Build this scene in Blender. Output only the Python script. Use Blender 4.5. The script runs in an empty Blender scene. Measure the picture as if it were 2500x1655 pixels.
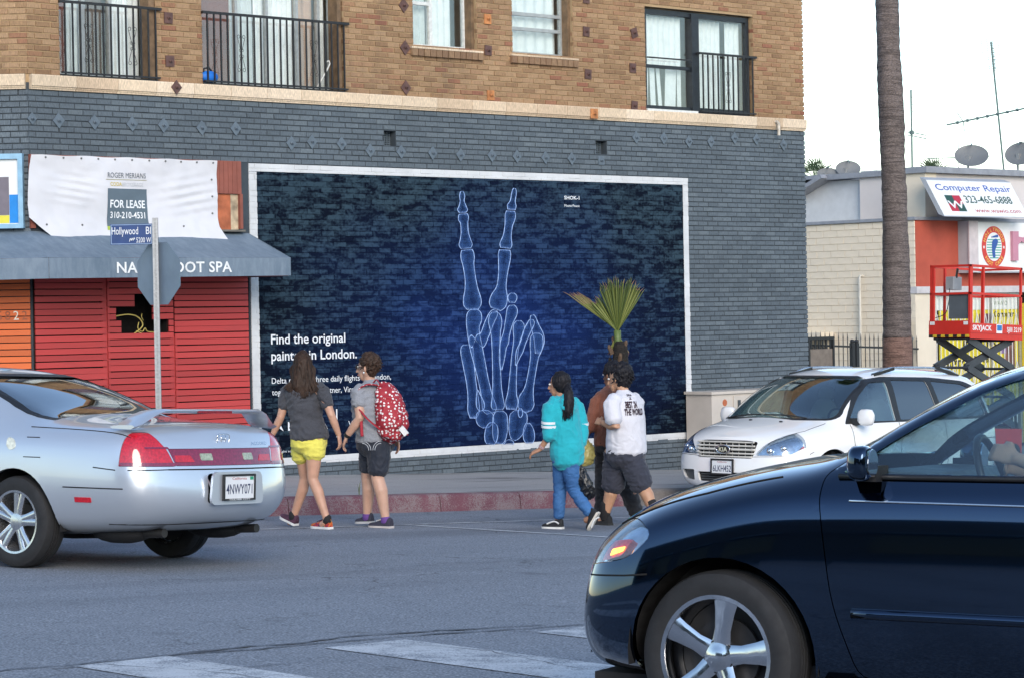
import bpy, bmesh, math, random
from mathutils import Vector, Matrix, noise
from mathutils.bvhtree import BVHTree

rnd = random.Random(7)
SC = bpy.context.scene
COL = SC.collection
V = Vector
rad = math.radians

# ------------------------------------------------------------------ camera
CAM_AZ, CAM_PITCH, CAM_ROLL = rad(42.5637), rad(-0.4912), rad(-1.0419)
CAM_LOC = V((-28.7568, -24.8014, 0.0))
fw = V((math.sin(CAM_AZ) * math.cos(CAM_PITCH), math.cos(CAM_AZ) * math.cos(CAM_PITCH), math.sin(CAM_PITCH)))
r0 = V((math.cos(CAM_AZ), -math.sin(CAM_AZ), 0))
u0 = r0.cross(fw)
rt = math.cos(CAM_ROLL) * r0 + math.sin(CAM_ROLL) * u0
up = -math.sin(CAM_ROLL) * r0 + math.cos(CAM_ROLL) * u0
cd = bpy.data.cameras.new('camera')
cd.sensor_fit = 'HORIZONTAL'
cd.sensor_width = 36.0
cd.lens = 36.0 * 6200 / 2500
cd.clip_start = 0.2
cd.clip_end = 4000
cam = bpy.data.objects.new('camera', cd)
m = Matrix.Identity(4)
for i in range(3):
    m[i][0], m[i][1], m[i][2], m[i][3] = rt[i], up[i], -fw[i], CAM_LOC[i]
cam.matrix_world = m
COL.objects.link(cam)
SC.camera = cam

# ------------------------------------------------------------------ sky and sun
SUN_EL, SUN_AZ = rad(24), rad(210)      # azimuth clockwise from +y: weak, very soft evening sun from behind the camera
w = bpy.data.worlds.new('World')
SC.world = w
w.use_nodes = True
nt = w.node_tree
bg = nt.nodes['Background']
sky = nt.nodes.new('ShaderNodeTexSky')
sky.sky_type = 'NISHITA'
sky.sun_disc = False
sky.sun_elevation = SUN_EL
sky.sun_rotation = SUN_AZ
sky.air_density = 1.0
sky.dust_density = 0.4
sky.ozone_density = 1.0
nt.links.new(sky.outputs[0], bg.inputs[0])
bg.inputs[1].default_value = 0.15
sl = bpy.data.lights.new('sun', 'SUN')
sl.energy = 1.3
sl.angle = rad(30)
sl.color = (1.0, 0.9, 0.78)
so = bpy.data.objects.new('sun', sl)
sd = V((math.sin(SUN_AZ) * math.cos(SUN_EL), math.cos(SUN_AZ) * math.cos(SUN_EL), math.sin(SUN_EL)))
so.rotation_euler = sd.to_track_quat('Z', 'Y').to_euler()
so.location = (-20, -20, 30)
COL.objects.link(so)
SC.view_settings.view_transform = 'Standard'
SC.view_settings.look = 'None'
SC.view_settings.gamma = 1.0
SC.view_settings.use_curve_mapping = False
SC.view_settings.exposure = 1.0
SC.cycles.max_bounces = 8
SC.cycles.transparent_max_bounces = 16

# ------------------------------------------------------------------ helpers
def srgb(r, g, b):
    f = lambda c: (c / 255 / 12.92) if c <= 10 else ((c / 255 + 0.055) / 1.055) ** 2.4
    return (f(r), f(g), f(b))

class NT:
    """small wrapper round a material's node tree"""
    def __init__(s, name):
        s.m = bpy.data.materials.new(name)
        s.m.use_nodes = True
        s.t = s.m.node_tree
        s.b = s.t.nodes['Principled BSDF']
        s.out = s.t.nodes['Material Output']
        s._co = None
    def n(s, typ, **kw):
        x = s.t.nodes.new('ShaderNode' + typ)
        for k, v in kw.items():
            setattr(x, k, v)
        return x
    def l(s, a, b):
        s.t.links.new(a, b)
    def co(s):
        if s._co is None:
            s._co = s.n('TexCoord').outputs['Object']
        return s._co
    def mapped(s, scale):
        mp = s.n('Mapping')
        mp.inputs['Scale'].default_value = scale if hasattr(scale, '__len__') else (scale,) * 3
        s.l(s.co(), mp.inputs['Vector'])
        return mp.outputs[0]
    def noise(s, scale, detail=4, rough=0.55, dist=0.0):
        x = s.n('TexNoise')
        x.inputs['Scale'].default_value = 1.0
        x.inputs['Detail'].default_value = detail
        x.inputs['Roughness'].default_value = rough
        x.inputs['Distortion'].default_value = dist
        s.l(s.mapped(scale), x.inputs['Vector'])
        return x.outputs['Fac']
    def ramp(s, fac, stops, interp='LINEAR'):
        r = s.n('ValToRGB')
        r.color_ramp.interpolation = interp
        e = r.color_ramp.elements
        while len(e) < len(stops):
            e.new(0.5)
        for k, (p, c) in enumerate(stops):
            e[k].position = p
            e[k].color = (c[0], c[1], c[2], 1) if hasattr(c, '__len__') else (c, c, c, 1)
        s.l(fac, r.inputs[0])
        return r.outputs[0]
    def mix(s, fac, a, b, blend='MIX'):
        x = s.n('Mix', data_type='RGBA', blend_type=blend)
        for sock, val in ((x.inputs[0], fac), (x.inputs[6], a), (x.inputs[7], b)):
            if hasattr(val, 'is_linked') or hasattr(val, 'links'):
                s.l(val, sock)
            elif hasattr(val, '__len__'):
                sock.default_value = (val[0], val[1], val[2], 1)
            else:
                sock.default_value = val
        return x.outputs[2]
    def math(s, op, a, b=0.0):
        x = s.n('Math', operation=op)
        for sock, val in ((x.inputs[0], a), (x.inputs[1], b)):
            if hasattr(val, 'links'):
                s.l(val, sock)
            else:
                sock.default_value = val
        return x.outputs[0]
    def bump(s, h, strength=0.3, dist=0.01):
        x = s.n('Bump')
        x.inputs['Strength'].default_value = strength
        x.inputs['Distance'].default_value = dist
        s.l(h, x.inputs['Height'])
        s.l(x.outputs[0], s.b.inputs['Normal'])
    def col(s, c):
        if hasattr(c, 'links'):
            s.l(c, s.b.inputs['Base Color'])
        else:
            s.b.inputs['Base Color'].default_value = (c[0], c[1], c[2], 1)

def mat(name, c, rough=0.6, metal=0.0, var=0.12, vscale=6.0, bump=0.0, bscale=60.0, coat=0.0, spec=0.5, emit=None):
    """plain procedural material: colour with soft noise variation and optional fine relief"""
    t = NT(name)
    c = c[:3]
    if var:
        f = t.noise(vscale, 5)
        lo = tuple(x * (1 - var) for x in c)
        hi = tuple(min(1, x * (1 + var)) for x in c)
        t.col(t.ramp(f, [(0.3, lo), (0.7, hi)]))
        t.l(t.ramp(t.noise(vscale * 2.3, 3), [(0.3, max(0, rough - 0.08)), (0.7, min(1, rough + 0.08))]), t.b.inputs['Roughness'])
    else:
        t.col(c)
        t.b.inputs['Roughness'].default_value = rough
    t.b.inputs['Metallic'].default_value = metal
    t.b.inputs['Specular IOR Level'].default_value = spec
    if coat:
        t.b.inputs['Coat Weight'].default_value = coat
        t.b.inputs['Coat Roughness'].default_value = 0.03
    if bump:
        t.bump(t.noise(bscale, 4), bump, 0.01)
    if emit:
        t.b.inputs['Emission Color'].default_value = (*emit[:3], 1)
        t.b.inputs['Emission Strength'].default_value = emit[3]
    return t.m

def glass(name, tint=(0.75, 0.85, 0.9), refl=1.0, rough=0.02, dens=0.0):
    """thin pane: fresnel reflection over tinted transparency"""
    t = NT(name)
    tr = t.n('BsdfTransparent'); tr.inputs[0].default_value = (*tint, 1)
    gl = t.n('BsdfGlossy'); gl.inputs['Roughness'].default_value = rough
    lw = t.n('LayerWeight'); lw.inputs[0].default_value = 0.5
    fc = t.math('POWER', lw.outputs['Facing'], 3.5)
    fr0 = 0.05 + 0.06 * refl
    fac = t.math('ADD', t.math('MULTIPLY', fc, 0.8), fr0)
    mx = t.n('MixShader')
    t.l(fac, mx.inputs[0]); t.l(tr.outputs[0], mx.inputs[1]); t.l(gl.outputs[0], mx.inputs[2])
    t.l(mx.outputs[0], t.out.inputs[0])
    return t.m

def root_of(o):
    while o.parent:
        o = o.parent
    return o

def tag(o, label=None, cat=None, group=None, kind=None):
    if label: o['label'] = label
    if cat: o['category'] = cat
    if group: o['group'] = group
    if kind: o['kind'] = kind
    return o

def thing(name, loc, label, cat, group=None, mtx=None):
    o = bpy.data.objects.new(name, None)
    o.empty_display_size = 0.2
    if mtx is not None:
        o.matrix_basis = mtx
    else:
        o.location = loc
    COL.objects.link(o)
    return tag(o, label, cat, group)

def link(name, me, material, parent=None, smooth=False):
    o = bpy.data.objects.new(name, me)
    if material is not None:
        me.materials.clear()
        for mm in (material if isinstance(material, (list, tuple)) else [material]):
            me.materials.append(mm)
    COL.objects.link(o)
    if parent is not None:
        o.parent = parent
    if smooth:
        me.shade_smooth()
    return o

def smooth_by_angle(me, ang=35):
    me.shade_smooth()
    me.set_sharp_from_angle(angle=rad(ang))

class MB:
    """mesh builder; build() makes ONE mesh object"""
    def __init__(s):
        s.v = []; s.f = []; s.mi = []
        s.cur = 0
    def _f(s, idx):
        s.f.append(idx); s.mi.append(s.cur)
    def quad(s, *p):
        b = len(s.v); s.v += [V(q) for q in p]; s._f(tuple(range(b, b + len(p)))); return s
    def box(s, x0, x1, y0, y1, z0, z1):
        return s.hexa([(x0, y0, z0), (x1, y0, z0), (x1, y1, z0), (x0, y1, z0), (x0, y0, z1), (x1, y0, z1), (x1, y1, z1), (x0, y1, z1)])
    def hexa(s, p):
        b = len(s.v); s.v += [V(q) for q in p]
        for f in ((0, 3, 2, 1), (4, 5, 6, 7), (0, 1, 5, 4), (1, 2, 6, 5), (2, 3, 7, 6), (3, 0, 4, 7)):
            s._f(tuple(b + i for i in f))
        return s
    def obox(s, c, ax, ay, az):
        c, ax, ay, az = V(c), V(ax), V(ay), V(az)
        return s.hexa([c - ax - ay - az, c + ax - ay - az, c + ax + ay - az, c - ax + ay - az, c - ax - ay + az, c + ax - ay + az, c + ax + ay + az, c - ax + ay + az])
    def bar(s, p0, p1, wd, ht, upv=(0, 0, 1)):
        """box between two points with width wd (sideways) and height ht"""
        p0, p1 = V(p0), V(p1); d = (p1 - p0); t = d.normalized()
        u = V(upv); sd = t.cross(u)
        if sd.length < 1e-4:
            sd = t.cross(V((1, 0, 0)))
        sd.normalize(); u = sd.cross(t).normalized()
        return s.obox((p0 + p1) / 2, d / 2, sd * wd / 2, u * ht / 2)
    def rings(s, rings, cap=True, closed=False):
        b = len(s.v); n = len(rings[0])
        for r in rings:
            s.v += [V(q) for q in r]
        m_ = len(rings)
        for i in range(m_ - 1 + (1 if closed else 0)):
            a = b + i * n; c = b + ((i + 1) % m_) * n
            for j in range(n):
                k = (j + 1) % n
                s._f((a + j, a + k, c + k, c + j))
        if cap and not closed:
            s._f(tuple(b + j for j in range(n - 1, -1, -1)))
            s._f(tuple(b + (m_ - 1) * n + j for j in range(n)))
        return s
    def tube(s, path, r, n=8, cap=True, closed=False, flat=1.0):
        path = [V(p) for p in path]; m_ = len(path)
        rr = r if hasattr(r, '__len__') else [r] * m_
        rings = []; prev = None
        for i, p in enumerate(path):
            if closed:
                t = path[(i + 1) % m_] - path[i - 1]
            else:
                t = path[min(i + 1, m_ - 1)] - path[max(i - 1, 0)]
            t.normalize()
            if prev is None:
                a = t.cross(V((0, 0, 1)))
                if a.length < 0.05:
                    a = t.cross(V((1, 0, 0)))
            else:
                a = prev - t * prev.dot(t)
            a.normalize(); prev = a
            c = t.cross(a)
            rings.append([p + (a * math.cos(2 * math.pi * j / n) + c * math.sin(2 * math.pi * j / n) * flat) * rr[i] for j in range(n)])
        return s.rings(rings, cap, closed)
    def prism(s, poly, fn, d0, d1):
        """poly of 2-D points, fn(a, b, d) -> 3-D point"""
        n = len(poly); b = len(s.v)
        s.v += [V(fn(p[0], p[1], d0)) for p in poly] + [V(fn(p[0], p[1], d1)) for p in poly]
        s._f(tuple(b + i for i in range(n - 1, -1, -1))); s._f(tuple(b + n + i for i in range(n)))
        for i in range(n):
            k = (i + 1) % n
            s._f((b + i, b + k, b + n + k, b + n + i))
        return s
    def lathe(s, prof, o, ax, n=24, ref=None, closed=False):
        """prof [(radius, height)] turned about axis ax through o"""
        o, ax = V(o), V(ax).normalized()
        a = ax.cross(V(ref) if ref else V((0, 0, 1)))
        if a.length < 0.05:
            a = ax.cross(V((1, 0, 0)))
        a.normalize(); c = ax.cross(a)
        rings = [[o + ax * h + (a * math.cos(2 * math.pi * j / n) + c * math.sin(2 * math.pi * j / n)) * r for j in range(n)] for r, h in prof]
        return s.rings(rings, cap=not closed, closed=closed)
    def ball(s, c, r, n=12, m_=8):
        r = r if hasattr(r, '__len__') else (r, r, r)
        c = V(c); rings = []
        for i in range(1, m_):
            a = math.pi * i / m_
            rings.append([c + V((r[0] * math.sin(a) * math.cos(2 * math.pi * j / n), r[1] * math.sin(a) * math.sin(2 * math.pi * j / n), -r[2] * math.cos(a))) for j in range(n)])
        return s.rings(rings)
    def build(s, name, material, parent=None, world=False, smooth=None, fix=False):
        me = bpy.data.meshes.new(name)
        vs = s.v
        if world and parent is not None:
            inv = root_of(parent).matrix_basis.inverted()
            vs = [inv @ q for q in vs]
        me.from_pydata([tuple(q) for q in vs], [], s.f)
        if fix:
            bm = bmesh.new(); bm.from_mesh(me); bmesh.ops.recalc_face_normals(bm, faces=bm.faces); bm.to_mesh(me); bm.free()
        o = link(name, me, material, parent)
        if isinstance(material, (list, tuple)):
            for p, k in zip(me.polygons, s.mi):
                p.material_index = k
        if smooth is True:
            me.shade_smooth()
        elif smooth:
            smooth_by_angle(me, smooth)
        return o

# scratch scene: modifiers and lettering are evaluated there so that the main scene is not re-evaluated each time
WORK = bpy.data.scenes.new('scratch')
def scratch_eval(o):
    WORK.view_layers[0].update()
    dg = WORK.view_layers[0].depsgraph
    return bpy.data.meshes.new_from_object(o.evaluated_get(dg), depsgraph=dg)
_tcache = {}
def text_geo(body, bold=0.0, space=1.0, shear=0.0):
    """triangulated outline of a line of lettering, at unit size, baseline at 0; returns verts, faces, width"""
    key = (body, bold, space, shear)
    if key not in _tcache:
        cu = bpy.data.curves.new('lettering', 'FONT')
        cu.body = body; cu.size = 1.0; cu.offset = bold; cu.space_character = space; cu.shear = shear
        cu.resolution_u = 3
        o = bpy.data.objects.new('lettering', cu)
        WORK.collection.objects.link(o)
        me = scratch_eval(o)
        vs = [v.co.copy() for v in me.vertices]; fs = [tuple(p.vertices) for p in me.polygons]
        bpy.data.objects.remove(o); bpy.data.meshes.remove(me); bpy.data.curves.remove(cu)
        x0 = min(v.x for v in vs); x1 = max(v.x for v in vs)
        vs = [V((v.x - x0, v.y, 0)) for v in vs]
        _tcache[key] = (vs, fs, x1 - x0)
    return _tcache[key]

def lettering(mb, body, o, right, upv, width=None, height=None, bold=0.0, space=1.0, align='l', shear=0.0, fn=None):
    """add lettering to a builder: width = run length; height = cap height (Bfont caps are 0.73 of the size)"""
    vs, fs, wd = text_geo(body, bold, space, shear)
    right, upv, o = V(right).normalized(), V(upv).normalized(), V(o)
    sy = (height / 0.73) if height else (width / wd)
    sx = (width / wd) if width else sy
    off = 0 if align == 'l' else (-wd * sx / 2 if align == 'c' else -wd * sx)
    b = len(mb.v)
    for v in vs:
        p = o + right * (v.x * sx + off) + upv * (v.y * sy)
        mb.v.append(fn(p) if fn else p)
    for f in fs:
        mb._f(tuple(b + i for i in f))
    return mb

def road_z(x):
    x = max(-60.0, min(45.0, x))
    return -2.574 - 0.0435 * x
def walk_z(x, y):
    x = max(-60.0, min(45.0, x))
    return -2.311 - 0.0435 * x + 0.02 * max(-3.65, min(0.0, y))
# ------------------------------------------------------------------ ground materials
def asphalt_mat():
    t = NT('asphalt')
    big = t.noise((0.16, 0.9, 0.5), 6, 0.62)
    mid = t.noise((1.2, 3.0, 2.0), 6, 0.65)
    fine = t.noise(75, 2, 0.5)
    c = t.ramp(big, [(0.3, (0.135, 0.152, 0.180)), (0.5, (0.172, 0.192, 0.224)), (0.7, (0.212, 0.232, 0.266))])
    c = t.mix(0.5, c, t.ramp(mid, [(0.3, (0.12, 0.136, 0.162)), (0.72, (0.222, 0.242, 0.276))]))
    c = t.mix(0.62, c, t.ramp(fine, [(0.34, (0.045, 0.052, 0.064)), (0.5, (0.172, 0.192, 0.222)), (0.68, (0.42, 0.445, 0.485))]))
    # darker oil and tyre bands running with the traffic, and roundish stains
    band = t.ramp(t.noise((0.05, 1.1, 1.0), 3, 0.5), [(0.52, 0.0), (0.66, 0.34)])
    c = t.mix(band, c, (0.075, 0.084, 0.10))
    sp = t.ramp(t.noise(1.7, 3, 0.5), [(0.66, 0.0), (0.74, 0.4)])
    c = t.mix(sp, c, (0.05, 0.055, 0.065))
    def cracks(scale, wdt, lo, hi, seed):
        vo = t.n('TexVoronoi', feature='DISTANCE_TO_EDGE'); vo.inputs['Scale'].default_value = 1.0
        mp = t.n('Mapping'); mp.inputs['Scale'].default_value = scale; mp.inputs['Location'].default_value = (seed, seed * 0.7, 0)
        wob = t.n('TexNoise'); wob.inputs['Scale'].default_value = 2.2; wob.inputs['Detail'].default_value = 7
        t.l(t.co(), wob.inputs['Vector'])
        va = t.n('VectorMath', operation='ADD'); t.l(t.co(), va.inputs[0]); t.l(wob.outputs['Color'], va.inputs[1])
        t.l(va.outputs[0], mp.inputs['Vector']); t.l(mp.outputs[0], vo.inputs['Vector'])
        k = t.ramp(vo.outputs['Distance'], [(0.0, 1.0), (wdt, 0.0)])
        return t.math('MULTIPLY', k, t.ramp(t.noise(0.45 + seed * 0.01, 3), [(lo, 0.0), (hi, 1.0)]))
    k = t.math('MAXIMUM', cracks((0.28, 0.42, 0.4), 0.007, 0.44, 0.56, 3.0), cracks((1.6, 2.2, 1.0), 0.03, 0.60, 0.70, 7.0))
    c = t.mix(t.math('MULTIPLY', k, 0.8), c, (0.025, 0.027, 0.03))
    t.col(c)
    t.b.inputs['Roughness'].default_value = 0.82
    t.bump(t.mix(0.5, fine, t.noise(40, 3)), 0.55, 0.012)
    return t.m
def concrete_mat(name, c0, c1, scale=2.0):
    t = NT(name)
    c = t.ramp(t.noise((scale * 0.35, scale, scale), 6, 0.65), [(0.3, c0), (0.7, c1)])
    c = t.mix(0.35, c, t.ramp(t.noise(90, 2), [(0.35, tuple(x * 0.6 for x in c0)), (0.65, tuple(min(1, x * 1.3) for x in c1))]))
    st = t.ramp(t.noise((0.35, 2.2, 1.0), 5, 0.6, 0.5), [(0.56, 0.0), (0.66, 0.7)])
    c = t.mix(st, c, tuple(x * 0.33 for x in c0))
    t.col(c)
    t.b.inputs['Roughness'].default_value = 0.85
    t.bump(t.noise(60, 4), 0.3, 0.006)
    return t.m
def worn_paint_mat(name, c, under, wear=0.5, scale=9.0):
    t = NT(name)
    n1 = t.noise(scale, 8, 0.7)
    n2 = t.noise(90, 2, 0.5)
    f = t.ramp(t.mix(0.45, n1, n2), [(wear - 0.06, 0.0), (wear + 0.05, 1.0)])
    pc = t.ramp(t.noise(2.5, 5), [(0.3, tuple(x * 0.78 for x in c)), (0.7, c)])
    t.col(t.mix(f, under, pc))
    t.b.inputs['Roughness'].default_value = 0.75
    t.bump(t.noise(75, 2), 0.35, 0.008)
    return t.m

M_ASPHALT = asphalt_mat()
M_WALK = concrete_mat('sidewalk_concrete', (0.25, 0.245, 0.24), (0.37, 0.36, 0.35), 1.2)
M_LOT = concrete_mat('lot_concrete', (0.2, 0.195, 0.19), (0.3, 0.29, 0.28), 1.0)
M_KERBRED = worn_paint_mat('worn_red_kerb_paint', (0.165, 0.055, 0.072), (0.215, 0.165, 0.165), 0.485, 2.6)
M_KERB = concrete_mat('grey_kerb_concrete', (0.1, 0.095, 0.09), (0.21, 0.19, 0.18), 3.0)
M_MARK = worn_paint_mat('worn_white_road_paint', (0.56, 0.585, 0.61), (0.17, 0.187, 0.215), 0.478, 4.0)
M_MARKTHIN = worn_paint_mat('faded_white_road_line', (0.55, 0.57, 0.59), (0.17, 0.185, 0.21), 0.50, 5.0)

# ------------------------------------------------------------------ road: one sheet to the horizon, falling to the right
def sheet(name, xs, ys, zf, material, skip=None):
    mb = MB()
    nx, ny = len(xs), len(ys)
    mb.v = [V((x, y, zf(x, y))) for y in ys for x in xs]
    for j in range(ny - 1):
        for i in range(nx - 1):
            mb._f((j * nx + i, j * nx + i + 1, (j + 1) * nx + i + 1, (j + 1) * nx + i))
    return mb.build(name, material, smooth=True)
road = tag(sheet('road', [-900, -300, -120, -60] + [-55 + 5 * i for i in range(20)] + [45, 60, 120, 300, 900],
                 [-900, -300, -100, -60, -40, -30, -25, -20, -15, -10, -5, -3.7, 20, 60, 120, 300, 900],
                 lambda x, y: road_z(x) - (0.6 if y > 10 else 0), M_ASPHALT), kind='structure')

def paint(name, pts, material):
    mb = MB()
    n = len(pts)
    mb.v = [V((x, y, road_z(x) + 0.004)) for x, y in pts]
    mb._f(tuple(range(n)))
    return mb.build(name, material, road)
for x in (-25.1, -23.65, -22.2, -20.7, -19.22, -17.75, -16.3):        # ladder crossing, bars running away from the camera
    j = rnd.uniform(-0.03, 0.03)
    paint('crosswalk_stripe', [(x, -17.7 + j), (x + 0.62, -17.75), (x + 0.61, -14.46 + j), (x - 0.01, -14.58)], M_MARK)
def line(name, p, q, wd, material=M_MARKTHIN):
    p, q = V(p), V(q); d = (q - p).normalized(); s = V((-d.y, d.x)) * wd / 2
    paint(name, [tuple(p - s), tuple(q - s), tuple(q + s), tuple(p + s)], material)
line('road_line', (-16.5, -5.62), (-4.0, -5.66), 0.09)
line('road_line', (-12.62, -5.8), (-12.16, -9.6), 0.11, M_MARK)
line('road_line', (-8.95, -5.8), (-8.9, -9.3), 0.11, M_MARK)

# tar-filled joint and hairline splits across the crossing
M_TAR = mat('old_crack_tar', (0.085, 0.094, 0.110), 0.85, var=0.45, vscale=9)
def tar(pts, wd, seed):
    mb = MB(); P = catmull2(pts, 14); L = []; Rr = []
    for i, p in enumerate(P):
        a, b = P[max(i - 1, 0)], P[min(i + 1, len(P) - 1)]
        d = V((b[0] - a[0], b[1] - a[1])).normalized(); nn_ = V((-d.y, d.x))
        j = 0.07 * noise.noise(V((p[0] * 2.3, p[1] * 2.3, seed))) + 0.03 * noise.noise(V((p[0] * 9, p[1] * 9, seed)))
        w_ = wd * (0.25 + 1.1 * abs(noise.noise(V((p[0] * 3.1, p[1] * 3.1, seed + 5)))))
        c = V(p) + nn_ * j; L.append(c + nn_ * w_); Rr.append(c - nn_ * w_)
    n = len(P)
    mb.v = [V((q.x, q.y, road_z(q.x) + 0.0055)) for q in L] + [V((q.x, q.y, road_z(q.x) + 0.0055)) for q in Rr]
    for i in range(n - 1):
        mb._f((i, n + i, n + i + 1, i + 1))
    mb.build('tar_seam', M_TAR, road)
def catmull2(P, n):
    out = []
    for i in range(len(P) - 1):
        for k in range(n):
            t = k / n; out.append((P[i][0] * (1 - t) + P[i + 1][0] * t, P[i][1] * (1 - t) + P[i + 1][1] * t))
    return out + [P[-1]]
tar([(-24.5, -14.75), (-22.5, -14.55), (-21.2, -14.42), (-20.0, -14.36), (-18.6, -14.40), (-16.5, -14.3)], 0.022, 1.0)
tar([(-21.6, -14.44), (-20.6, -14.25), (-19.6, -14.2), (-18.9, -14.3)], 0.03, 4.0)
tar([(-22.0, -14.6), (-21.8, -15.3), (-21.95, -16.2), (-21.7, -17.2)], 0.006, 7.0)
tar([(-21.75, -15.15), (-21.2, -15.0), (-20.9, -15.2)], 0.006, 9.0)
tar([(-20.35, -14.5), (-20.1, -15.2), (-20.3, -16.0), (-20.1, -17.0)], 0.006, 12.0)
tar([(-17.5, -10.5), (-16.0, -10.1), (-14.0, -10.4), (-12.0, -10.2)], 0.008, 15.0)

# ------------------------------------------------------------------ sidewalk with joints, kerb stones
walk = thing('sidewalk', (0, 0, -2.3), None, None)
tag(walk, kind='structure')
xs = [-15.0]
while xs[-1] < 34:
    xs.append(xs[-1] + 1.52)
for i in range(len(xs) - 1):
    for (ya, yb) in ((-3.5, -1.76), (-1.752, -0.002)):
        a, b = xs[i], xs[i + 1] - 0.008
        mb = MB()
        mb.hexa([(x, y, walk_z(x, y) + dz) for dz in (-0.12, 0) for x, y in ((a, ya), (b, ya), (b, yb), (a, yb))])
        mb.build('paving_slab', M_WALK, walk, world=True)
mb = MB()
mb.hexa([(x, y, walk_z(x, y) + dz) for dz in (-0.3, -0.012) for x, y in ((-15, -3.52), (34, -3.52), (34, 0.0), (-15, 0.0))])
mb.build('joint_bed', mat('joint_dirt', (0.05, 0.048, 0.045), 0.9), walk, world=True)
# corner wedge of pavement round the chamfer
mb = MB()
cp = [(-15.0, -3.5), (-15.0, -0.0), (-13.33, 0.0), (-15.3, 1.95), (-15.3, 14), (-18.6, 14), (-18.6, 0.5), (-18.2, -1.2), (-17.3, -2.6), (-16.2, -3.3)]
mb.prism(cp[::-1], lambda a, b, d: (a, b, walk_z(a, b) + d), -0.25, -0.001)
mb.build('corner_paving', M_WALK, walk, world=True)

kerb = thing('kerb', (0, -3.6, -2.4), None, None)
tag(kerb, kind='structure')
def kerb_stone(a, b, material):
    mb = MB()
    rings = []
    n = 5
    for k in range(n + 1):
        x = a + (b - a) * k / n
        zt, zb = walk_z(x, -3.5), road_z(x) - 0.1
        w1 = 0.006 * noise.noise(V((x * 2.1, 3, 0))); w2 = 0.006 * noise.noise(V((x * 3.3, 9, 0)))
        rings.append([(x, -3.5, zb), (x, -3.5, zt + 0.001), (x, -3.60, zt - 0.002 + w1), (x, -3.635, zt - 0.014 + w1), (x, -3.65 + w2, zt - 0.045), (x, -3.68 + w2, zb)])
    mb.rings(rings)
    o = mb.build('kerb_stone', material, kerb, world=True, smooth=50, fix=True)
x = -15.2
lens = [1.9, 0.75, 2.1, 1.2, 1.65, 0.5, 0.62, 1.1]
k = 0
while x < 33:
    L = lens[k % len(lens)]
    kerb_stone(x, x + L - 0.012, M_KERBRED if x < -8.45 else M_KERB)
    x += L; k += 1

# parking lot behind, between the brick building and the shops
tag(sheet('parking_lot', [0.0, 5, 10, 15, 20, 30, 45, 60], [0.0, 5, 10, 20, 30, 60], lambda x, y: walk_z(x, 0) - 0.002, M_LOT), kind='structure')
# weeds in the kerb joint
M_WEED = mat('weed_green', (0.09, 0.11, 0.03), 0.7)
def weed(x, y, h, n, label):
    o = thing('weed', (x, y, walk_z(x, y)), label, 'weed', 'weeds along the kerb')
    for k in range(n):
        mb = MB()
        a = rnd.uniform(0, 6.28); b = rnd.uniform(0.1, 0.7)
        pts = [V((0, 0, -0.01)) + V((math.cos(a) * b * t * t, math.sin(a) * b * t * t, t)) * h * (0.6 + 0.4 * (k % 3) / 2) for t in (0, 0.35, 0.7, 1.0)]
        mb.tube(pts, [0.006, 0.005, 0.004, 0.001], 4, flat=0.4)
        mb.build('blade', M_WEED, o)
weed(-11.45, -3.47, 0.16, 4, 'taller weed growing in the red kerb joint right of the backpack')
weed(-13.0, -3.48, 0.05, 5, 'low tuft of weed on the kerb behind the holding hands')
# ------------------------------------------------------------------ brick materials
def brick_mat(name, stops, bumpv=0.5, single=False, dirt=0.0, streak=True):
    t = NT(name)
    if single:
        r = t.n('ObjectInfo').outputs['Random']
    else:
        r = t.n('Attribute', attribute_name='rnd').outputs['Fac']
    c = t.ramp(r, stops)
    geo = t.n('NewGeometry').outputs['Position']
    def pn(scale, det=4, dist=0.0):
        mp = t.n('Mapping'); mp.inputs['Scale'].default_value = scale; t.l(geo, mp.inputs['Vector'])
        x = t.n('TexNoise'); x.inputs['Scale'].default_value = 1; x.inputs['Detail'].default_value = det; x.inputs['Distortion'].default_value = dist
        t.l(mp.outputs[0], x.inputs['Vector']); return x.outputs['Fac']
    rug = pn((140, 60, 22), 3)
    c = t.mix(0.6, c, t.mix(1.0, c, t.ramp(rug, [(0.3, 0.45), (0.7, 1.35)]), 'MULTIPLY'))
    big = pn((0.6, 0.6, 0.9), 5)
    c = t.mix(1.0, c, t.ramp(big, [(0.3, 0.86), (0.7, 1.12)]), 'MULTIPLY')
    if dirt:
        dn = pn((1.1, 1.0, 0.22), 6, 0.4)
        c = t.mix(t.ramp(dn, [(0.55, 0.0), (0.75, dirt)]), c, (0.06, 0.048, 0.038))
    t.col(c)
    t.b.inputs['Roughness'].default_value = 0.8
    t.bump(rug, bumpv, 0.006)
    return t.m
ST_BROWN = [(0.0, (0.235, 0.135, 0.07)), (0.35, (0.305, 0.186, 0.098)), (0.7, (0.365, 0.232, 0.13)), (0.93, (0.29, 0.155, 0.083)), (1.0, (0.255, 0.10, 0.06))]
ST_GREY = [(0.0, (0.085, 0.107, 0.127)), (0.6, (0.102, 0.127, 0.149)), (1.0, (0.122, 0.149, 0.170))]
M_BROWN = brick_mat('tan_rug_brick', ST_BROWN, dirt=0.7)
M_BROWN1 = brick_mat('tan_rug_brick_single', ST_BROWN, single=True, dirt=0.7)
M_GREY = brick_mat('slate_painted_brick', ST_GREY)
M_GREY1 = brick_mat('slate_painted_brick_single', ST_GREY, single=True)
M_MORTAR = mat('tan_mortar', (0.36, 0.25, 0.14), 0.9, bump=0.3)
M_MORTARG = mat('painted_mortar', (0.042, 0.054, 0.066), 0.9, bump=0.3)

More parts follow.
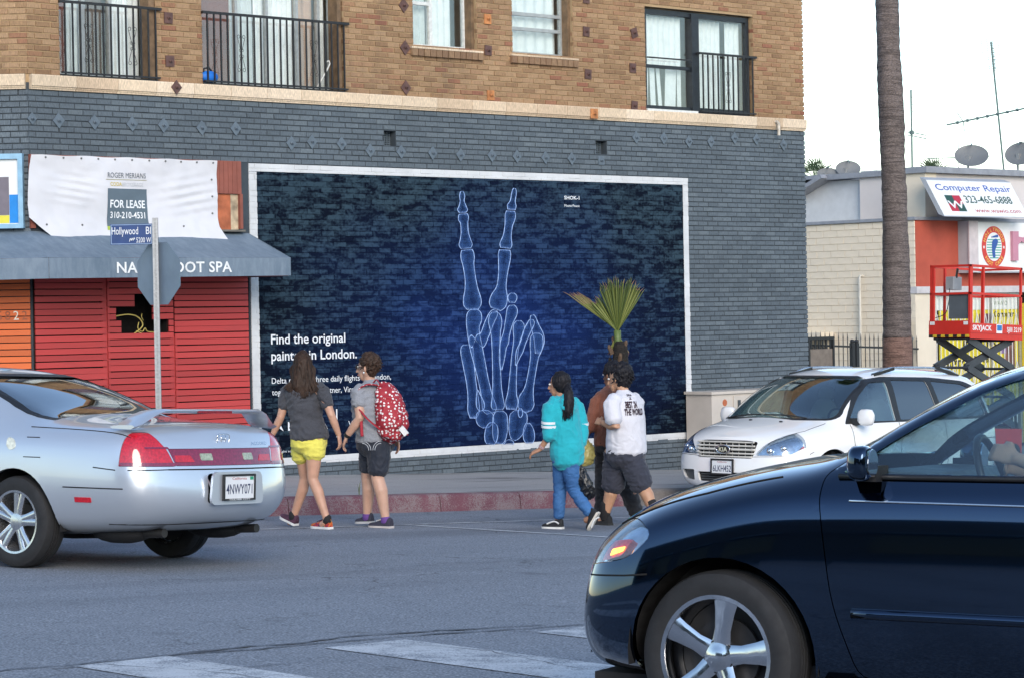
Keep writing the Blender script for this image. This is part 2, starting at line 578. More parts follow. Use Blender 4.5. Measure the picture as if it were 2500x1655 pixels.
COURSE = 0.0678
def lay(region, holes, L=0.2035, H=COURSE, z_org=0.0, joint=0.008, ragged=0.004, jx=0.0045):
    """running-bond layout inside a rectangle minus holes; yields (a0, a1, z0, z1, full)"""
    a0, a1, z0, z1 = region
    out = []
    k = math.floor((z0 - z_org) / H)
    while z_org + k * H < z1 - 0.01:
        zb, zt = z_org + k * H + joint / 2, z_org + (k + 1) * H - joint / 2
        zbc, ztc = max(zb, z0), min(zt, z1)
        if ztc - zbc > 0.012:
            free = [(a0, a1)]
            zm = (zbc + ztc) / 2
            for h in holes:
                if h[2] - 0.001 < zm < h[3] + 0.001:
                    nf = []
                    for f in free:
                        if h[1] <= f[0] or h[0] >= f[1]:
                            nf.append(f)
                        else:
                            if h[0] > f[0]: nf.append((f[0], h[0]))
                            if h[1] < f[1]: nf.append((h[1], f[1]))
                    free = nf
            off = (L / 2 if k % 2 else 0) + 0.012 * math.sin(k * 7.3)
            i = math.floor((a0 - off) / L) - 1
            while off + i * L < a1:
                j0 = off + i * L + jx / 2 + rnd.uniform(-ragged, ragged); j1 = off + (i + 1) * L - jx / 2 + rnd.uniform(-ragged, ragged)
                for f in free:
                    b0, b1 = max(j0, f[0]), min(j1, f[1])
                    if b1 - b0 > 0.02:
                        out.append((b0, b1, zbc, ztc, b0 == j0 and b1 == j1 and zbc == zb and ztc == zt))
                i += 1
        k += 1
    return out

def brick_mesh(name, items, fn, material, parent, depth=0.02, cham=0.004, world=True):
    """all bricks of a field joined as one part; fn(a, z, d) -> point, d outward"""
    vs = []; fs = []; rv = []
    inv = root_of(parent).matrix_basis.inverted()
    for (a0, a1, z0, z1, full) in items:
        b = len(vs); p = rnd.uniform(-0.0035, 0.0035); tl = rnd.uniform(-0.002, 0.002)
        c = cham
        q = [(a0, z0, -depth), (a1, z0, -depth), (a1, z1, -depth), (a0, z1, -depth), (a0 + c, z0 + c, p - tl), (a1 - c, z0 + c, p + tl), (a1 - c, z1 - c, p + tl), (a0 + c, z1 - c, p - tl)]
        vs += [tuple(inv @ V(fn(*x))) for x in q]
        fs += [(b + 4, b + 5, b + 6, b + 7), (b, b + 1, b + 5, b + 4), (b + 1, b + 2, b + 6, b + 5), (b + 2, b + 3, b + 7, b + 6), (b + 3, b, b + 4, b + 7)]
        rv.append(rnd.random())
    me = bpy.data.meshes.new(name)
    me.from_pydata(vs, [], fs)
    at = me.attributes.new('rnd', 'FLOAT', 'FACE')
    at.data.foreach_set('value', [r for r in rv for _ in range(5)])
    o = link(name, me, material, parent)
    tag(o, kind='stuff')
    return o
def brick_singles(items, fn, frame, material, parent, L, H, joint, depth=0.02, name='brick'):
    """bricks that show largest: one object each, sharing one mesh; frame = 3x3 rotation"""
    inv = root_of(parent).matrix_basis.inverted()
    mb = MB(); l, h, c = (L - joint) / 2, (H - joint) / 2, 0.004
    q = [(-l, -h, -depth), (l, -h, -depth), (l, h, -depth), (-l, h, -depth), (-l + c, -h + c, 0), (l - c, -h + c, 0), (l - c, h - c, 0), (-l + c, h - c, 0)]
    mb.v = [V(x) for x in q]
    for f in ((4, 5, 6, 7), (0, 1, 5, 4), (1, 2, 6, 5), (2, 3, 7, 6), (3, 0, 4, 7)):
        mb._f(f)
    me = None
    for (a0, a1, z0, z1, full) in items:
        if me is None:
            o = mb.build(name, material, parent); me = o.data
        else:
            o = bpy.data.objects.new(name, me); COL.objects.link(o); o.parent = parent
        mt = frame.to_4x4()
        mt.translation = V(fn((a0 + a1) / 2, (z0 + z1) / 2, rnd.uniform(-0.003, 0.003)))
        o.matrix_basis = inv @ mt @ Matrix.Diagonal(((a1 - a0) / (2 * l), (z1 - z0) / (2 * h), 1, 1))

# ------------------------------------------------------------------ the brick apartment building
ZTOP = 5.5
bld = thing('brick_building', (-6.6, 4, -2.1), 'tan brick apartment block with slate painted ground floor and iron balconies', 'building')
WIN = [(-12.9, -11.57, 2.84, 5.3), (-10.91, -8.75, 2.84, 5.3), (-7.6, -6.5, 3.49, 5.2), (-5.87, -4.75, 3.49, 5.2), (-3.35, -1.11, 2.84, 4.30)]
VENT = [(-8.12, -7.92, 2.2, 2.39), (-4.35, -4.14, 2.21, 2.39)]
SHOP = (-13.34, -10.28, -2.5, 1.93)
MURAL = (-10.26, -2.54, -1.76, 1.92)
fnW = lambda a, z, d: (a, -d, z)                     # street wall: faces -y
CH0 = V((-13.33, 0, 0)); CHD = V((-1, 1, 0)).normalized(); CHN = V((-1, -1, 0)).normalized()
fnC = lambda a, z, d: tuple(CH0 + CHD * (-a) + CHN * d + V((0, 0, z)))  # chamfer wall, a negative to the left
# structural walls behind the brick faces (mortar), pieced round the openings
def wall_pieces(region, holes, y0, y1, material, name):
    zs = sorted(set([region[2], region[3]] + [z for h in holes for z in (h[2], h[3]) if region[2] < z < region[3]]))
    mb = MB()
    for a, b in zip(zs[:-1], zs[1:]):
        xs_ = [(region[0], region[1])]
        for h in holes:
            if h[2] <= a + 1e-4 and h[3] >= b - 1e-4:
                nf = []
                for f in xs_:
                    if h[1] <= f[0] or h[0] >= f[1]: nf.append(f)
                    else:
                        if h[0] > f[0]: nf.append((f[0], h[0]))
                        if h[1] < f[1]: nf.append((h[1], f[1]))
                xs_ = nf
        for f in xs_:
            mb.box(f[0], f[1], y0, y1, a, b)
    return mb.build(name, material, bld, world=True)
wall_pieces((-13.32, -0.02, 2.75, ZTOP), WIN, 0.011, 0.3, M_MORTAR, 'wall')
wall_pieces((-13.32, -0.02, -2.9, 2.75), VENT + [(-13.34, -10.28, -2.5, 0.9)], 0.009, 0.3, M_MORTARG, 'wall')
mb = MB()
mb.prism([(-13.33, 0.31), (-0.02, 0.31), (-0.02, 14), (-15.2, 14), (-15.2, 1.9)], lambda a, b, d: (a, b, d), -2.9, ZTOP - 0.02)
# hollow reads as dark rooms behind the panes: keep the core 1.2 m back
mb = MB()
mb.box(-13.1, -0.02, 1.5, 14, -2.9, ZTOP)
mb.build('core', mat('dim_room_plaster', (0.32, 0.29, 0.25), 0.9), bld, world=True)
mb = MB(); mb.box(-0.3, -0.02, 0.3, 1.5, -2.9, ZTOP); mb.box(-13.1, -0.3, 0.3, 1.5, ZTOP - 0.3, ZTOP); mb.box(-13.1, -0.3, 0.3, 1.5, 2.55, 2.75)
mb.build('wall', M_MORTAR, bld, world=True)
# chamfer core and side
mb = MB()
c0 = CH0 + CHD * 0.0 - CHN * 0.012; c1 = CH0 + CHD * 2.7 - CHN * 0.012
mb.prism([(c0.x, c0.y), (c1.x, c1.y), (c1.x, 14), (-13.1, 14), (-13.1, 0.3)][::-1], lambda a, b, d: (a, b, d), 2.75, ZTOP)
mb.build('wall', M_MORTAR, bld, world=True)
mb = MB()
mb.prism([(c0.x, c0.y), (c1.x, c1.y), (c1.x, 14), (-13.1, 14), (-13.1, 0.3)][::-1], lambda a, b, d: (a, b, d), -2.9, 2.75)
mb.build('wall', M_MORTARG, bld, world=True)

brown = lay((-13.33, 0.0, 2.84, ZTOP - 0.02), WIN, z_org=2.84)
dark = lay((-13.33, 0.0, -2.45, 2.67), [MURAL, SHOP] + VENT, z_org=2.67 - 80 * COURSE)
dark = [d for d in dark if d[3] > walk_z(d[0], 0) - 0.02]
near = [b for b in brown if b[4] and b[1] < -10.9 and b[3] < 4.05] + [b for b in dark if b[4] and b[1] < -10.3 and b[2] > 1.93]
near.sort(key=lambda b: b[0])
near = near[:300]
ns = set(near)
FW = Matrix(((1, 0, 0), (0, 0, -1), (0, 1, 0)))
brick_singles([b for b in near if b[2] > 2.8], fnW, FW, M_BROWN1, bld, 0.2035, COURSE, 0.008)
brick_singles([b for b in near if b[2] < 2.8], fnW, FW, M_GREY1, bld, 0.2035, COURSE, 0.008)
brick_mesh('brick', [b for b in brown if b not in ns], fnW, M_BROWN, bld)
brick_mesh('brick', [b for b in dark if b not in ns], fnW, M_GREY, bld)
brick_mesh('brick', lay((-2.6, 0.0, 2.84, ZTOP - 0.02), [], z_org=2.84), fnC, M_BROWN, bld)
brick_mesh('brick', lay((-2.6, 0.0, 1.0, 2.67), [], z_org=2.67 - 80 * COURSE), fnC, M_GREY, bld)
# reveal bricks round the openings (jambs face -x / +x)
for (x0, x1, z0, z1) in WIN:
    dp = 0.25 if z0 > 3 or x0 < -8 else 0.12
    for xx, sg in ((x1, -1), (x0, 1)):
        it = lay((0.0, dp, z0, min(z1, ZTOP - 0.02)), [], z_org=2.84, L=0.105)
        brick_mesh('brick', it, lambda a, z, d, xx=xx, sg=sg: (xx + sg * (d - 0.001), a, z), M_BROWN, bld, depth=0.012)

# cream stone band, one block at a time
M_STONE = brick_mat('cream_terracotta', [(0, (0.55, 0.41, 0.28)), (0.6, (0.66, 0.52, 0.37)), (1, (0.72, 0.58, 0.43))], 0.12, single=True)
def band(a0, a1, fn):
    a = a0
    while a < a1 - 0.05:
        L = min(rnd.choice((0.52, 0.56, 0.6, 0.54)), a1 - a)
        mb = MB(); b = a + L - 0.006
        zt, zb = 2.84, 2.672
        pr = [(-0.012, zb), (0.022, zb), (0.026, zb + 0.018), (0.034, zb + 0.02), (0.038, zb + 0.036), (0.052, zb + 0.04), (0.056, zt - 0.012), (0.05, zt), (-0.012, zt)]
        r_ = [[fn(x, z, d) for d, z in pr] for x in (a, b)]
        mb.rings(r_)
        mb.build('stone_block', M_STONE, bld, world=True, fix=True)
        a += L
band(-13.31, 0.02, fnW)
band(-2.6, -0.02, fnC)

# anchor plates: diamonds on the painted wall, squares and diamonds on the brown brick
M_PLG = mat('slate_painted_iron', (0.105, 0.135, 0.165), 0.55, var=0.15, vscale=12)
M_PLB = mat('rust_brown_iron', (0.10, 0.05, 0.042), 0.6, var=0.3, vscale=14)
M_PLO = mat('orange_rust_iron', (0.42, 0.17, 0.06), 0.75, var=0.4, vscale=14)
def plate(x, z, s, diamond, material, tilt=0.0):
    mb = MB()
    a = (math.pi / 4 if diamond else 0) + tilt
    h = s * 0.5
    pts = [(x + (cx * math.cos(a) - cz * math.sin(a)), z + (cx * math.sin(a) + cz * math.cos(a))) for cx, cz in ((-h, -h), (h, -h), (h, h), (-h, h))]
    pts = [(x + (p[0] - x) * (0.88 if diamond else 0.92), p[1]) for p in pts]
    mb.prism(pts, lambda p, q, d: fnW(p, q, d), 0.004, 0.016)
    mb.lathe([(0.02, 0.0), (0.02, 0.018), (0.012, 0.022), (0.012, 0.045), (0.0005, 0.046)], (x, -0.015, z), (0, -1, 0), 8)
    mb.build('anchor_plate', material, bld, world=True, fix=True)
DIA = [(-12.94, 2.33), (-12.46, 2.33), (-11.94, 2.33), (-11.5, 2.33), (-10.95, 2.32), (-10.45, 2.33), (-9.61, 2.18), (-9.29, 2.21), (-8.82, 2.2), (-8.36, 2.13), (-7.85, 2.13), (-7.32, 2.13), (-6.84, 2.12), (-6.29, 2.13), (-5.84, 2.13), (-5.32, 2.13), (-4.83, 2.13), (-3.58, 2.46), (-3.03, 2.47), (-2.52, 2.44), (-2.06, 2.45), (-1.56, 2.52), (-1.09, 2.52), (-0.5, 2.46)]
for x, z in DIA:
    plate(x, z, 0.128, True, M_PLG, rnd.uniform(-0.06, 0.06))
plate(-4.27, 2.12, 0.12, False, M_PLG)
plate(-13.29, 2.34, 0.1, True, M_PLG)
for x, z, dm, mm in ((-11.4, 3.6, 0, M_PLB), (-11.39, 3.09, 0, M_PLB), (-7.76, 4.0, 1, M_PLB), (-7.75, 3.46, 1, M_PLB), (-7.75, 2.95, 1, M_PLB), (-6.32, 3.92, 0, M_PLO), (-6.32, 3.51, 0, M_PLB), (-6.29, 2.92, 0, M_PLO), (-4.51, 3.87, 0, M_PLB), (-4.49, 3.29, 0, M_PLB), (-3.58, 3.91, 0, M_PLB), (-3.62, 3.42, 0, M_PLB), (-3.6, 2.9, 0, M_PLB), (-4.5, 4.32, 0, M_PLB)):
    plate(x, z, 0.135 if dm else 0.13, bool(dm), mm, rnd.uniform(-0.08, 0.08) + (0.3 if (x, z) == (-3.58, 3.91) else 0))
def plate_band(x, z, dm, mm):                      # plates bolted over the stone band stand further out
    mb = MB(); h = 0.066 if not dm else 0.075
    pts = [(x - h, z), (x, z - h * 1.15), (x + h, z), (x, z + h * 1.15)] if dm else [(x - h, z - h), (x + h, z - h), (x + h, z + h), (x - h, z + h)]
    mb.prism(pts, lambda p, q, d: fnW(p, q, d), 0.058, 0.07)
    mb.lathe([(0.02, 0.0), (0.02, 0.016), (0.012, 0.02), (0.012, 0.04), (0.0005, 0.041)], (x, -0.069, z), (0, -1, 0), 8)
    mb.build('anchor_plate', mm, bld, world=True, fix=True)
plate_band(-11.34, 2.78, True, M_PLB)
plate_band(-4.44, 2.75, False, M_PLO)

# vents
M_GRATE = mat('dark_vent_mesh', (0.03, 0.035, 0.04), 0.6)
M_REV = mat('vent_reveal', (0.06, 0.06, 0.06), 0.8)
for (x0, x1, z0, z1) in VENT:
    mb = MB(); mb.box(x0, x1, 0.16, 0.2, z0, z1)
    vt = mb.build('vent', mat('vent_dark', (0.008, 0.008, 0.008), 0.9), bld, world=True)
    mb = MB()
    for k in range(7):
        xx = x0 + (x1 - x0) * (k + 0.5) / 7; mb.box(xx - 0.004, xx + 0.004, 0.11, 0.118, z0, z1)
        zz = z0 + (z1 - z0) * (k + 0.5) / 7; mb.box(x0, x1, 0.119, 0.127, zz - 0.004, zz + 0.004)
    mb.build('grille', M_PLG, vt, world=True)

# drain spout
mb = MB(); mb.tube([(-0.72, 0.0, 2.78), (-0.72, -0.09, 2.78), (-0.72, -0.12, 2.75), (-0.72, -0.12, 2.58)], 0.022, 8)
mb.build('drain_spout', mat('old_white_pipe', (0.5, 0.45, 0.38), 0.6, var=0.3, vscale=20), bld, world=True, smooth=40)

# ------------------------------------------------------------------ windows
M_FRW = mat('white_window_frame', (0.62, 0.64, 0.63), 0.45, var=0.15, vscale=20)
M_FRG = mat('grey_aluminium_frame', (0.36, 0.38, 0.38), 0.4, metal=0.3, var=0.15, vscale=20)
M_FRB = mat('black_painted_frame', (0.012, 0.016, 0.022), 0.4, var=0.3, vscale=14)
M_FRW2 = mat('weathered_wood_frame', (0.16, 0.10, 0.055), 0.7, var=0.4, vscale=10)
M_IRON = mat('black_wrought_iron', (0.013, 0.013, 0.015), 0.45, var=0.2, vscale=30)
M_CURT = mat('white_curtain', (0.82, 0.82, 0.81), 0.85, var=0.08, vscale=9)
M_BLIND = mat('grey_vertical_blind', (0.64, 0.67, 0.67), 0.8, var=0.1, vscale=9)
M_PINKCURT = mat('dusty_pink_curtain', (0.30, 0.17, 0.15), 0.9, var=0.15, vscale=5)
M_REDWOOD = mat('brick_red_board', (0.20, 0.075, 0.058), 0.8, var=0.2, vscale=5)
M_PANE = glass('window_pane', (0.95, 0.97, 0.97), 0.5)
M_PANE2 = glass('window_pane_bright', (0.94, 0.97, 0.97), 0.9)
def bx(name, material, parent, *b, **kw):
    mb = MB()
    for q in b:
        mb.box(*q)
    return mb.build(name, material, parent, world=True, **kw)
def pleats(name, x0, x1, z0, z1, y, n, amp, material, parent, skewed=0.0):
    mb = MB(); N = n * 6
    for k in range(N):
        a, b = k / N, (k + 1) / N
        f = lambda t: y + amp * math.sin(t * n * 2 * math.pi)
        mb.quad((x0 + (x1 - x0) * a, f(a), z0), (x0 + (x1 - x0) * b, f(b), z0), (x0 + (x1 - x0) * b + skewed, f(b), z1), (x0 + (x1 - x0) * a + skewed, f(a), z1))
    return mb.build(name, material, parent, world=True, smooth=True)
def window(x0, x1, z0, z1, y, fm, divs, rails=(), t=0.04, pane=M_PANE, sashes=True):
    """frame with vertical divisions (x fractions) and cross rails [(i, z)] in light i; returns window part"""
    f = [(x0, x0 + t, y - 0.03, y + 0.03, z0, z1), (x1 - t, x1, y - 0.03, y + 0.03, z0, z1), (x0 + t, x1 - t, y - 0.03, y + 0.03, z0, z0 + t), (x0 + t, x1 - t, y - 0.03, y + 0.03, z1 - t, z1)]
    xs_ = [x0 + t] + [x0 + (x1 - x0) * d for d in divs] + [x1 - t]
    for d in xs_[1:-1]:
        f.append((d - t / 2, d + t / 2, y - 0.028, y + 0.028, z0 + t, z1 - t))
    wd = bx('window', fm, bld, *f)
    for i in range(len(xs_) - 1):
        a, b = xs_[i] + (t / 2 if i else 0), xs_[i + 1] - (t / 2 if i < len(xs_) - 2 else 0)
        for (k, z) in rails:
            if k == i:
                bx('sash_rail', fm, wd, (a, b, y - 0.024, y + 0.02, z - 0.022, z + 0.022))
        bx('pane', pane, wd, (a, b, y + 0.004, y + 0.01, z0 + t, z1 - t))
    return wd
ZW = 5.2
# 1: left balcony window
wd = window(-12.88, -11.58, 2.86, ZW, 0.23, M_FRG, (0.33, 0.62), (), 0.045)
bx('board', M_REDWOOD, wd, (-12.86, -12.62, 0.30, 0.34, 2.9, ZW))
pleats('curtain', -12.62, -12.32, 2.9, ZW, 0.36, 3, 0.02, M_BLIND, wd)
bx('blind', mat('brown_interior_board', (0.17, 0.13, 0.11), 0.8), wd, (-12.32, -12.05, 0.42, 0.44, 2.9, ZW))
pleats('curtain', -12.04, -11.6, 2.9, ZW, 0.33, 6, 0.018, M_CURT, wd)
bx('jamb_board', M_FRW2, wd, (-11.66, -11.58, 0.02, 0.2, 2.84, ZW))
# 2: wide balcony window
wd = window(-10.89, -8.77, 2.86, ZW, 0.23, M_FRG, (0.3, 0.52, 0.74, 0.9), (), 0.04)
bx('board', M_REDWOOD, wd, (-10.87, -10.3, 0.29, 0.33, 2.88, ZW))
pleats('curtain', -10.3, -9.9, 2.9, ZW, 0.36, 5, 0.02, M_BLIND, wd)
pleats('curtain', -9.9, -9.3, 2.9, ZW, 0.34, 8, 0.02, M_CURT, wd)
pleats('curtain', -9.3, -9.0, 2.9, ZW, 0.32, 2, 0.015, mat('peach_curtain', (0.52, 0.34, 0.25), 0.9), wd)
pleats('curtain', -8.93, -8.82, 2.9, ZW, 0.31, 2, 0.012, M_CURT, wd)
bx('jamb_board', M_FRW2, wd, (-8.83, -8.77, 0.02, 0.2, 2.84, ZW))
# 3: casement with white mullion
wd = window(-7.58, -6.52, 3.50, ZW, 0.22, M_FRW, (0.42,), ((0, 4.08),), 0.05, M_PANE2)
bx('blind', mat('dark_room_blind', (0.10, 0.095, 0.085), 0.9), wd, (-7.55, -7.32, 0.36, 0.37, 3.5, ZW))
pleats('curtain', -7.32, -7.12, 3.52, ZW, 0.33, 2, 0.02, M_BLIND, wd)
pleats('curtain', -7.12, -6.7, 3.52, ZW, 0.31, 4, 0.02, M_CURT, wd)
bx('jamb_board', M_FRW2, wd, (-6.55, -6.502, 0.06, 0.19, 3.49, ZW))
# 4: double hung
wd = window(-5.85, -4.77, 3.50, ZW, 0.2, M_FRG, (), ((0, 3.86), (0, 4.06)), 0.05, M_PANE2)
pleats('curtain', -5.72, -4.82, 3.52, ZW, 0.30, 5, 0.012, M_CURT, wd)
bx('jamb_board', M_FRW2, wd, (-4.8, -4.752, 0.06, 0.17, 3.49, ZW))
# 5: wide black framed
wd = window(-3.33, -1.13, 2.86, 4.28, 0.1, M_FRB, (0.47,), ((0, 3.48),), 0.07, M_PANE2)
bx('mullion', M_FRB, wd, (-2.37, -2.22, 0.04, 0.16, 2.86, 4.26))
bx('sill_strip', M_FRW, wd, (-3.33, -2.3, 0.0, 0.07, 2.845, 2.875))
pleats('curtain', -3.22, -2.44, 3.5, 4.2, 0.20, 7, 0.02, M_CURT, wd)
for k, (a, wv, sk) in enumerate(((-3.2, 0.08, 0.02), (-3.06, 0.1, -0.02), (-2.9, 0.07, -0.05), (-2.78, 0.22, 0.03), (-2.52, 0.08, 0.0))):
    mb = MB(); mb.hexa([(a, 0.2, 2.93), (a + wv, 0.2, 2.93), (a + wv, 0.206, 2.93), (a, 0.206, 2.93), (a + sk, 0.2, 3.5), (a + wv + sk, 0.2, 3.5), (a + wv + sk, 0.206, 3.5), (a + sk, 0.206, 3.5)])
    mb.build('blind_slat', M_CURT, wd, world=True)
pleats('curtain', -2.14, -1.6, 2.95, 4.2, 0.22, 6, 0.02, M_CURT, wd)
pleats('curtain', -1.5, -1.2, 2.95, 4.2, 0.21, 3, 0.02, M_CURT, wd)
# projecting brick sills
for (a, b) in ((-7.66, -6.43), (-5.93, -4.69)):
    it = []
    n = 12
    for k in range(n):
        it.append((a + (b - a) * k / n + 0.003, a + (b - a) * (k + 1) / n - 0.003, 3.365, 3.462, False))
    sl_ = brick_mesh('sill', it, lambda p, z, d: (p, -0.045 - d, z), brick_mat('sill_brick', [(0, (0.2, 0.115, 0.065)), (1, (0.29, 0.18, 0.1))], 0.4), bld, depth=0.06)
    del sl_['kind']
    bx('sill_cap', M_STONE, sl_, (a, b, -0.04, 0.2, 3.463, 3.487))

# ------------------------------------------------------------------ wrought-iron balcony guards
def scroll(mb, cx, cz, y, hgt, wid):
    for sx in (-1, 1):
        for sz in (-1, 1):
            pts = []
            for k in range(7):
                t = k / 6; pts.append((cx + sx * wid * (1 - t) * 0.9, y, cz + sz * hgt * (1 - t)))
            mb.tube(pts, 0.004, 4)
            ox, oz = cx + sx * wid * 0.9, cz + sz * hgt
            mb.tube([(ox + sx * (0.02 * math.cos(a) - 0.02), y, oz + sz * 0.02 * math.sin(a)) for a in [i * 0.8 for i in range(7)]], 0.0035, 4)
            mb.tube([(cx + sx * (0.018 + 0.016 * math.cos(a)), y, cz + sz * (0.035 + 0.016 * math.sin(a))) for a in [i * 1.05 for i in range(6)]], 0.0035, 4, closed=True)
def balcony(x0, x1, z0, z1, nb, sc_x, y=-0.035, ends=True):
    mb = MB()
    mb.bar((x0 - 0.02, y, z1), (x1 + 0.03, y, z1), 0.03, 0.03)
    if ends:
        mb.bar((x0, y, z1), (x0, 0.1, z1), 0.025, 0.03); mb.bar((x1, y, z1), (x1, 0.1, z1), 0.025, 0.03)
    rl = mb.build('railing', M_IRON, bld, world=True)
    mb = MB(); mb.bar((x0, y, z0 + 0.02), (x1, y, z0 + 0.02), 0.03, 0.02); mb.build('bottom_rail', M_IRON, rl, world=True)
    for k in range(nb):
        x = x0 + (x1 - x0) * (k + 0.5) / nb
        b_ = MB(); b_.box(x - 0.0085, x + 0.0085, y - 0.0085, y + 0.0085, z0, z1 - 0.014)
        b_.build('baluster', M_IRON, rl, world=True)
    for x in sc_x:
        s_ = MB(); scroll(s_, x, z0 + (z1 - z0) * 0.45, y, 0.2, 0.065)
        s_.build('scrollwork', M_IRON, rl, world=True)
balcony(-12.9, -11.55, 2.86, 3.69, 13, (-12.53, -11.93))
balcony(-10.91, -8.72, 2.86, 3.70, 22, (-10.36, -9.25))
balcony(-2.28, -1.12, 2.86, 3.70, 11, (-1.70,))
bx('ledge', M_IRON, bld, (-12.9, -11.57, -0.02, 0.2, 2.842, 2.862))
bx('ledge', M_IRON, bld, (-10.91, -8.75, -0.02, 0.2, 2.842, 2.862))
mb = MB(); mb.bar((-3.35, -0.03, 3.585), (-2.45, -0.03, 3.585), 0.02, 0.02)
mb.build('guard_bar', M_IRON, bld, world=True)
# things left on the wide balcony
t_ = thing('storage_bag', (-10.78, 0.06, 2.865), 'bright blue bag lying at the left end of the wide balcony', 'bag')
mb = MB(); mb.ball((0, 0, 0.075), (0.13, 0.07, 0.075), 14, 10)
mb.build('pouch', mat('blue_nylon', (0.01, 0.16, 0.62), 0.6), t_, smooth=True)
mb = MB(); mb.tube([(-0.09, 0.0, 0.1), (-0.07, 0, 0.17), (0.0, 0, 0.19), (0.05, 0, 0.13)], 0.012, 6)
mb.build('strap', mat('black_strap', (0.01, 0.01, 0.012), 0.6), t_, smooth=True)
t_ = thing('walking_stick', (-9.13, 0.1, 2.865), 'white hooked stick leaning behind the wide balcony railing', 'stick')
mb = MB(); mb.tube([(0, 0, 0), (0.12, 0, 0.16), (0.21, 0, 0.29), (0.235, 0, 0.34), (0.22, 0, 0.375), (0.19, 0, 0.36)], 0.011, 6)
mb.build('shaft', mat('white_enamel', (0.75, 0.74, 0.7), 0.4), t_, smooth=True)
# ------------------------------------------------------------------ the mural: printed on the brickwork, white painted border
def mural_mat():
    t = NT('mural_print')
    r = t.n('Attribute', attribute_name='rnd').outputs['Fac']
    geo = t.n('NewGeometry').outputs['Position']
    def pn(scale, det=4, dist=0.0):
        mp = t.n('Mapping'); mp.inputs['Scale'].default_value = scale; t.l(geo, mp.inputs['Vector'])
        x = t.n('TexNoise'); x.inputs['Scale'].default_value = 1; x.inputs['Detail'].default_value = det; x.inputs['Distortion'].default_value = dist
        t.l(mp.outputs[0], x.inputs['Vector']); return x.outputs['Fac']
    sep = t.n('SeparateXYZ'); t.l(geo, sep.inputs[0])
    # printed vignette of the picture itself: blue in the middle, slate towards the edges
    dx = t.math('MULTIPLY', t.math('ADD', sep.outputs['X'], 6.1), 0.26)
    dz = t.math('MULTIPLY', t.math('ADD', sep.outputs['Z'], 0.35), 0.42)
    d = t.math('SQRT', t.math('ADD', t.math('POWER', dx, 2.0), t.math('POWER', dz, 2.0)))
    d = t.math('ADD', d, t.math('MULTIPLY', t.math('SUBTRACT', pn((0.7, 1, 0.9), 4), 0.5), 0.6))
    dark = t.ramp(d, [(0.0, (0.006, 0.022, 0.115)), (0.45, (0.0025, 0.009, 0.042)), (1.0, (0.0015, 0.004, 0.012))])
    light = t.ramp(d, [(0.0, (0.028, 0.068, 0.25)), (0.5, (0.020, 0.047, 0.118)), (1.0, (0.034, 0.062, 0.086))])
    # blotches of the printed brick photograph, slightly off the real courses
    bl = pn((4.0, 3, 11.5), 5, 0.7)
    bl2 = pn((22, 10, 30), 4, 0.2)
    f = t.math('ADD', t.math('MULTIPLY', bl, 0.75), t.math('MULTIPLY', bl2, 0.45))
    f = t.math('ADD', f, t.math('MULTIPLY', t.math('SUBTRACT', r, 0.5), 0.16))
    f = t.math('ADD', f, t.math('MULTIPLY', sep.outputs['Z'], 0.034))
    k = t.ramp(f, [(0.53, 0.0), (0.74, 0.85)])
    t.col(t.mix(k, dark, light))
    t.b.inputs['Roughness'].default_value = 0.62
    t.b.inputs['Specular IOR Level'].default_value = 0.08
    t.bump(pn((90, 60, 60), 3), 0.35, 0.006)
    return t.m
M_MURAL = mural_mat()
M_BORDER = worn_paint_mat('white_mural_border', (0.66, 0.67, 0.68), (0.45, 0.46, 0.47), 0.36, 5.0)
M_MTEXT = mat('white_mural_lettering', (0.72, 0.74, 0.77), 0.7, var=0.12, vscale=25)
mur = thing('mural', (-6.4, -0.01, -1.76), 'dark blue x-ray mural of a skeletal hand making a peace sign', 'mural')
inner = (-10.14, -2.65, -1.665, 1.82)
items = lay(inner, [], z_org=2.67 - 80 * COURSE)
o = brick_mesh('painted_brick', items, fnW, M_MURAL, mur, cham=0.003)
mb = MB(); mb.box(inner[0], inner[1], 0.0035, 0.0085, inner[2], inner[3])
mb.build('painted_joint', M_MURAL, mur, world=True)
for (x0, x1, z0, z1) in ((-10.26, -2.54, 1.82, 1.92), (-10.26, -2.54, -1.76, -1.665), (-10.26, -10.14, -1.665, 1.82), (-2.65, -2.54, -1.665, 1.82)):
    it = lay((x0, x1, z0, z1), [], z_org=2.67 - 80 * COURSE)
    b_ = brick_mesh('border', it, lambda a, z, d: (a, -d - 0.003, z), M_BORDER, mur, cham=0.003)
    del b_['kind']
    mb = MB(); mb.box(x0 + 0.002, x1 - 0.002, 0.002, 0.006, z0 + 0.002, z1 - 0.002)
    mb.build('border_joint', M_BORDER, b_, world=True)
def bone_mat():
    t = NT('printed_bone')
    a = t.n('Attribute', attribute_name='edge').outputs['Fac']
    nz = t.noise((34, 30, 13), 6, 0.75)
    nb = t.noise((5, 3, 14), 4)
    f = t.math('MULTIPLY', a, t.ramp(nz, [(0.25, 0.55), (0.75, 1.35)]))
    c = t.ramp(f, [(0.0, (0.010, 0.04, 0.16)), (0.45, (0.055, 0.14, 0.38)), (1.0, (0.42, 0.56, 0.86))])
    t.col(c)
    t.b.inputs['Roughness'].default_value = 0.65
    t.b.inputs['Specular IOR Level'].default_value = 0.2
    tr = t.n('BsdfTransparent')
    mx = t.n('MixShader')
    al = t.math('ADD', t.math('MULTIPLY', f, 0.95), t.math('MULTIPLY', t.math('SUBTRACT', nb, 0.45), 0.5))
    cl = t.n('Clamp'); t.l(al, cl.inputs[0]); 
    t.l(cl.outputs[0], mx.inputs[0]); t.l(tr.outputs[0], mx.inputs[1]); t.l(t.b.outputs[0], mx.inputs[2])
    t.l(mx.outputs[0], t.out.inputs[0])
    return t.m
M_BONE = bone_mat()
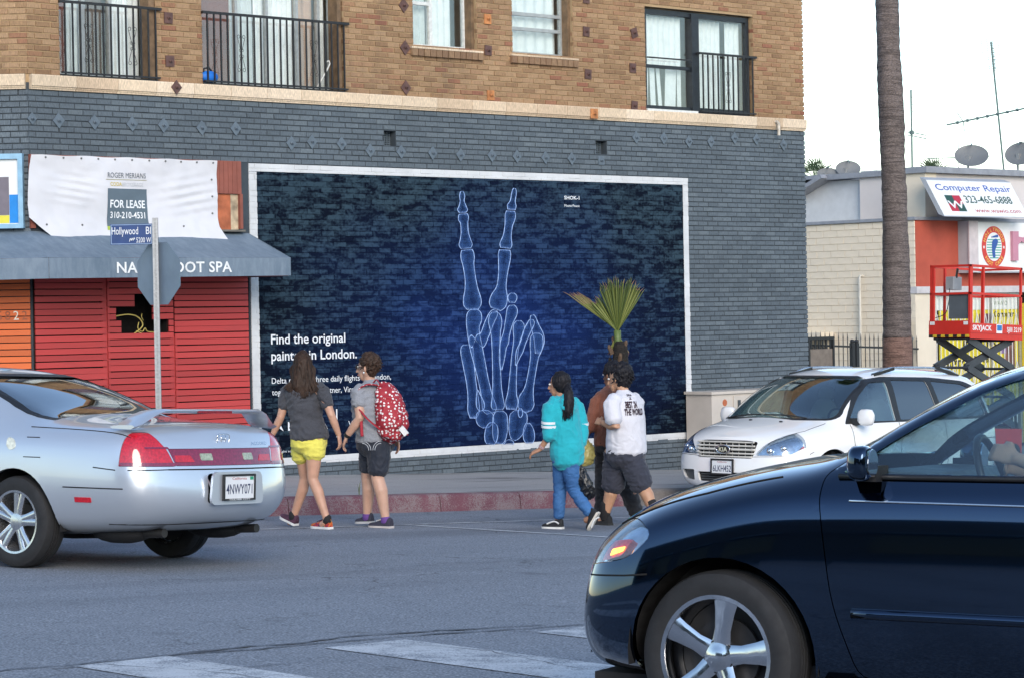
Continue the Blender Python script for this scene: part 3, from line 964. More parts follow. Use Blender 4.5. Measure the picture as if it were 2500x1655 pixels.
BONES = [
    [(-6.839,1.65,-6.807,1.65),(-6.858,1.634,-6.788,1.637),(-6.872,1.579,-6.77,1.583),(-6.864,1.519,-6.781,1.523),(-6.888,1.447,-6.748,1.453),(-6.911,1.406,-6.727,1.408),(-6.884,1.368,-6.756,1.37)],
    [(-6.884,1.35,-6.731,1.36),(-6.898,1.316,-6.713,1.322),(-6.898,1.27,-6.714,1.287),(-6.865,1.225,-6.725,1.237),(-6.858,1.112,-6.718,1.121),(-6.876,1.015,-6.685,1.027),(-6.897,0.948,-6.655,0.96),(-6.863,0.898,-6.685,0.905)],
    [(-6.851,0.88,-6.66,0.896),(-6.868,0.835,-6.632,0.85),(-6.866,0.762,-6.624,0.779),(-6.836,0.677,-6.633,0.697),(-6.805,0.511,-6.608,0.529),(-6.809,0.369,-6.573,0.384),(-6.838,0.25,-6.524,0.263),(-6.834,0.162,-6.52,0.17),(-6.771,0.102,-6.579,0.105)],
    [(-5.908,1.709,-5.875,1.706),(-5.931,1.69,-5.859,1.686),(-5.952,1.639,-5.854,1.63),(-5.98,1.543,-5.877,1.531),(-6.031,1.484,-5.862,1.468),(-6.027,1.424,-5.882,1.416)],
    [(-6.05,1.407,-5.892,1.404),(-6.074,1.358,-5.877,1.351),(-6.078,1.308,-5.89,1.289),(-6.084,1.217,-5.935,1.2),(-6.116,1.083,-5.961,1.067),(-6.177,0.977,-5.951,0.954),(-6.166,0.918,-5.985,0.902)],
    [(-6.187,0.893,-5.991,0.888),(-6.211,0.836,-5.976,0.829),(-6.21,0.742,-5.995,0.729),(-6.214,0.573,-6.045,0.56),(-6.25,0.408,-6.07,0.387),(-6.341,0.303,-6.05,0.25),(-6.386,0.204,-6.089,0.133),(-6.357,0.128,-6.187,0.079)],
    [(-6.849,-0.343,-6.722,-0.345),(-6.895,-0.38,-6.678,-0.384),(-6.902,-0.464,-6.674,-0.453),(-6.862,-0.634,-6.659,-0.618),(-6.813,-0.849,-6.635,-0.836),(-6.793,-1.037,-6.601,-1.032),(-6.8,-1.199,-6.582,-1.206),(-6.758,-1.305,-6.643,-1.314)],
    [(-6.711,0.109,-6.582,0.107),(-6.769,0.07,-6.526,0.06),(-6.796,-0.009,-6.515,-0.028),(-6.787,-0.166,-6.563,-0.158),(-6.746,-0.381,-6.519,-0.352),(-6.677,-0.598,-6.469,-0.569),(-6.609,-0.814,-6.42,-0.788),(-6.557,-1.032,-6.354,-1.006),(-6.537,-1.205,-6.284,-1.173),(-6.459,-1.267,-6.32,-1.247)],
    [(-6.753,-0.337,-6.752,-0.271),(-6.697,-0.386,-6.693,-0.224),(-6.621,-0.226,-6.513,-0.39),(-6.548,-0.195,-6.401,-0.256),(-6.46,-0.033,-6.306,-0.085),(-6.375,0.075,-6.236,0.023),(-6.314,0.106,-6.243,0.083)],
    [(-6.338,0.07,-6.247,0.075),(-6.391,0.021,-6.183,0.028),(-6.406,-0.074,-6.159,-0.07),(-6.37,-0.205,-6.188,-0.204),(-6.356,-0.398,-6.2,-0.398),(-6.352,-0.639,-6.196,-0.64),(-6.354,-0.856,-6.191,-0.857),(-6.365,-1.025,-6.169,-1.026),(-6.387,-1.156,-6.14,-1.16),(-6.356,-1.205,-6.174,-1.212)],
    [(-5.998,0.319,-5.932,0.318),(-6.045,0.289,-5.887,0.285),(-6.056,0.244,-5.885,0.233),(-6.031,0.192,-5.926,0.184)],
    [(-6.028,0.155,-5.937,0.162),(-6.069,0.118,-5.885,0.116),(-6.085,0.062,-5.886,0.028),(-6.11,-0.048,-5.958,-0.08),(-6.147,-0.196,-6.02,-0.221),(-6.202,-0.313,-6.05,-0.344),(-6.218,-0.392,-6.089,-0.409),(-6.229,-0.541,-6.125,-0.549),(-6.213,-0.688,-6.174,-0.691)],
    [(-5.898,-0.046,-5.819,-0.047),(-5.952,-0.087,-5.767,-0.095),(-5.973,-0.157,-5.763,-0.18),(-5.967,-0.3,-5.836,-0.317),(-6.005,-0.496,-5.887,-0.508),(-6.044,-0.739,-5.913,-0.749),(-6.086,-0.98,-5.922,-0.992),(-6.132,-1.111,-5.896,-1.127),(-6.115,-1.211,-5.931,-1.225)],
    [(-5.647,0.018,-5.581,0.028),(-5.661,-0.031,-5.543,-0.012),(-5.648,-0.136,-5.494,-0.103),(-5.605,-0.271,-5.409,-0.239),(-5.59,-0.349,-5.402,-0.358),(-5.58,-0.486,-5.474,-0.499)],
    [(-5.659,-0.031,-5.593,-0.04),(-5.699,-0.063,-5.575,-0.101),(-5.777,-0.17,-5.649,-0.211),(-5.842,-0.319,-5.737,-0.351),(-5.914,-0.425,-5.79,-0.462),(-5.938,-0.518,-5.849,-0.538),(-5.946,-0.635,-5.914,-0.641)],
    [(-5.587,-0.217,-5.493,-0.219),(-5.655,-0.262,-5.427,-0.271),(-5.671,-0.389,-5.431,-0.413),(-5.667,-0.523,-5.509,-0.547),(-5.716,-0.742,-5.571,-0.765),(-5.782,-0.931,-5.614,-0.964),(-5.889,-1.06,-5.614,-1.1),(-5.899,-1.199,-5.609,-1.179),(-5.776,-1.277,-5.663,-1.251)],
    [(-6.537,-1.199,-6.447,-1.211),(-6.635,-1.236,-6.364,-1.255),(-6.662,-1.319,-6.34,-1.316),(-6.625,-1.398,-6.355,-1.382),(-6.533,-1.444,-6.431,-1.438)],
    [(-6.279,-1.223,-6.174,-1.227),(-6.351,-1.275,-6.104,-1.285),(-6.367,-1.381,-6.093,-1.397),(-6.376,-1.499,-6.103,-1.52),(-6.359,-1.595,-6.138,-1.616),(-6.321,-1.651,-6.192,-1.666)],
    [(-5.964,-1.229,-5.845,-1.226),(-6.051,-1.275,-5.747,-1.287),(-6.071,-1.355,-5.744,-1.401),(-6.085,-1.467,-5.803,-1.529),(-6.066,-1.555,-5.893,-1.608),(-6.042,-1.607,-5.971,-1.635)],
    [(-6.412,-1.372,-6.334,-1.375),(-6.471,-1.41,-6.277,-1.428),(-6.512,-1.5,-6.267,-1.529),(-6.514,-1.597,-6.295,-1.623),(-6.483,-1.652,-6.342,-1.669)],
    [(-5.776,-1.411,-5.697,-1.408),(-5.814,-1.473,-5.642,-1.468),(-5.83,-1.558,-5.61,-1.555),(-5.815,-1.633,-5.615,-1.636),(-5.776,-1.676,-5.656,-1.682)],
    [(-6.634,-0.942,-6.608,-0.94),(-6.648,-1.006,-6.572,-0.997),(-6.656,-1.123,-6.504,-1.108),(-6.633,-1.187,-6.505,-1.179),(-6.589,-1.218,-6.538,-1.215)],
    [(-5.897,-1.211,-5.845,-1.208),(-5.912,-1.246,-5.819,-1.246),(-5.909,-1.291,-5.824,-1.298),(-5.89,-1.328,-5.858,-1.333)],
    [(-6.135,-1.624,-6.088,-1.609),(-6.169,-1.66,-6.022,-1.623),(-6.183,-1.676,-5.99,-1.656),(-6.172,-1.674,-6.002,-1.682)],
]
def catmull(P, n):
    out = []
    for i in range(len(P) - 1):
        p0, p1, p2, p3 = P[max(i - 1, 0)], P[i], P[i + 1], P[min(i + 2, len(P) - 1)]
        for k in range(n):
            t = k / n
            out.append(tuple(0.5 * (2 * b + (c - a) * t + (2 * a - 5 * b + 4 * c - d) * t * t + (3 * b - a - 3 * c + d) * t ** 3) for a, b, c, d in zip(p0, p1, p2, p3)))
    out.append(tuple(P[-1]))
    return out
CROSS = [(0.0, 0.75), (0.09, 1.1), (0.16, 0.50), (0.32, 0.30), (0.5, 0.18), (0.68, 0.28), (0.84, 0.48), (0.91, 1.1), (1.0, 0.75)]
for bi, P in enumerate(BONES):
    S = catmull(P, 5)
    vs = []; ev = []
    y = -0.0062 - bi * 0.0004
    N = len(S)
    for i, (xl, zl, xr, zr) in enumerate(S):
        wdt = math.hypot(xr - xl, zr - zl)
        lw = min(0.4, 0.0065 / max(wdt, 0.02))
        for f_, e in CROSS:
            g = {0.09: lw, 0.16: min(0.45, lw * 2.2), 0.84: 1 - min(0.45, lw * 2.2), 0.91: 1 - lw}.get(f_, f_)
            endf = max(0.0, 1 - min(i, N - 1 - i) / 5.0)
            vs.append((xl + (xr - xl) * g, y, zl + (zr - zl) * g)); ev.append(max(e, endf * 0.8))
    nC = len(CROSS)
    fs = [(i * nC + j, i * nC + j + 1, (i + 1) * nC + j + 1, (i + 1) * nC + j) for i in range(N - 1) for j in range(nC - 1)]
    me = bpy.data.meshes.new('bone')
    inv = mur.matrix_basis.inverted()
    me.from_pydata([tuple(inv @ V(q)) for q in vs], [], fs)
    at = me.attributes.new('edge', 'FLOAT', 'POINT'); at.data.foreach_set('value', ev)
    link('bone', me, M_BONE, mur)
def mural_text(body, x, z, width, cap, bold=0.0):
    mb = MB(); lettering(mb, body, (x, -0.0066, z), (1, 0, 0), (0, 0, 1), width=width, height=cap, bold=bold)
    mb.build('lettering', M_MTEXT, mur, world=True)
mural_text('Find the original', -9.975, -0.275, 1.16, 0.125, 0.012)
mural_text('painted in London.', -9.975, -0.475, 1.34, 0.125, 0.012)
mural_text('Delta now has three daily flights to London,', -9.975, -0.755, 1.89, 0.075)
mural_text('together with our partner, Virgin Atlantic.', -9.975, -0.895, 1.72, 0.075)
mural_text('DELTA', -9.74, -1.335, 0.62, 0.11, 0.012)
mural_text('Virgin atlantic', -8.79, -1.335, 0.62, 0.085)
mural_text('Flight schedules', -9.9, -1.60, 0.40, 0.028)
mural_text('SHOK-1', -4.98, 1.575, 0.285, 0.05, 0.02)
mural_text('MasterPeace', -4.98, 1.475, 0.285, 0.035)
mb = MB(); mb.box(-8.985, -8.965, -0.0075, -0.0055, -1.45, -1.1); mb.build('divider', M_MTEXT, mur, world=True)
mb = MB(); mb.prism([(-9.97, -1.34), (-9.89, -1.29), (-9.81, -1.34), (-9.89, -1.19)], fnW, 0.0055, 0.0075); mb.build('emblem', M_MTEXT, mur, world=True)
# ------------------------------------------------------------------ slatted shop front (red on the street side, orange on the corner)
def slat_mat(name, c, dirt):
    t = NT(name)
    r = t.n('ObjectInfo').outputs['Random']
    base = t.ramp(r, [(0, tuple(x * 0.82 for x in c)), (1, tuple(min(1, x * 1.12) for x in c))])
    n1 = t.noise((1.2, 4, 9), 6, 0.65)
    base = t.mix(t.ramp(n1, [(0.5, 0.0), (0.75, 0.45)]), base, dirt)
    t.col(base); t.b.inputs['Roughness'].default_value = 0.62
    t.bump(t.noise((4, 30, 60), 4), 0.2, 0.004)
    return t.m
M_SLATR = slat_mat('faded_red_slat', (0.45, 0.045, 0.043), (0.28, 0.05, 0.05))
M_SLATO = slat_mat('orange_slat', (0.62, 0.13, 0.032), (0.40, 0.09, 0.04))
M_VOID = mat('dark_void', (0.006, 0.005, 0.005), 0.95)
shop = thing('slatted_shopfront', (-11.8, 0.0, -1.85), 'closed shop front of red and orange horizontal slats under the awning', 'storefront')
bx('backing', mat('black_backing_board', (0.02, 0.008, 0.008), 0.9), shop, (-13.32, -12.21, 0.06, 0.09, -2.4, 1.0), (-11.45, -10.285, 0.06, 0.09, -2.4, 1.0), (-12.21, -11.45, 0.06, 0.09, -2.4, -0.14), (-12.21, -11.45, 0.06, 0.09, 0.38, 1.0))
bx('recess', M_VOID, shop, (-12.3, -11.4, 0.5, 0.52, -0.3, 0.6), (-12.3, -12.21, 0.09, 0.5, -0.3, 0.6), (-11.45, -11.4, 0.09, 0.5, -0.3, 0.6), (-12.3, -11.4, 0.09, 0.5, 0.42, 0.6), (-12.3, -11.4, 0.09, 0.5, -0.3, -0.16))
HOLE = [(-11.94, -11.69, 0.18, 0.37), (-12.2, -11.69, 0.04, 0.19), (-12.13, -11.46, -0.13, 0.05)]
PITCH = 0.0742
cols = [(-13.285, -12.335), (-12.315, -11.395), (-11.375, -10.295)]
z = 0.92
row = 0
while z > -2.2:
    z0, z1 = z - PITCH + 0.011, z
    for ci, (a, b) in enumerate(cols):
        dz = rnd.uniform(-0.004, 0.004) + (0.012 if ci == 1 else 0)
        free = [(a, b)]
        for h in HOLE:
            if h[2] < (z0 + z1) / 2 + dz < h[3]:
                nf = []
                for f in free:
                    if h[1] <= f[0] or h[0] >= f[1]: nf.append(f)
                    else:
                        if h[0] > f[0]: nf.append((f[0], h[0]))
                        if h[1] < f[1]: nf.append((h[1], f[1]))
                free = nf
        for f in free:
            if f[1] - f[0] > 0.04:
                t0, t1 = rnd.uniform(-0.003, 0.003), rnd.uniform(-0.003, 0.003)
                mb = MB()
                mb.hexa([(f[0], 0.012, z0 + dz + t0), (f[1], 0.012, z0 + dz + t1), (f[1], 0.03, z0 + dz + t1), (f[0], 0.03, z0 + dz + t0), (f[0], 0.012, z1 + dz + t0), (f[1], 0.012, z1 + dz + t1), (f[1], 0.03, z1 + dz + t1), (f[0], 0.03, z1 + dz + t0)])
                mb.build('slat', M_SLATR, shop, world=True)
    mb = MB()
    pts = [(a, z) for a in (-1.3, -0.02) for z in (z0, z1)]
    mb.hexa([fnC(a, zz, d) for zz in (z0, z1) for a, d in ((-1.3, 0.032), (-0.02, 0.032), (-0.02, 0.006), (-1.3, 0.006))])
    mb.build('slat', M_SLATO, shop, world=True)
    z -= PITCH; row += 1
# upright battens behind the joints
for x in (-12.325, -11.385):
    bx('batten', M_SLATR, shop, (x - 0.05, x + 0.05, 0.031, 0.058, -2.2, 0.92) if x < -12 else (x - 0.05, x + 0.05, 0.031, 0.058, -2.2, -0.16))
# loose yellow cables in the broken-out hole
M_CABLE = mat('yellow_cable', (0.55, 0.44, 0.12), 0.5)
def cable(pts, r):
    mb = MB(); mb.tube(catmull(pts, 5), r, 6); mb.build('cable', M_CABLE, shop, world=True, smooth=True)
cable([(-12.17, 0.1, 0.09), (-12.05, 0.05, 0.11), (-11.92, 0.05, 0.10), (-11.83, 0.06, 0.05), (-11.80, 0.06, -0.02), (-11.86, 0.07, -0.08), (-11.9, 0.09, -0.11)], 0.0075)
cable([(-11.84, 0.08, 0.02), (-11.86, 0.07, -0.05), (-11.80, 0.07, -0.09), (-11.76, 0.07, -0.05), (-11.72, 0.08, -0.09), (-11.6, 0.1, -0.10)], 0.006)
cable([(-11.88, 0.08, -0.08), (-11.8, 0.06, -0.115), (-11.7, 0.06, -0.12), (-11.62, 0.09, -0.11)], 0.006)
cable([(-11.78, 0.1, 0.12), (-11.8, 0.08, 0.08), (-11.77, 0.09, 0.04)], 0.005)
# house number on the orange boards
M_NUMW = mat('white_house_number', (0.78, 0.72, 0.6), 0.5)
M_NUMG = mat('ghost_house_number', (0.30, 0.09, 0.045), 0.7)
for k, (ch, mm) in enumerate((('5', M_NUMG), ('8', M_NUMG), ('2', M_NUMW), ('2', M_NUMG))):
    mb = MB(); p = V(fnC(-0.40 + k * 0.096, 0.07, 0.0345))
    lettering(mb, ch, p, -CHD, (0, 0, 1), height=0.105, width=0.06)
    mb.build('house_number', mm, shop, world=True)

# ------------------------------------------------------------------ awning with lettered valance
def canvas_mat():
    t = NT('faded_blue_grey_canvas')
    n1 = t.noise((1.2, 1.5, 1.2), 6, 0.65); n2 = t.noise((14, 5, 4), 5, 0.7)
    c = t.ramp(n1, [(0.3, (0.115, 0.160, 0.208)), (0.7, (0.185, 0.238, 0.295))])
    c = t.mix(0.35, c, t.ramp(n2, [(0.4, (0.09, 0.13, 0.18)), (0.7, (0.24, 0.29, 0.34))]))
    t.col(c); t.b.inputs['Roughness'].default_value = 0.75
    t.bump(t.noise(3.0, 4), 0.25, 0.03)
    return t.m
M_CANVAS = canvas_mat()
awn = thing('awning', (-11.8, -0.4, 0.54), 'faded blue grey canvas awning lettered NAIL & FOOT SPA', 'awning')
def canvas(name, P, nx, nz, sag, parent=awn):
    """quad patch P00 P10 P11 P01 subdivided and sagging along its middle"""
    p00, p10, p11, p01 = [V(q) for q in P]
    nrm = (p10 - p00).cross(p01 - p00).normalized()
    mb = MB()
    for j in range(nz + 1):
        for i in range(nx + 1):
            u, v = i / nx, j / nz
            q = p00 * (1 - u) * (1 - v) + p10 * u * (1 - v) + p11 * u * v + p01 * (1 - u) * v
            s = sag * (4 * v * (1 - v)) * (0.5 + 0.5 * abs(math.sin(u * 3.14159 * 3)))
            mb.v.append(q - nrm * s + nrm * 0.006 * noise.noise(q * 2.5))
    for j in range(nz):
        for i in range(nx):
            a = j * (nx + 1) + i
            mb._f((a, a + 1, a + nx + 2, a + nx + 1))
    return mb.build(name, M_CANVAS, parent, world=True, smooth=True)
AXL = -13.62          # where the street run meets the corner run
cl = lambda s, off, z: tuple(V((AXL, -0.82, z)) + CHD * s) if off else tuple(CH0 + CHD * (s + 0.2) + V((0, 0, z)))
canvas('canopy', [(AXL, -0.82, 0.745), (-10.28, -0.82, 0.752), (-10.28, -0.006, 1.07), (-13.33, -0.006, 1.07)], 24, 6, 0.02)
canvas('canopy', [cl(1.9, 1, 0.74), (AXL, -0.82, 0.745), (-13.332, -0.006, 1.07), cl(2.0, 0, 1.07)], 12, 6, 0.02)
canvas('valance', [(AXL, -0.824, 0.515), (-10.28, -0.824, 0.54), (-10.28, -0.824, 0.752), (AXL, -0.824, 0.743)], 24, 2, 0.0)
canvas('valance', [cl(1.9, 1, 0.50), (AXL - 0.001, -0.8205, 0.515), (AXL - 0.001, -0.8205, 0.743), cl(1.9, 1, 0.738)], 12, 2, 0.0)
mb = MB(); mb.v = [V(q) for q in ((-10.28, -0.822, 0.54), (-10.28, -0.006, 0.54), (-10.28, -0.006, 1.07), (-10.28, -0.822, 0.752))]; mb._f((0, 1, 2, 3))
mb.build('end_panel', M_CANVAS, awn, world=True)
M_AWNF = mat('awning_steel_tube', (0.2, 0.2, 0.21), 0.4, metal=0.6)
for x in (AXL + 0.02, -12.5, -11.4, -10.3):
    mb = MB(); mb.tube([(x, -0.8, 0.545), (x, 0.0, 0.545)], 0.012, 6); mb.tube([(x, -0.8, 0.545), (x, -0.8, 0.735)], 0.012, 6)
    mb.build('frame_tube', M_AWNF, awn, world=True)
mb = MB(); lettering(mb, 'NAIL & FOOT SPA', (-12.74, -0.834, 0.575), (1, 0, 0.006), (0, 0, 1), width=1.59, height=0.125, bold=0.018, space=1.05)
mb.build('lettering', mat('white_awning_lettering', (0.74, 0.75, 0.75), 0.7, var=0.15, vscale=20), awn, world=True)

# ------------------------------------------------------------------ for-lease banner tied over the old shop sign
M_VINYL = mat('white_vinyl_banner', (0.63, 0.62, 0.64), 0.5, var=0.05, vscale=2)
ban = thing('banner', (-12.05, -0.08, 1.0), 'white vinyl for lease banner stretched above the awning', 'banner')
def ban_y(x, z):
    e = max(0.0, min(1.0, (x + 13.4) / 2.6))
    n_ = noise.noise(V((x * 2.2, z * 3.0, 0.3))) * 0.03 + noise.noise(V((x * 8 + z * 9, z * 4 - x * 5, 2))) * 0.008
    sweep = 0.22 * max(0, (1.25 - z)) ** 1.2 * (0.4 + e)
    wr = 0.012 * math.sin((z - 1.55) * 70 + x * 9) * math.exp(-((x + 12.8) / 0.25) ** 2 - ((z - 1.55) / 0.16) ** 2)
    wr += 0.010 * math.sin((z - 1.55) * 60 - x * 10) * math.exp(-((x + 11.2) / 0.35) ** 2 - ((z - 1.5) / 0.2) ** 2)
    return -0.10 + n_ - sweep + wr
mb = MB(); NX, NZ = 96, 44
for j in range(NZ + 1):
    for i in range(NX + 1):
        u, v = i / NX, j / NZ
        xl = -13.36 - 0.06 * math.sin(v * 3.14) + (0.26 * max(0, 0.25 - v) / 0.25)
        xr = -10.80 + 0.09 * max(0, 0.16 - v) / 0.16
        x = xl + (xr - xl) * u
        z = 0.985 + 0.035 * (1 - u) * 0 + (1.925 - 0.985) * v + 0.012 * math.sin(u * 28) * v * 0.4
        mb.v.append(V((x, ban_y(x, z), z)))
for j in range(NZ):
    for i in range(NX):
        a = j * (NX + 1) + i; mb._f((a, a + 1, a + NX + 2, a + NX + 1))
bo = mb.build('sheet', M_VINYL, ban, world=True, smooth=True)
on_ban = lambda off: (lambda p: V((p.x, ban_y(p.x, p.z) - off, p.z)))
def ban_patch(name, x0, x1, z0, z1, material, off=0.004):
    mb = MB(); n, m_ = 16, 14
    for j in range(m_ + 1):
        for i in range(n + 1):
            p = V((x0 + (x1 - x0) * i / n, 0, z0 + (z1 - z0) * j / m_)); mb.v.append(on_ban(off)(p))
    for j in range(m_):
        for i in range(n):
            a = j * (n + 1) + i; mb._f((a, a + 1, a + n + 2, a + n + 1))
    return mb.build(name, material, ban, world=True, smooth=True)
ban_patch('print_panel', -12.37, -11.81, 1.13, 1.565, mat('slate_print', (0.10, 0.135, 0.165), 0.5, var=0.06))
ban_patch('print_panel', -12.37, -11.81, 1.085, 1.13, mat('lime_print', (0.36, 0.46, 0.06), 0.5, var=0.06))
ban_patch('print_rule', -12.39, -11.82, 1.665, 1.671, mat('olive_print', (0.30, 0.27, 0.12), 0.5, var=0))
M_PRTG = mat('grey_print', (0.10, 0.12, 0.14), 0.5, var=0)
M_PRTW = mat('white_print', (0.78, 0.79, 0.8), 0.5, var=0)
for body, x, z, wdt, cap, mm, bd in (('ROGER MERIANS', -12.365, 1.69, 0.53, 0.062, M_PRTG, 0.0), ('CODA', -12.33, 1.595, 0.16, 0.045, mat('gold_print', (0.55, 0.42, 0.08), 0.5, var=0), 0.01), ('BROKERAGE', -12.165, 1.595, 0.30, 0.045, mat('pale_print', (0.52, 0.53, 0.54), 0.5, var=0), 0.0), ('FOR LEASE', -12.335, 1.345, 0.49, 0.092, M_PRTW, 0.02), ('310-210-4531', -12.33, 1.225, 0.48, 0.075, M_PRTW, 0.015), ('www', -12.30, 1.10, 0.06, 0.016, M_PRTG, 0.02)):
    mb = MB(); lettering(mb, body, (x, 0, z), (1, 0, 0), (0, 0, 1), width=wdt, height=cap, bold=bd, fn=on_ban(0.008))
    mb.build('lettering', mm, ban, world=True)
M_GROM = mat('brass_grommet', (0.2, 0.19, 0.18), 0.4, metal=0.7)
for k in range(11):
    x = -13.18 + k * 0.232
    for z in ((1.90,) if k % 2 or k > 8 else (1.90, 1.14)):
        mb = MB(); mb.lathe([(0.012, 0), (0.012, 0.006), (0.004, 0.007)], (x, ban_y(x, z) - 0.002, z), (0, -1, 0), 8)
        mb.build('grommet', M_GROM, ban, world=True)
for z in (1.7, 1.5, 1.3):
    mb = MB(); x = -10.88; mb.lathe([(0.012, 0), (0.012, 0.006), (0.004, 0.007)], (x, ban_y(x, z) - 0.002, z), (0, -1, 0), 8)
    mb.build('grommet', M_GROM, ban, world=True)

# ------------------------------------------------------------------ rusty sign cabinet behind the banner
M_RUST = mat('rust_red_paint', (0.25, 0.075, 0.05), 0.65, var=0.18, vscale=4)
M_RUSTO = mat('bright_orange_rust', (0.42, 0.12, 0.05), 0.7, var=0.35, vscale=6)
cab = thing('sign_cabinet', (-11.8, -0.03, 1.1), 'rust red metal sign cabinet behind the white banner', 'sign')
bx('frame', M_RUST, cab, (-13.34, -10.40, -0.03, 0.006, 1.9, 1.935), (-13.34, -13.28, -0.03, 0.006, 1.1, 1.9), (-10.44, -10.40, -0.06, 0.006, 1.12, 1.54))
for k in range(7):
    bx('ribbed_panel', M_RUST, cab, (-10.86 + k * 0.0655, -10.86 + k * 0.0655 + 0.061, -0.045, 0.004, 1.54, 1.93))
bx('panel', M_RUSTO, cab, (-10.86, -10.55, -0.012, 0.004, 1.11, 1.535))
bx('panel', mat('peeling_cream_paint', (0.42, 0.33, 0.22), 0.8, var=0.5, vscale=9), cab, (-10.55, -10.44, -0.014, 0.004, 1.11, 1.535))
bx('ledge', mat('dirty_ledge', (0.14, 0.13, 0.11), 0.8, var=0.3), cab, (-10.86, -10.39, -0.09, 0.004, 1.085, 1.108))

# ------------------------------------------------------------------ blue framed lightbox sign on the corner
lb = thing('lightbox_sign', fnC(-0.7, 1.1, 0.0), 'pale blue framed lightbox sign at the far left edge', 'sign')
M_LBF = mat('pale_blue_frame', (0.24, 0.42, 0.56), 0.5, var=0.15, vscale=8)
M_LBW = mat('white_sign_face', (0.72, 0.73, 0.72), 0.4, var=0.05)
def cbox(name, material, parent, a0, a1, z0, z1, d0, d1):
    mb = MB(); mb.hexa([fnC(a, zz, d) for zz in (z0, z1) for a, d in ((a0, d1), (a1, d1), (a1, d0), (a0, d0))])
    return mb.build(name, material, parent, world=True)
cbox('face', M_LBW, lb, -1.7, -0.09, 1.14, 1.9, 0.01, 0.06)
for a0, a1, z0, z1 in ((-1.7, -0.06, 1.88, 1.94), (-1.7, -0.06, 1.1, 1.15), (-0.115, -0.06, 1.15, 1.88)):
    cbox('frame', M_LBF, lb, a0, a1, z0, z1, 0.01, 0.10)
cbox('print_panel', mat('grey_mauve_print', (0.15, 0.13, 0.155), 0.5), lb, -1.6, -0.225, 1.25, 1.68, 0.0605, 0.064)
cbox('print_panel', mat('sky_blue_print', (0.0, 0.21, 0.60), 0.5), lb, -0.222, -0.12, 1.16, 1.48, 0.0605, 0.064)
cbox('print_panel', mat('yellow_print', (0.66, 0.58, 0.05), 0.5), lb, -1.6, -0.225, 1.16, 1.247, 0.0605, 0.064)

# ------------------------------------------------------------------ street name blade and the back of a stop sign on one post
M_GALV = mat('galvanised_steel', (0.33, 0.34, 0.35), 0.45, metal=0.5, var=0.15, vscale=30)
M_SIGNBACK = mat('grey_sign_back', (0.16, 0.21, 0.27), 0.4, metal=0.25, var=0.08, vscale=5)
M_SNAVY = mat('navy_sign_face', (0.012, 0.045, 0.16), 0.35, var=0.12, vscale=8)
M_SWHITE = mat('white_sign_letter', (0.72, 0.74, 0.75), 0.4, var=0.05)
PX, PY = -13.84, -3.19
post = thing('stop_sign', (PX, PY, walk_z(PX, PY)), 'back of a stop sign on a perforated post with a Hollywood Bl street blade', 'street sign')
ra = V((math.cos(rad(-40)), math.sin(rad(-40)), 0)); rb = V((-ra.y, ra.x, 0))    # post faces, roughly square to the camera
zb, zt = walk_z(PX, PY) - 0.05, 1.08
mb = MB(); h = 0.027
pc = V((PX, PY, 0))
# perforated square tube: walls with a row of real holes on the two visible faces
for d_, s_ in ((-rb, ra), (-ra, rb), (rb, ra), (ra, rb)):
    o_ = pc + d_ * h
    mb.obox(o_ + V((0, 0, (zb + zt) / 2)) + s_ * (h * 0.62), s_ * (h * 0.38), d_ * 0.0015, V((0, 0, (zt - zb) / 2)))
    mb.obox(o_ + V((0, 0, (zb + zt) / 2)) - s_ * (h * 0.62), s_ * (h * 0.38), d_ * 0.0015, V((0, 0, (zt - zb) / 2)))
    zz = zb
    while zz < zt - 0.02:
        mb.obox(o_ + V((0, 0, zz + 0.0125)), s_ * (h * 0.24), d_ * 0.0015, V((0, 0, 0.0075)))
        zz += 0.0375
mb.obox(pc + V((0, 0, (zb + zt) / 2)), ra * 0.012, rb * 0.012, V((0, 0, (zt - zb) / 2)))
mb.build('post', M_GALV, post, world=True)
wv = V((math.cos(rad(98)), math.sin(rad(98)), 0)); nv = V((wv.y, -wv.x, 0))       # stop sign plane runs away from the camera
oc = pc + nv * 0.036 + V((0, 0, 0.51)); ro = 0.345
mb = MB()
octp = [(ro * 1.0 * math.cos(rad(22.5 + 45 * k)), ro * 1.0 * math.sin(rad(22.5 + 45 * k))) for k in range(8)]
mb.prism(octp, lambda a, b, d: oc + wv * a + V((0, 0, b)) + nv * d, 0.0, 0.004)
mb.build('octagon', M_SIGNBACK, post, world=True, fix=True)
mb = MB(); mb.prism([(a * 0.97, b * 0.97) for a, b in octp], lambda a, b, d: oc + wv * a + V((0, 0, b)) + nv * d, 0.0045, 0.006)
mb.build('red_face', mat('stop_red', (0.5, 0.02, 0.02), 0.4), post, world=True, fix=True)
bdir = V((math.cos(rad(137.5)), math.sin(rad(137.5)), 0)); bn = V((-bdir.y, bdir.x, 0))
if bn.dot(fw) > 0: bn = -bn
bo_ = pc + bdir * 0.03 + V((0, 0, 0.81))
mb = MB(); mb.hexa([bo_ + bdir * a + bn * d + V((0, 0, zz)) for zz in (0, 0.212) for a, d in ((0, 0.003), (0.43, 0.003), (0.43, -0.003), (0, -0.003))])
blade = mb.build('name_blade', M_SNAVY, post, world=True)
mb = MB()
for a0, a1, z0, z1 in ((0.006, 0.424, 0.2, 0.206), (0.006, 0.424, 0.006, 0.012), (0.006, 0.012, 0.012, 0.2), (0.418, 0.424, 0.012, 0.2)):
    mb.hexa([bo_ + bdir * a + bn * d + V((0, 0, zz)) for zz in (z0, z1) for a, d in ((a0, 0.0045), (a1, 0.0045), (a1, 0.003), (a0, 0.003))])
mb.build('rim', mat('pale_blue_rim', (0.25, 0.35, 0.5), 0.4), blade, world=True)
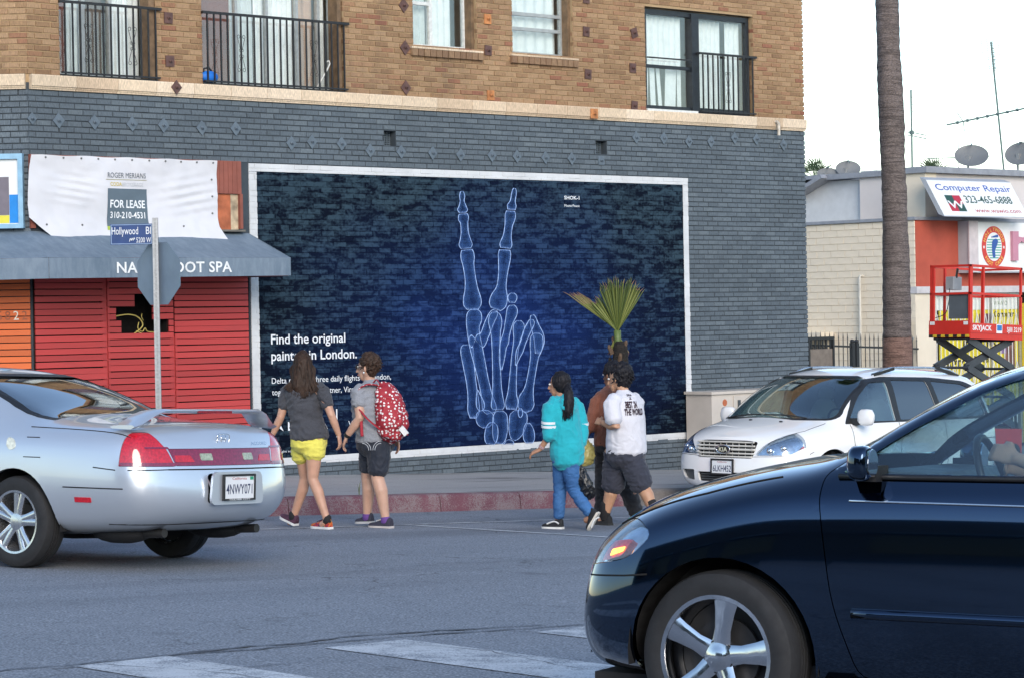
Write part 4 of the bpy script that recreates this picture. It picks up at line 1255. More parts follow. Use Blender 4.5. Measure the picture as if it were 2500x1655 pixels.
mb = MB(); lettering(mb, 'Hollywood', bo_ + bdir * 0.415 + bn * 0.005 + V((0, 0, 0.105)), -bdir, (0, 0, 1), width=0.27, height=0.08); mb.build('lettering', M_SWHITE, blade, world=True)
mb = MB(); lettering(mb, 'Bl', bo_ + bdir * 0.065 + bn * 0.005 + V((0, 0, 0.105)), -bdir, (0, 0, 1), width=0.05, height=0.08); mb.build('lettering', M_SWHITE, blade, world=True)
mb = MB(); lettering(mb, '5200 W', bo_ + bdir * 0.165 + bn * 0.005 + V((0, 0, 0.02)), -bdir, (0, 0, 1), width=0.15, height=0.055)
mb.build('lettering', M_SWHITE, blade, world=True)
mb = MB()                                            # small pale sticker scribble beside the block number
sp = [bo_ + bdir * (0.235 - 0.055 * t) + bn * 0.0055 + V((0, 0, 0.03 + 0.03 * abs(math.sin(t * 9)) + 0.01 * t)) for t in [k / 16 for k in range(17)]]
mb.tube(sp, 0.004, 4); mb.build('sticker', M_SWHITE, blade, world=True)

# ------------------------------------------------------------------ beige utility cabinet against the wall
ub = thing('utility_cabinet', (-2.1, -0.45, walk_z(-2.1, -0.3)), 'beige metal utility cabinet against the wall behind the white van', 'cabinet')
M_BEIGE = mat('beige_enamel', (0.53, 0.47, 0.41), 0.45, var=0.08, vscale=3)
zc = walk_z(-2.1, -0.5) - 0.05
mb = MB(); mb.box(-2.72, -1.2, -0.55, -0.06, zc, -1.13); mb.build('body', M_BEIGE, ub, world=True)
bx('cap', M_BEIGE, ub, (-2.75, -1.17, -0.58, -0.05, -1.128, -1.09))
bx('door', M_BEIGE, ub, (-2.28, -1.25, -0.565, -0.552, zc + 0.1, -1.16))
bx('handle', mat('cabinet_handle', (0.1, 0.11, 0.12), 0.4, metal=0.6), ub, (-2.2, -2.15, -0.58, -0.567, -1.35, -1.22))
mb = MB()
for k in range(9):
    mb.box(-2.52, -2.42, -0.556, -0.551, -1.62 + k * 0.035, -1.605 + k * 0.035)
mb.build('louvre', mat('louvre_grey', (0.36, 0.34, 0.31), 0.5), ub, world=True)
mb = MB(); mb.lathe([(0.05, 0), (0.045, 0.003), (0.01, 0.004)], (-2.45, -0.551, -1.25), (0, -1, 0), 9)
mb.build('rust_spot', M_RUSTO, ub, world=True)
# ------------------------------------------------------------------ the row of shops beyond the lot
SX, SY = 15.16, 10.0
shops = thing('shop_building', (24, 16, walk_z(SX, 0)), 'cream block shop building with a red painted fascia', 'building')
GZ = walk_z(SX, 0) - 0.1
M_CREAM = mat('cream_stucco', (0.68, 0.60, 0.48), 0.85, var=0.08, vscale=1.5, bump=0.3, bscale=40)
M_LAV = mat('pale_lavender_stucco', (0.60, 0.56, 0.55), 0.85, var=0.06, vscale=1.2, bump=0.35, bscale=50)
M_ROOFEDGE = mat('grey_metal_flashing', (0.24, 0.255, 0.29), 0.5, var=0.15)
M_BLOCK = mat('cream_slump_block', (0.72, 0.63, 0.50), 0.85, var=0.07, vscale=2.0, bump=0.25, bscale=45)
M_BLOCKF = M_BLOCK
M_REDFAS = worn_paint_mat('red_fascia_paint', (0.46, 0.085, 0.05), (0.62, 0.55, 0.5), 0.30, 3.0)
bx('wall', mat('block_joint', (0.60, 0.525, 0.42), 0.9), shops, (SX + 0.012, SX + 0.3, SY + 0.02, 24, GZ, 1.95))
bx('core', M_CREAM, shops, (SX + 0.3, 40, SY + 2.2, 24, GZ, 1.9))
fnS = lambda a, z, d: (SX - d, a, z)                 # side wall: faces -x, a = y
allb = lay((SY, 24, GZ, 1.95), [], L=0.406, H=0.1525, z_org=1.95 - 60 * 0.1525, joint=0.010, ragged=0.002)
vis = [b for b in allb if b[4] and b[1] < 13.6 and b[2] > -1.35]
vs_ = set(vis)
FS = Matrix(((0, 0, -1), (1, 0, 0), (0, 1, 0)))      # local x -> +y, local y -> z, local z -> -x
FS = Matrix(((0.0, 0.0, -1.0), (-1.0, 0.0, 0.0), (0.0, 1.0, 0.0)))
brick_singles(vis, fnS, FS, M_BLOCK, shops, 0.406, 0.1525, 0.010, name='block')
brick_mesh('block', [b for b in allb if b not in vs_], fnS, M_BLOCKF, shops)
# street front: pier, red fascia, lintel
bx('pier', M_CREAM, shops, (SX, 15.86, SY, SY + 0.3, GZ, 0.35))
bx('fascia', M_REDFAS, shops, (SX + 0.03, 40, SY - 0.002, SY + 0.28, 0.50, 1.95))
bx('lintel', mat('grey_lintel', (0.50, 0.48, 0.49), 0.7, var=0.12), shops, (SX - 0.02, 40, SY - 0.06, SY + 0.25, 0.35, 0.499))
bx('soffit', mat('dark_soffit', (0.05, 0.05, 0.05), 0.9), shops, (15.86, 40, SY + 0.25, SY + 2.2, 0.4, 0.5))
bx('flashing', M_ROOFEDGE, shops, (SX - 0.05, 40, SY - 0.05, SY + 0.25, 1.952, 2.02), (SX - 0.05, SX + 0.25, SY + 0.25, 24, 1.952, 2.02))
# upper stucco storey, set back, with pier and sloping roof at the back
UX = 16.3
bx('upper_wall', M_LAV, shops, (UX, 40, 10.75, 12.45, 1.98, 3.02))
bx('upper_wall', mat('bluish_white_stucco', (0.50, 0.525, 0.56), 0.85, var=0.06, bump=0.3, bscale=50), shops, (UX + 0.14, 39.9, 12.451, 17, 1.98, 3.0))
bx('upper_pier', M_CREAM, shops, (15.75, 16.15, 10.15, 10.7, 2.02, 3.0))
bx('parapet', M_ROOFEDGE, shops, (15.68, 40, 10.05, 10.72, 3.003, 3.14), (UX - 0.1, UX + 0.3, 10.72, 13.4, 3.022, 3.14))
bx('parapet', M_LAV, shops, (16.151, 40, 10.2, 10.7, 2.0, 3.0))
mb = MB(); mb.bar((UX - 0.05, 13.35, 3.1), (UX - 0.05, 14.3, 2.70), 0.5, 0.09, (0, 0, 1)); mb.build('roof_edge', M_ROOFEDGE, shops, world=True)
bx('roof_edge', M_ROOFEDGE, shops, (UX - 0.05, 40, 13.4, 18, 3.06, 3.15))
# shop windows with posters and a folding gate
M_STEEL = mat('window_aluminium', (0.4, 0.4, 0.4), 0.35, metal=0.6)
M_YEL = mat('yellow_poster', (0.68, 0.56, 0.03), 0.55, var=0.1, vscale=2)
M_POSTBLK = mat('black_poster_print', (0.02, 0.018, 0.016), 0.5, var=0)
M_WPOST = mat('white_poster', (0.68, 0.70, 0.66), 0.5, var=0.08)
bx('window_frame', M_STEEL, shops, (15.862, 15.93, SY + 0.1, SY + 0.18, GZ, 0.35), (17.98, 18.03, SY + 0.1, SY + 0.18, GZ, 0.35), (19.05, 19.12, SY + 0.1, SY + 0.18, GZ, 0.35), (15.93, 19.05, SY + 0.1, SY + 0.18, 0.29, 0.35))
bx('poster', M_WPOST, shops, (15.95, 19.03, SY + 0.14, SY + 0.15, -0.03, 0.28))
bx('poster', M_YEL, shops, (16.15, 19.03, SY + 0.142, SY + 0.152, -2.2, -0.035))
bx('poster', mat('purple_poster', (0.24, 0.16, 0.30), 0.5, var=0.2), shops, (18.35, 18.58, SY + 0.13, SY + 0.139, -1.02, -0.55))
bx('poster', mat('brown_portrait_poster', (0.16, 0.07, 0.055), 0.5, var=0.4, vscale=5), shops, (18.5, 18.9, SY + 0.132, SY + 0.138, -1.3, -0.6))
bx('poster', mat('maroon_portrait_poster', (0.13, 0.04, 0.06), 0.5, var=0.4, vscale=5), shops, (17.6, 17.98, SY + 0.132, SY + 0.138, -0.45, -0.12))
bx('yellow_post', mat('yellow_post_paint', (0.66, 0.52, 0.04), 0.5), shops, (19.13, 19.4, SY + 0.02, SY + 0.1, GZ, 0.1))
bx('dark_reveal', mat('dark_shop', (0.03, 0.035, 0.03), 0.6), shops, (19.4, 24, SY + 0.1, SY + 0.18, GZ, 0.35))
def shop_text(body, x, z, width, cap, mm=M_POSTBLK, bd=0.02, y=SY + 0.136):
    mb = MB(); lettering(mb, body, (x, y, z), (1, 0, 0), (0, 0, 1), width=width, height=cap, bold=bd); mb.build('lettering', mm, shops, world=True)
shop_text('COMPUTER', 16.2, -0.62, 1.25, 0.34, bd=0.05)
shop_text('Computer', 18.15, -0.2, 0.75, 0.14)
shop_text('Repair', 18.4, -0.52, 0.55, 0.14)
shop_text('REPAIRS', 17.0, -0.86, 1.2, 0.16)
shop_text('System', 17.35, -1.2, 0.75, 0.15)
shop_text('LAPTOPS', 16.25, -1.32, 1.2, 0.2)
shop_text('WAWIO', 18.15, 0.06, 0.5, 0.11, mat('green_red_print', (0.25, 0.32, 0.2), 0.5), 0.0)
M_GATE = mat('white_folding_gate', (0.68, 0.68, 0.66), 0.45, var=0.05)
x = 15.98
k = 0
while x < 19.0:
    bx('gate_bar', M_GATE, shops, (x - 0.008, x + 0.008, SY + 0.07, SY + 0.085, -2.6, 0.27))
    for zc in (-0.36, -1.45):
        mb = MB(); s_ = 1 if k % 2 else -1
        mb.bar((x, SY + 0.062, zc - 0.24 * s_), (x + 0.145, SY + 0.062, zc + 0.24 * s_), 0.012, 0.022, (0, 1, 0)); mb.build('gate_lattice', M_GATE, shops, world=True)
    x += 0.145; k += 1
# gas pipe, door canopy and downpipe on the side wall
M_PIPEW = mat('cream_pipe', (0.56, 0.53, 0.46), 0.5)
mb = MB(); mb.tube([(SX + 0.05, 11.48, 0.76), (SX - 0.07, 11.48, 0.77), (SX - 0.09, 11.48, 0.72), (SX - 0.09, 11.48, GZ)], 0.028, 8); mb.build('vent_pipe', M_PIPEW, shops, world=True, smooth=40)
mb = MB(); mb.tube([(SX - 0.1, 10.12, -0.2), (SX - 0.1, 10.12, -0.75), (SX - 0.16, 10.12, -0.85), (SX - 0.16, 10.12, GZ)], 0.05, 8); mb.tube([(SX - 0.1, 10.0, -0.62), (SX - 0.1, 10.35, -0.62)], 0.03, 6)
mb.build('gas_riser', mat('grey_green_pipe', (0.20, 0.22, 0.21), 0.5, var=0.2), shops, world=True, smooth=40)
bx('door_hood', M_CREAM, shops, (SX - 0.5, SX + 0.0, 12.3, 13.8, -0.62, -0.47))
bx('door', mat('brown_grey_door', (0.16, 0.14, 0.12), 0.6, var=0.2), shops, (SX - 0.06, SX - 0.004, 12.5, 13.4, GZ, -0.75))
mb = MB()
for k in range(7):
    mb.box(SX - 0.075, SX - 0.062, 12.55 + k * 0.12, 12.6 + k * 0.12, -0.95, -0.8)
mb.build('door_grille', M_IRON, shops, world=True)

# ------------------------------------------------------------------ shop signs
M_SFACE = mat('white_sign_panel', (0.74, 0.75, 0.75), 0.35, var=0.04)
M_SEDGE = mat('grey_sign_edge', (0.36, 0.38, 0.41), 0.5, var=0.06)
cs = thing('shop_sign', (16.4, 9.5, 2.02), 'white sign board reading Computer Repair tilted above the fascia', 'sign')
A_, B_, C_, D_ = V((15.22, 9.2, 1.99)), V((18.35, 9.2, 1.995)), V((18.35, 9.72, 2.83)), V((15.22, 9.72, 2.82))
A_, B_, C_, D_ = V((15.22, 9.22, 1.995)), V((18.25, 9.22, 2.0)), V((18.25, 9.72, 2.83)), V((15.22, 9.72, 2.82))
mb = MB(); bk = V((0, 0.16, 0.06))
mb.hexa([A_, B_, B_ + bk, A_ + bk, D_, C_, C_ + bk, D_ + bk]); mb.build('board', M_SEDGE, cs, world=True)
nn = (B_ - A_).cross(D_ - A_).normalized()
mb = MB(); e = nn * 0.004
upd = (D_ - A_).normalized()
mb.quad(A_ + e + upd * 0.02, B_ + e + upd * 0.02, C_ + e - upd * 0.02, D_ + e - upd * 0.02); mb.build('face', M_SFACE, cs, world=True)
H_ = (D_ - A_).length
def sgn(body, fx, fz, width, cap, c, bd=0.0):
    mb = MB(); lettering(mb, body, A_ + (B_ - A_).normalized() * fx + upd * fz + nn * 0.008, (B_ - A_), upd, width=width, height=cap, bold=bd)
    mb.build('lettering', c, cs, world=True)
M_SBLUE = mat('royal_blue_letters', (0.03, 0.08, 0.36), 0.4, var=0); M_SGRN = mat('dark_green_letters', (0.02, 0.07, 0.05), 0.4, var=0); M_SRED = mat('red_letters', (0.42, 0.02, 0.04), 0.4, var=0)
sgn('Computer Repair', 0.2, 0.69, 2.7, 0.17, M_SBLUE, 0.008)
sgn('323-465-6888', 1.02, 0.37, 1.7, 0.2, M_SGRN, 0.012)
sgn('www.wawio.com', 1.2, 0.12, 1.65, 0.12, M_SRED)
ex = (B_ - A_).normalized()
def ebox(fx, fz, w_, h_, c):
    mb = MB(); p = A_ + ex * fx + upd * fz + nn * 0.006
    mb.quad(p, p + ex * w_, p + ex * w_ + upd * h_, p + upd * h_); mb.build('emblem', c, cs, world=True)
ebox(0.36, 0.34, 0.27, 0.22, M_SGRN); ebox(0.63, 0.34, 0.27, 0.22, M_SRED)
ebox(0.36, 0.14, 0.27, 0.198, M_SRED); ebox(0.63, 0.14, 0.27, 0.198, M_SGRN)
mb = MB(); lettering(mb, 'W', A_ + ex * 0.36 + upd * 0.22 + nn * 0.010, ex, upd, width=0.54, height=0.2, bold=0.015); mb.build('emblem', M_SFACE, cs, world=True)

fs_ = thing('shop_sign', (17.9, 9.85, 0.79), 'white box sign with a round foot emblem and pink letter on the red fascia', 'sign')
bx('box', M_SEDGE, fs_, (16.69, 22.0, 9.70, 9.995, 0.79, 1.94))
bx('face', M_SFACE, fs_, (16.72, 22.0, 9.694, 9.698, 0.82, 1.91))
bx('side_panel', mat('pinkish_panel', (0.55, 0.49, 0.50), 0.5), fs_, (16.66, 16.98, 9.66, 9.692, 0.80, 1.935))
def disc(rx, rz, y, c, cx=17.58, cz=1.37, n=32):
    mb = MB(); mb.prism([(cx + rx * math.cos(2 * math.pi * k / n), cz + rz * math.sin(2 * math.pi * k / n)) for k in range(n)][::-1], lambda a, b, d: (a, d, b), y, y - 0.003)
    return mb.build('emblem', c, fs_, world=True, fix=True)
M_EMR = mat('emblem_red', (0.55, 0.035, 0.03), 0.4, var=0); M_EMT = mat('emblem_teal', (0.10, 0.36, 0.30), 0.4, var=0); M_EMB = mat('emblem_blue', (0.02, 0.08, 0.32), 0.4, var=0); M_EMY = mat('emblem_yellow', (0.72, 0.45, 0.08), 0.4, var=0)
disc(0.44, 0.46, 9.690, M_EMR); disc(0.29, 0.32, 9.686, M_SFACE)
for k in range(8):
    zz = 1.12 + k * 0.058; hw = 0.27 * math.sqrt(max(0.02, 1 - ((zz - 1.37) / 0.31) ** 2))
    bx('emblem_stripe', M_EMT, fs_, (17.58 - hw, 17.58 + hw, 9.679, 9.682, zz - 0.012, zz + 0.014))
foot = catmull([(17.55, 1.12), (17.62, 1.15), (17.61, 1.28), (17.68, 1.40), (17.72, 1.50), (17.64, 1.55), (17.52, 1.50), (17.50, 1.35), (17.51, 1.2), (17.55, 1.12)], 4)
mb = MB(); mb.prism(foot[:-1], lambda a, b, d: (a, d, b), 9.678, 9.675); mb.build('foot_print', M_EMB, fs_, world=True, fix=True)
for k in range(5):
    mb = MB(); mb.ball((17.50 + k * 0.05, 9.676, 1.585 + 0.006 * k), (0.02 + 0.004 * k, 0.002, 0.02 + 0.004 * k), 8, 6); mb.build('toe_print', M_EMB, fs_, world=True)
for word, a0, a1, flip in (('HOLLYWOOD', 158, 22, 1), ('FOOT CARE', 218, 322, -1)):
    for k, ch in enumerate(word):
        if ch == ' ': continue
        a = rad(a0 + (a1 - a0) * k / (len(word) - 1))
        rx_, rz_ = 0.365, 0.39
        rv = V((math.sin(a), 0, -math.cos(a))) * flip; uv = V((math.cos(a), 0, math.sin(a))) * flip
        p = V((17.58 + rx_ * math.cos(a), 9.684, 1.37 + rz_ * math.sin(a))) - uv * 0.04
        mb = MB(); lettering(mb, ch, p, rv, uv, height=0.085, bold=0.02, align='c'); mb.build('lettering', M_EMY, fs_, world=True)
for s_ in (-1, 1):
    mb = MB(); cx_ = 17.58 + 0.365 * s_
    st = [(cx_ + (0.045 if k % 2 == 0 else 0.018) * math.sin(k * math.pi / 5), 1.36 + (0.045 if k % 2 == 0 else 0.018) * math.cos(k * math.pi / 5)) for k in range(10)]
    mb.prism(st, lambda a, b, d: (a, d, b), 9.6855, 9.683); mb.build('star', M_SFACE, fs_, world=True, fix=True)
M_PINK = mat('pink_channel_letter', (0.50, 0.22, 0.30), 0.45, var=0.05)
mb = MB(); mb.prism([(18.20, 1.06), (18.40, 1.06), (18.40, 1.42), (18.52, 1.50), (18.60, 1.47), (18.68, 1.50), (18.80, 1.42), (18.80, 1.06), (19.00, 1.06), (19.00, 1.72), (18.78, 1.72), (18.78, 1.6), (18.60, 1.58), (18.42, 1.6), (18.42, 1.72), (18.20, 1.72)], lambda a, b, d: (a, d, b), 9.694, 9.62)
mb.build('channel_letter', M_PINK, fs_, world=True, fix=True)

# ------------------------------------------------------------------ spiked fence along the lot
M_FENCE = mat('black_fence_steel', (0.014, 0.015, 0.017), 0.5, var=0.2, vscale=30)
fen = thing('fence', (12.5, 9.9, walk_z(12.5, 0)), 'black spiked steel fence beside the palm trunk', 'fence')
zf = lambda x, h_: walk_z(x, 0) + h_
for z_ in (2.12, 0.25):
    mb = MB(); mb.bar((10.6, 9.9, zf(10.6, z_)), (15.1, 9.9, zf(15.1, z_)), 0.03, 0.04); mb.build('rail', M_FENCE, fen, world=True)
k = 0; x = 10.7
while x < 15.1:
    mb = MB()
    if abs(x - 12.93) < 0.07:
        x += 0.145; continue
    mb.tube([(x, 9.9, zf(x, 0.08)), (x, 9.9, zf(x, 2.28))], 0.014, 4); mb.tube([(x, 9.9, zf(x, 2.28)), (x, 9.9, zf(x, 2.42))], [0.02, 0.001], 4)
    mb.build('picket', M_FENCE, fen, world=True); x += 0.145
for x in (12.88, 13.02):
    mb = MB(); mb.box(x - 0.045, x + 0.045, 9.86, 9.94, zf(x, -0.05), zf(x, 2.2)); mb.ball((x, 9.9, zf(x, 2.23)), 0.05, 8, 6); mb.build('gate_post', M_FENCE, fen, world=True)
bin_ = thing('mesh_gate', (11.8, 9.75, walk_z(11.8, 0)), 'brown grey boarded gate panel beside the slate wall corner', 'gate')
bx('panel', mat('brown_grey_board', (0.17, 0.14, 0.115), 0.7, var=0.25), bin_, (11.3, 12.02, 9.72, 9.76, zf(11.8, 0.05), zf(11.8, 2.05)))
bx('frame', M_FENCE, bin_, (11.25, 11.3, 9.70, 9.78, zf(11.8, 0), zf(11.8, 2.3)), (12.02, 12.07, 9.70, 9.78, zf(11.8, 0), zf(11.8, 2.3)), (11.3, 12.02, 9.70, 9.78, zf(11.8, 2.24), zf(11.8, 2.3)))
mb = MB()
for k in range(6):
    mb.box(11.36 + k * 0.12, 11.39 + k * 0.12, 9.73, 9.75, zf(11.8, 2.05), zf(11.8, 2.24))
mb.build('grille', M_FENCE, bin_, world=True)

# ------------------------------------------------------------------ scissor lift
M_LRED = mat('lift_red_enamel', (0.55, 0.028, 0.018), 0.4, var=0.08, vscale=5)
M_LGREY = mat('lift_dark_grey_steel', (0.045, 0.052, 0.06), 0.45, var=0.15, vscale=6)
M_LWHITE = mat('lift_white_print', (0.75, 0.75, 0.75), 0.45, var=0)
LX, LY = 5.2, 1.06
LMT = Matrix.Translation((LX, LY, walk_z(LX, 0))) @ Matrix.Rotation(math.atan(0.0435), 4, 'Y')
lift = thing('scissor_lift', None, 'red scissor lift with raised platform in front of the shops', 'lift', mtx=LMT)
LZ0 = -0.47 - walk_z(LX, 0)                     # platform underside above the ground
LL, LW = 1.44, 0.84
Lb = lambda name, material, *b: (lambda mb: [mb.box(*q) for q in b] and mb.build(name, material, lift))(MB())
Lb('platform', M_LRED, (0, LL, 0, LW, LZ0, LZ0 + 0.05))
tb = Lb('toe_board', M_LRED, (0, LL, -0.012, 0.0, LZ0 - 0.02, LZ0 + 0.24))
Lb('toe_board', M_LRED, (-0.012, 0, 0.0, LW, LZ0 + 0.005, LZ0 + 0.28))
Lb('toe_board', M_LRED, (0, LL, LW, LW + 0.012, LZ0, LZ0 + 0.24))
Lb('toe_board', M_LRED, (LL, LL + 0.012, 0, LW, LZ0, LZ0 + 0.24))
Lb('toe_trim', mat('lift_dark_red', (0.42, 0.02, 0.016), 0.4), (0, LL, -0.02, -0.012, LZ0 + 0.075, LZ0 + 0.085))
RZ = LZ0 + 1.19
for (x, y) in ((0.02, 0.02), (0.38, 0.02), (LL - 0.02, 0.02), (0.02, LW - 0.02), (0.38, LW - 0.02), (LL - 0.02, LW - 0.02), (0.055, 0.02), (0.02, LW - 0.07)):
    Lb('rail_post', M_LRED, (x - 0.018, x + 0.018, y - 0.018, y + 0.018, LZ0 + 0.05, RZ))
for zz in (RZ, LZ0 + 0.73):
    for a in ((0, LL, 0.0, 0.04), (0, LL, LW - 0.04, LW), (0, 0.04, 0.0, LW), (LL - 0.04, LL, 0.0, LW)):
        Lb('guard_rail', M_LRED, (a[0], a[1], a[2], a[3], zz - 0.02 + (0.002 if a[1] - a[0] < 0.1 else 0), zz + 0.02 - (0.002 if a[1] - a[0] < 0.1 else 0)))
n = 10
for k in range(n):
    Lb('hazard_stripe', mat('hazard_yellow', (0.62, 0.42, 0.03), 0.5) if k % 2 == 0 else M_POSTBLK, (-0.014, -0.0125, LW * k / n, LW * (k + 1) / n, LZ0 + 0.005, LZ0 + 0.05))
mb = MB(); lettering(mb, 'SKYJACK', (0.06, -0.014, LZ0 + 0.125), (1, 0, 0), (0, 0, 1), width=0.52, height=0.085, bold=0.03); mb.build('lettering', M_LWHITE, lift)
mb = MB(); lettering(mb, 'SJIII 3219', (1.0, -0.014, LZ0 + 0.115), (1, 0, 0), (0, 0, 1), width=0.40, height=0.085, bold=0.015); mb.build('lettering', M_LWHITE, lift)
Lb('decal', M_LWHITE, (0.71, 0.87, -0.0145, -0.0122, LZ0 + 0.085, LZ0 + 0.235)); Lb('decal', mat('decal_blue', (0.02, 0.16, 0.42), 0.5), (0.725, 0.855, -0.017, -0.0148, LZ0 + 0.13, LZ0 + 0.22))
Lb('decal', M_LWHITE, (-0.0145, -0.0125, 0.03, 0.12, LZ0 + 0.21, LZ0 + 0.265)); Lb('decal', M_LWHITE, (-0.0145, -0.0125, 0.72, 0.82, LZ0 + 0.21, LZ0 + 0.265))
ctl = Lb('control_box', mat('control_grey', (0.27, 0.29, 0.31), 0.5), (0.12, 0.36, 0.45, 0.6, LZ0 + 0.80, LZ0 + 1.02))
mb = MB(); mb.tube([(0.22, 0.46, LZ0 + 1.0), (0.22, 0.43, LZ0 + 1.16)], 0.02, 6); mb.build('joystick', M_POSTBLK, ctl)
Lb('panel', mat('manual_box_grey', (0.085, 0.10, 0.115), 0.6), (0.03, 0.06, 0.08, 0.46, LZ0 + 0.31, LZ0 + 0.72))
mb = MB(); mb.tube(catmull([(0.1, 0.5, LZ0 + 0.82), (0.08, 0.5, LZ0 + 0.6), (0.05, 0.55, LZ0 + 0.4), (0.05, 0.75, LZ0 + 0.33)], 4), 0.008, 5); mb.build('cable', M_POSTBLK, lift)
# scissor arms: three crossed pairs between platform and base
zt_, zb_ = LZ0 - 0.02, 0.62
lv = 3
for s_, y in ((0, 0.09), (1, LW - 0.12)):
    for k in range(lv):
        za, zbb = zt_ - (zt_ - zb_) * k / lv, zt_ - (zt_ - zb_) * (k + 1) / lv
        for (p, q, dy) in (((0.08, za), (LL - 0.12, zbb), 0.0), ((LL - 0.12, za), (0.08, zbb), 0.06)):
            mb = MB(); mb.bar((p[0], y + dy, p[1]), (q[0], y + dy, q[1]), 0.045, 0.12, (0, 0, 1)); mb.lathe([(0.035, -0.03), (0.035, 0.03)], (p[0], y + dy, p[1]), (0, 1, 0), 10); mb.lathe([(0.035, -0.03), (0.035, 0.03)], (q[0], y + dy, q[1]), (0, 1, 0), 10)
            mb.build('scissor_arm', M_LGREY, lift, smooth=40)
for k in range(lv + 1):
    zz = zt_ - (zt_ - zb_) * k / lv
    for x in (0.08, LL - 0.12):
        mb = MB(); mb.tube([(x, 0.07, zz), (x, LW - 0.04, zz)], 0.022, 8); mb.build('pivot_pin', M_LGREY, lift)
Lb('chassis', M_LRED, (-0.05, LL + 0.05, 0.02, LW - 0.02, 0.12, 0.56))
for x in (0.15, LL - 0.15):
    for y in (0.0, LW - 0.08):
        mb = MB(); mb.lathe([(0.06, 0.0), (0.15, 0.005), (0.16, 0.03), (0.16, 0.07), (0.15, 0.08), (0.06, 0.08)], (x, y, 0.16), (0, 1, 0), 18); mb.build('wheel', M_POSTBLK, lift, smooth=40)

# ------------------------------------------------------------------ rooftop dishes and aerials
M_DISH = mat('grey_dish', (0.13, 0.14, 0.15), 0.55, var=0.08)
M_AER = mat('green_grey_aluminium', (0.13, 0.18, 0.17), 0.5, metal=0.3)
def dish(c, rx, ry, tilt, yaw, label, stand):
    t_ = thing('satellite_dish', c, label, 'satellite dish', 'dishes on the shop roof')
    R_ = Matrix.Rotation(yaw, 3, 'Z') @ Matrix.Rotation(tilt, 3, 'X')
    mb = MB(); rings = []
    for k in range(7):
        r = k / 6
        rings.append([R_ @ V((rx * r * math.cos(a), ry * r * math.sin(a), 0.16 * rx * r * r)) for a in [2 * math.pi * j / 28 for j in range(28)]] if k else [R_ @ V((0.004 * math.cos(2 * math.pi * j / 28), 0.004 * math.sin(2 * math.pi * j / 28), 0)) for j in range(28)])
    back = [[p - R_ @ V((0, 0, 0.012)) for p in r] for r in rings[::-1]]
    mb.rings(rings + back, cap=False, closed=True); mb.build('reflector', M_DISH, t_, smooth=45, fix=True)
    mb = MB(); mb.tube([(0, 0.02, -0.02), (0, 0.1, -stand * 0.5), (0, 0.1, -stand)], 0.03, 8); mb.box(-0.09, 0.09, 0.0, 0.09, -0.12, 0.02); mb.build('mount', mat('galvanised_mount', (0.3, 0.3, 0.3), 0.4, metal=0.5), t_)
    mb = MB(); mb.tube([R_ @ V((0, -ry, 0.15 * rx)), R_ @ V((0, -ry * 0.75, rx * 0.55)), R_ @ V((0, -ry * 0.3, rx * 0.85))], 0.015, 6); mb.build('feed_arm', M_AER, t_)
dish((19.9, 12.02, 3.58), 0.40, 0.30, rad(-60), rad(130), 'large grey dish in the middle of the shop roof', 0.42)
dish((20.73, 11.2, 3.61), 0.38, 0.30, rad(-65), rad(110), 'grey dish cut by the right edge of the picture', 0.45)
dish((17.75, 14.0, 3.34), 0.30, 0.20, rad(-70), rad(140), 'grey dish left of the palm trunk on the roof edge', 0.25)
dish((17.39, 14.32, 3.24), 0.26, 0.14, rad(-65), rad(140), 'low grey dish nearest the slate wall corner', 0.2)
def aerial(name, base, top, label, build):
    t_ = thing(name, base, label, 'antenna', 'aerials on the shop roof')
    mb = MB(); mb.tube([(0, 0, 0), V(top) - V(base)], 0.026, 6); mb.build('mast', M_AER, t_)
    build(t_, V(top) - V(base)); return t_
def b1(t_, T):
    mb = MB(); a = V((0.737, -0.676, 0))
    for k, z in enumerate((1.0, 0.91, 0.82, 0.73)):
        mb.tube([T * z - a * 0.02, T * z + a * 0.05], 0.008, 5)
    mb.build('stub', M_AER, t_)
    c = T * 0.46
    for dz in (0.02, -0.06):
        mb = MB(); mb.tube([c + V((0, 0, dz)) - a * 0.1, c + V((0, 0, dz)), c + a * 0.35 + V((0, 0, dz - 0.08))], 0.013, 5); mb.build('arm', M_AER, t_)
    mb = MB(); mb.box(-0.04, 0.04, -0.04, 0.04, c.z - 0.03, c.z + 0.06); mb.build('clamp', M_AER, t_)
aerial('mast_antenna', (18.87, 12.97, 3.3), (18.87, 12.97, 5.18), 'short thin mast aerial just right of the palm trunk', b1)
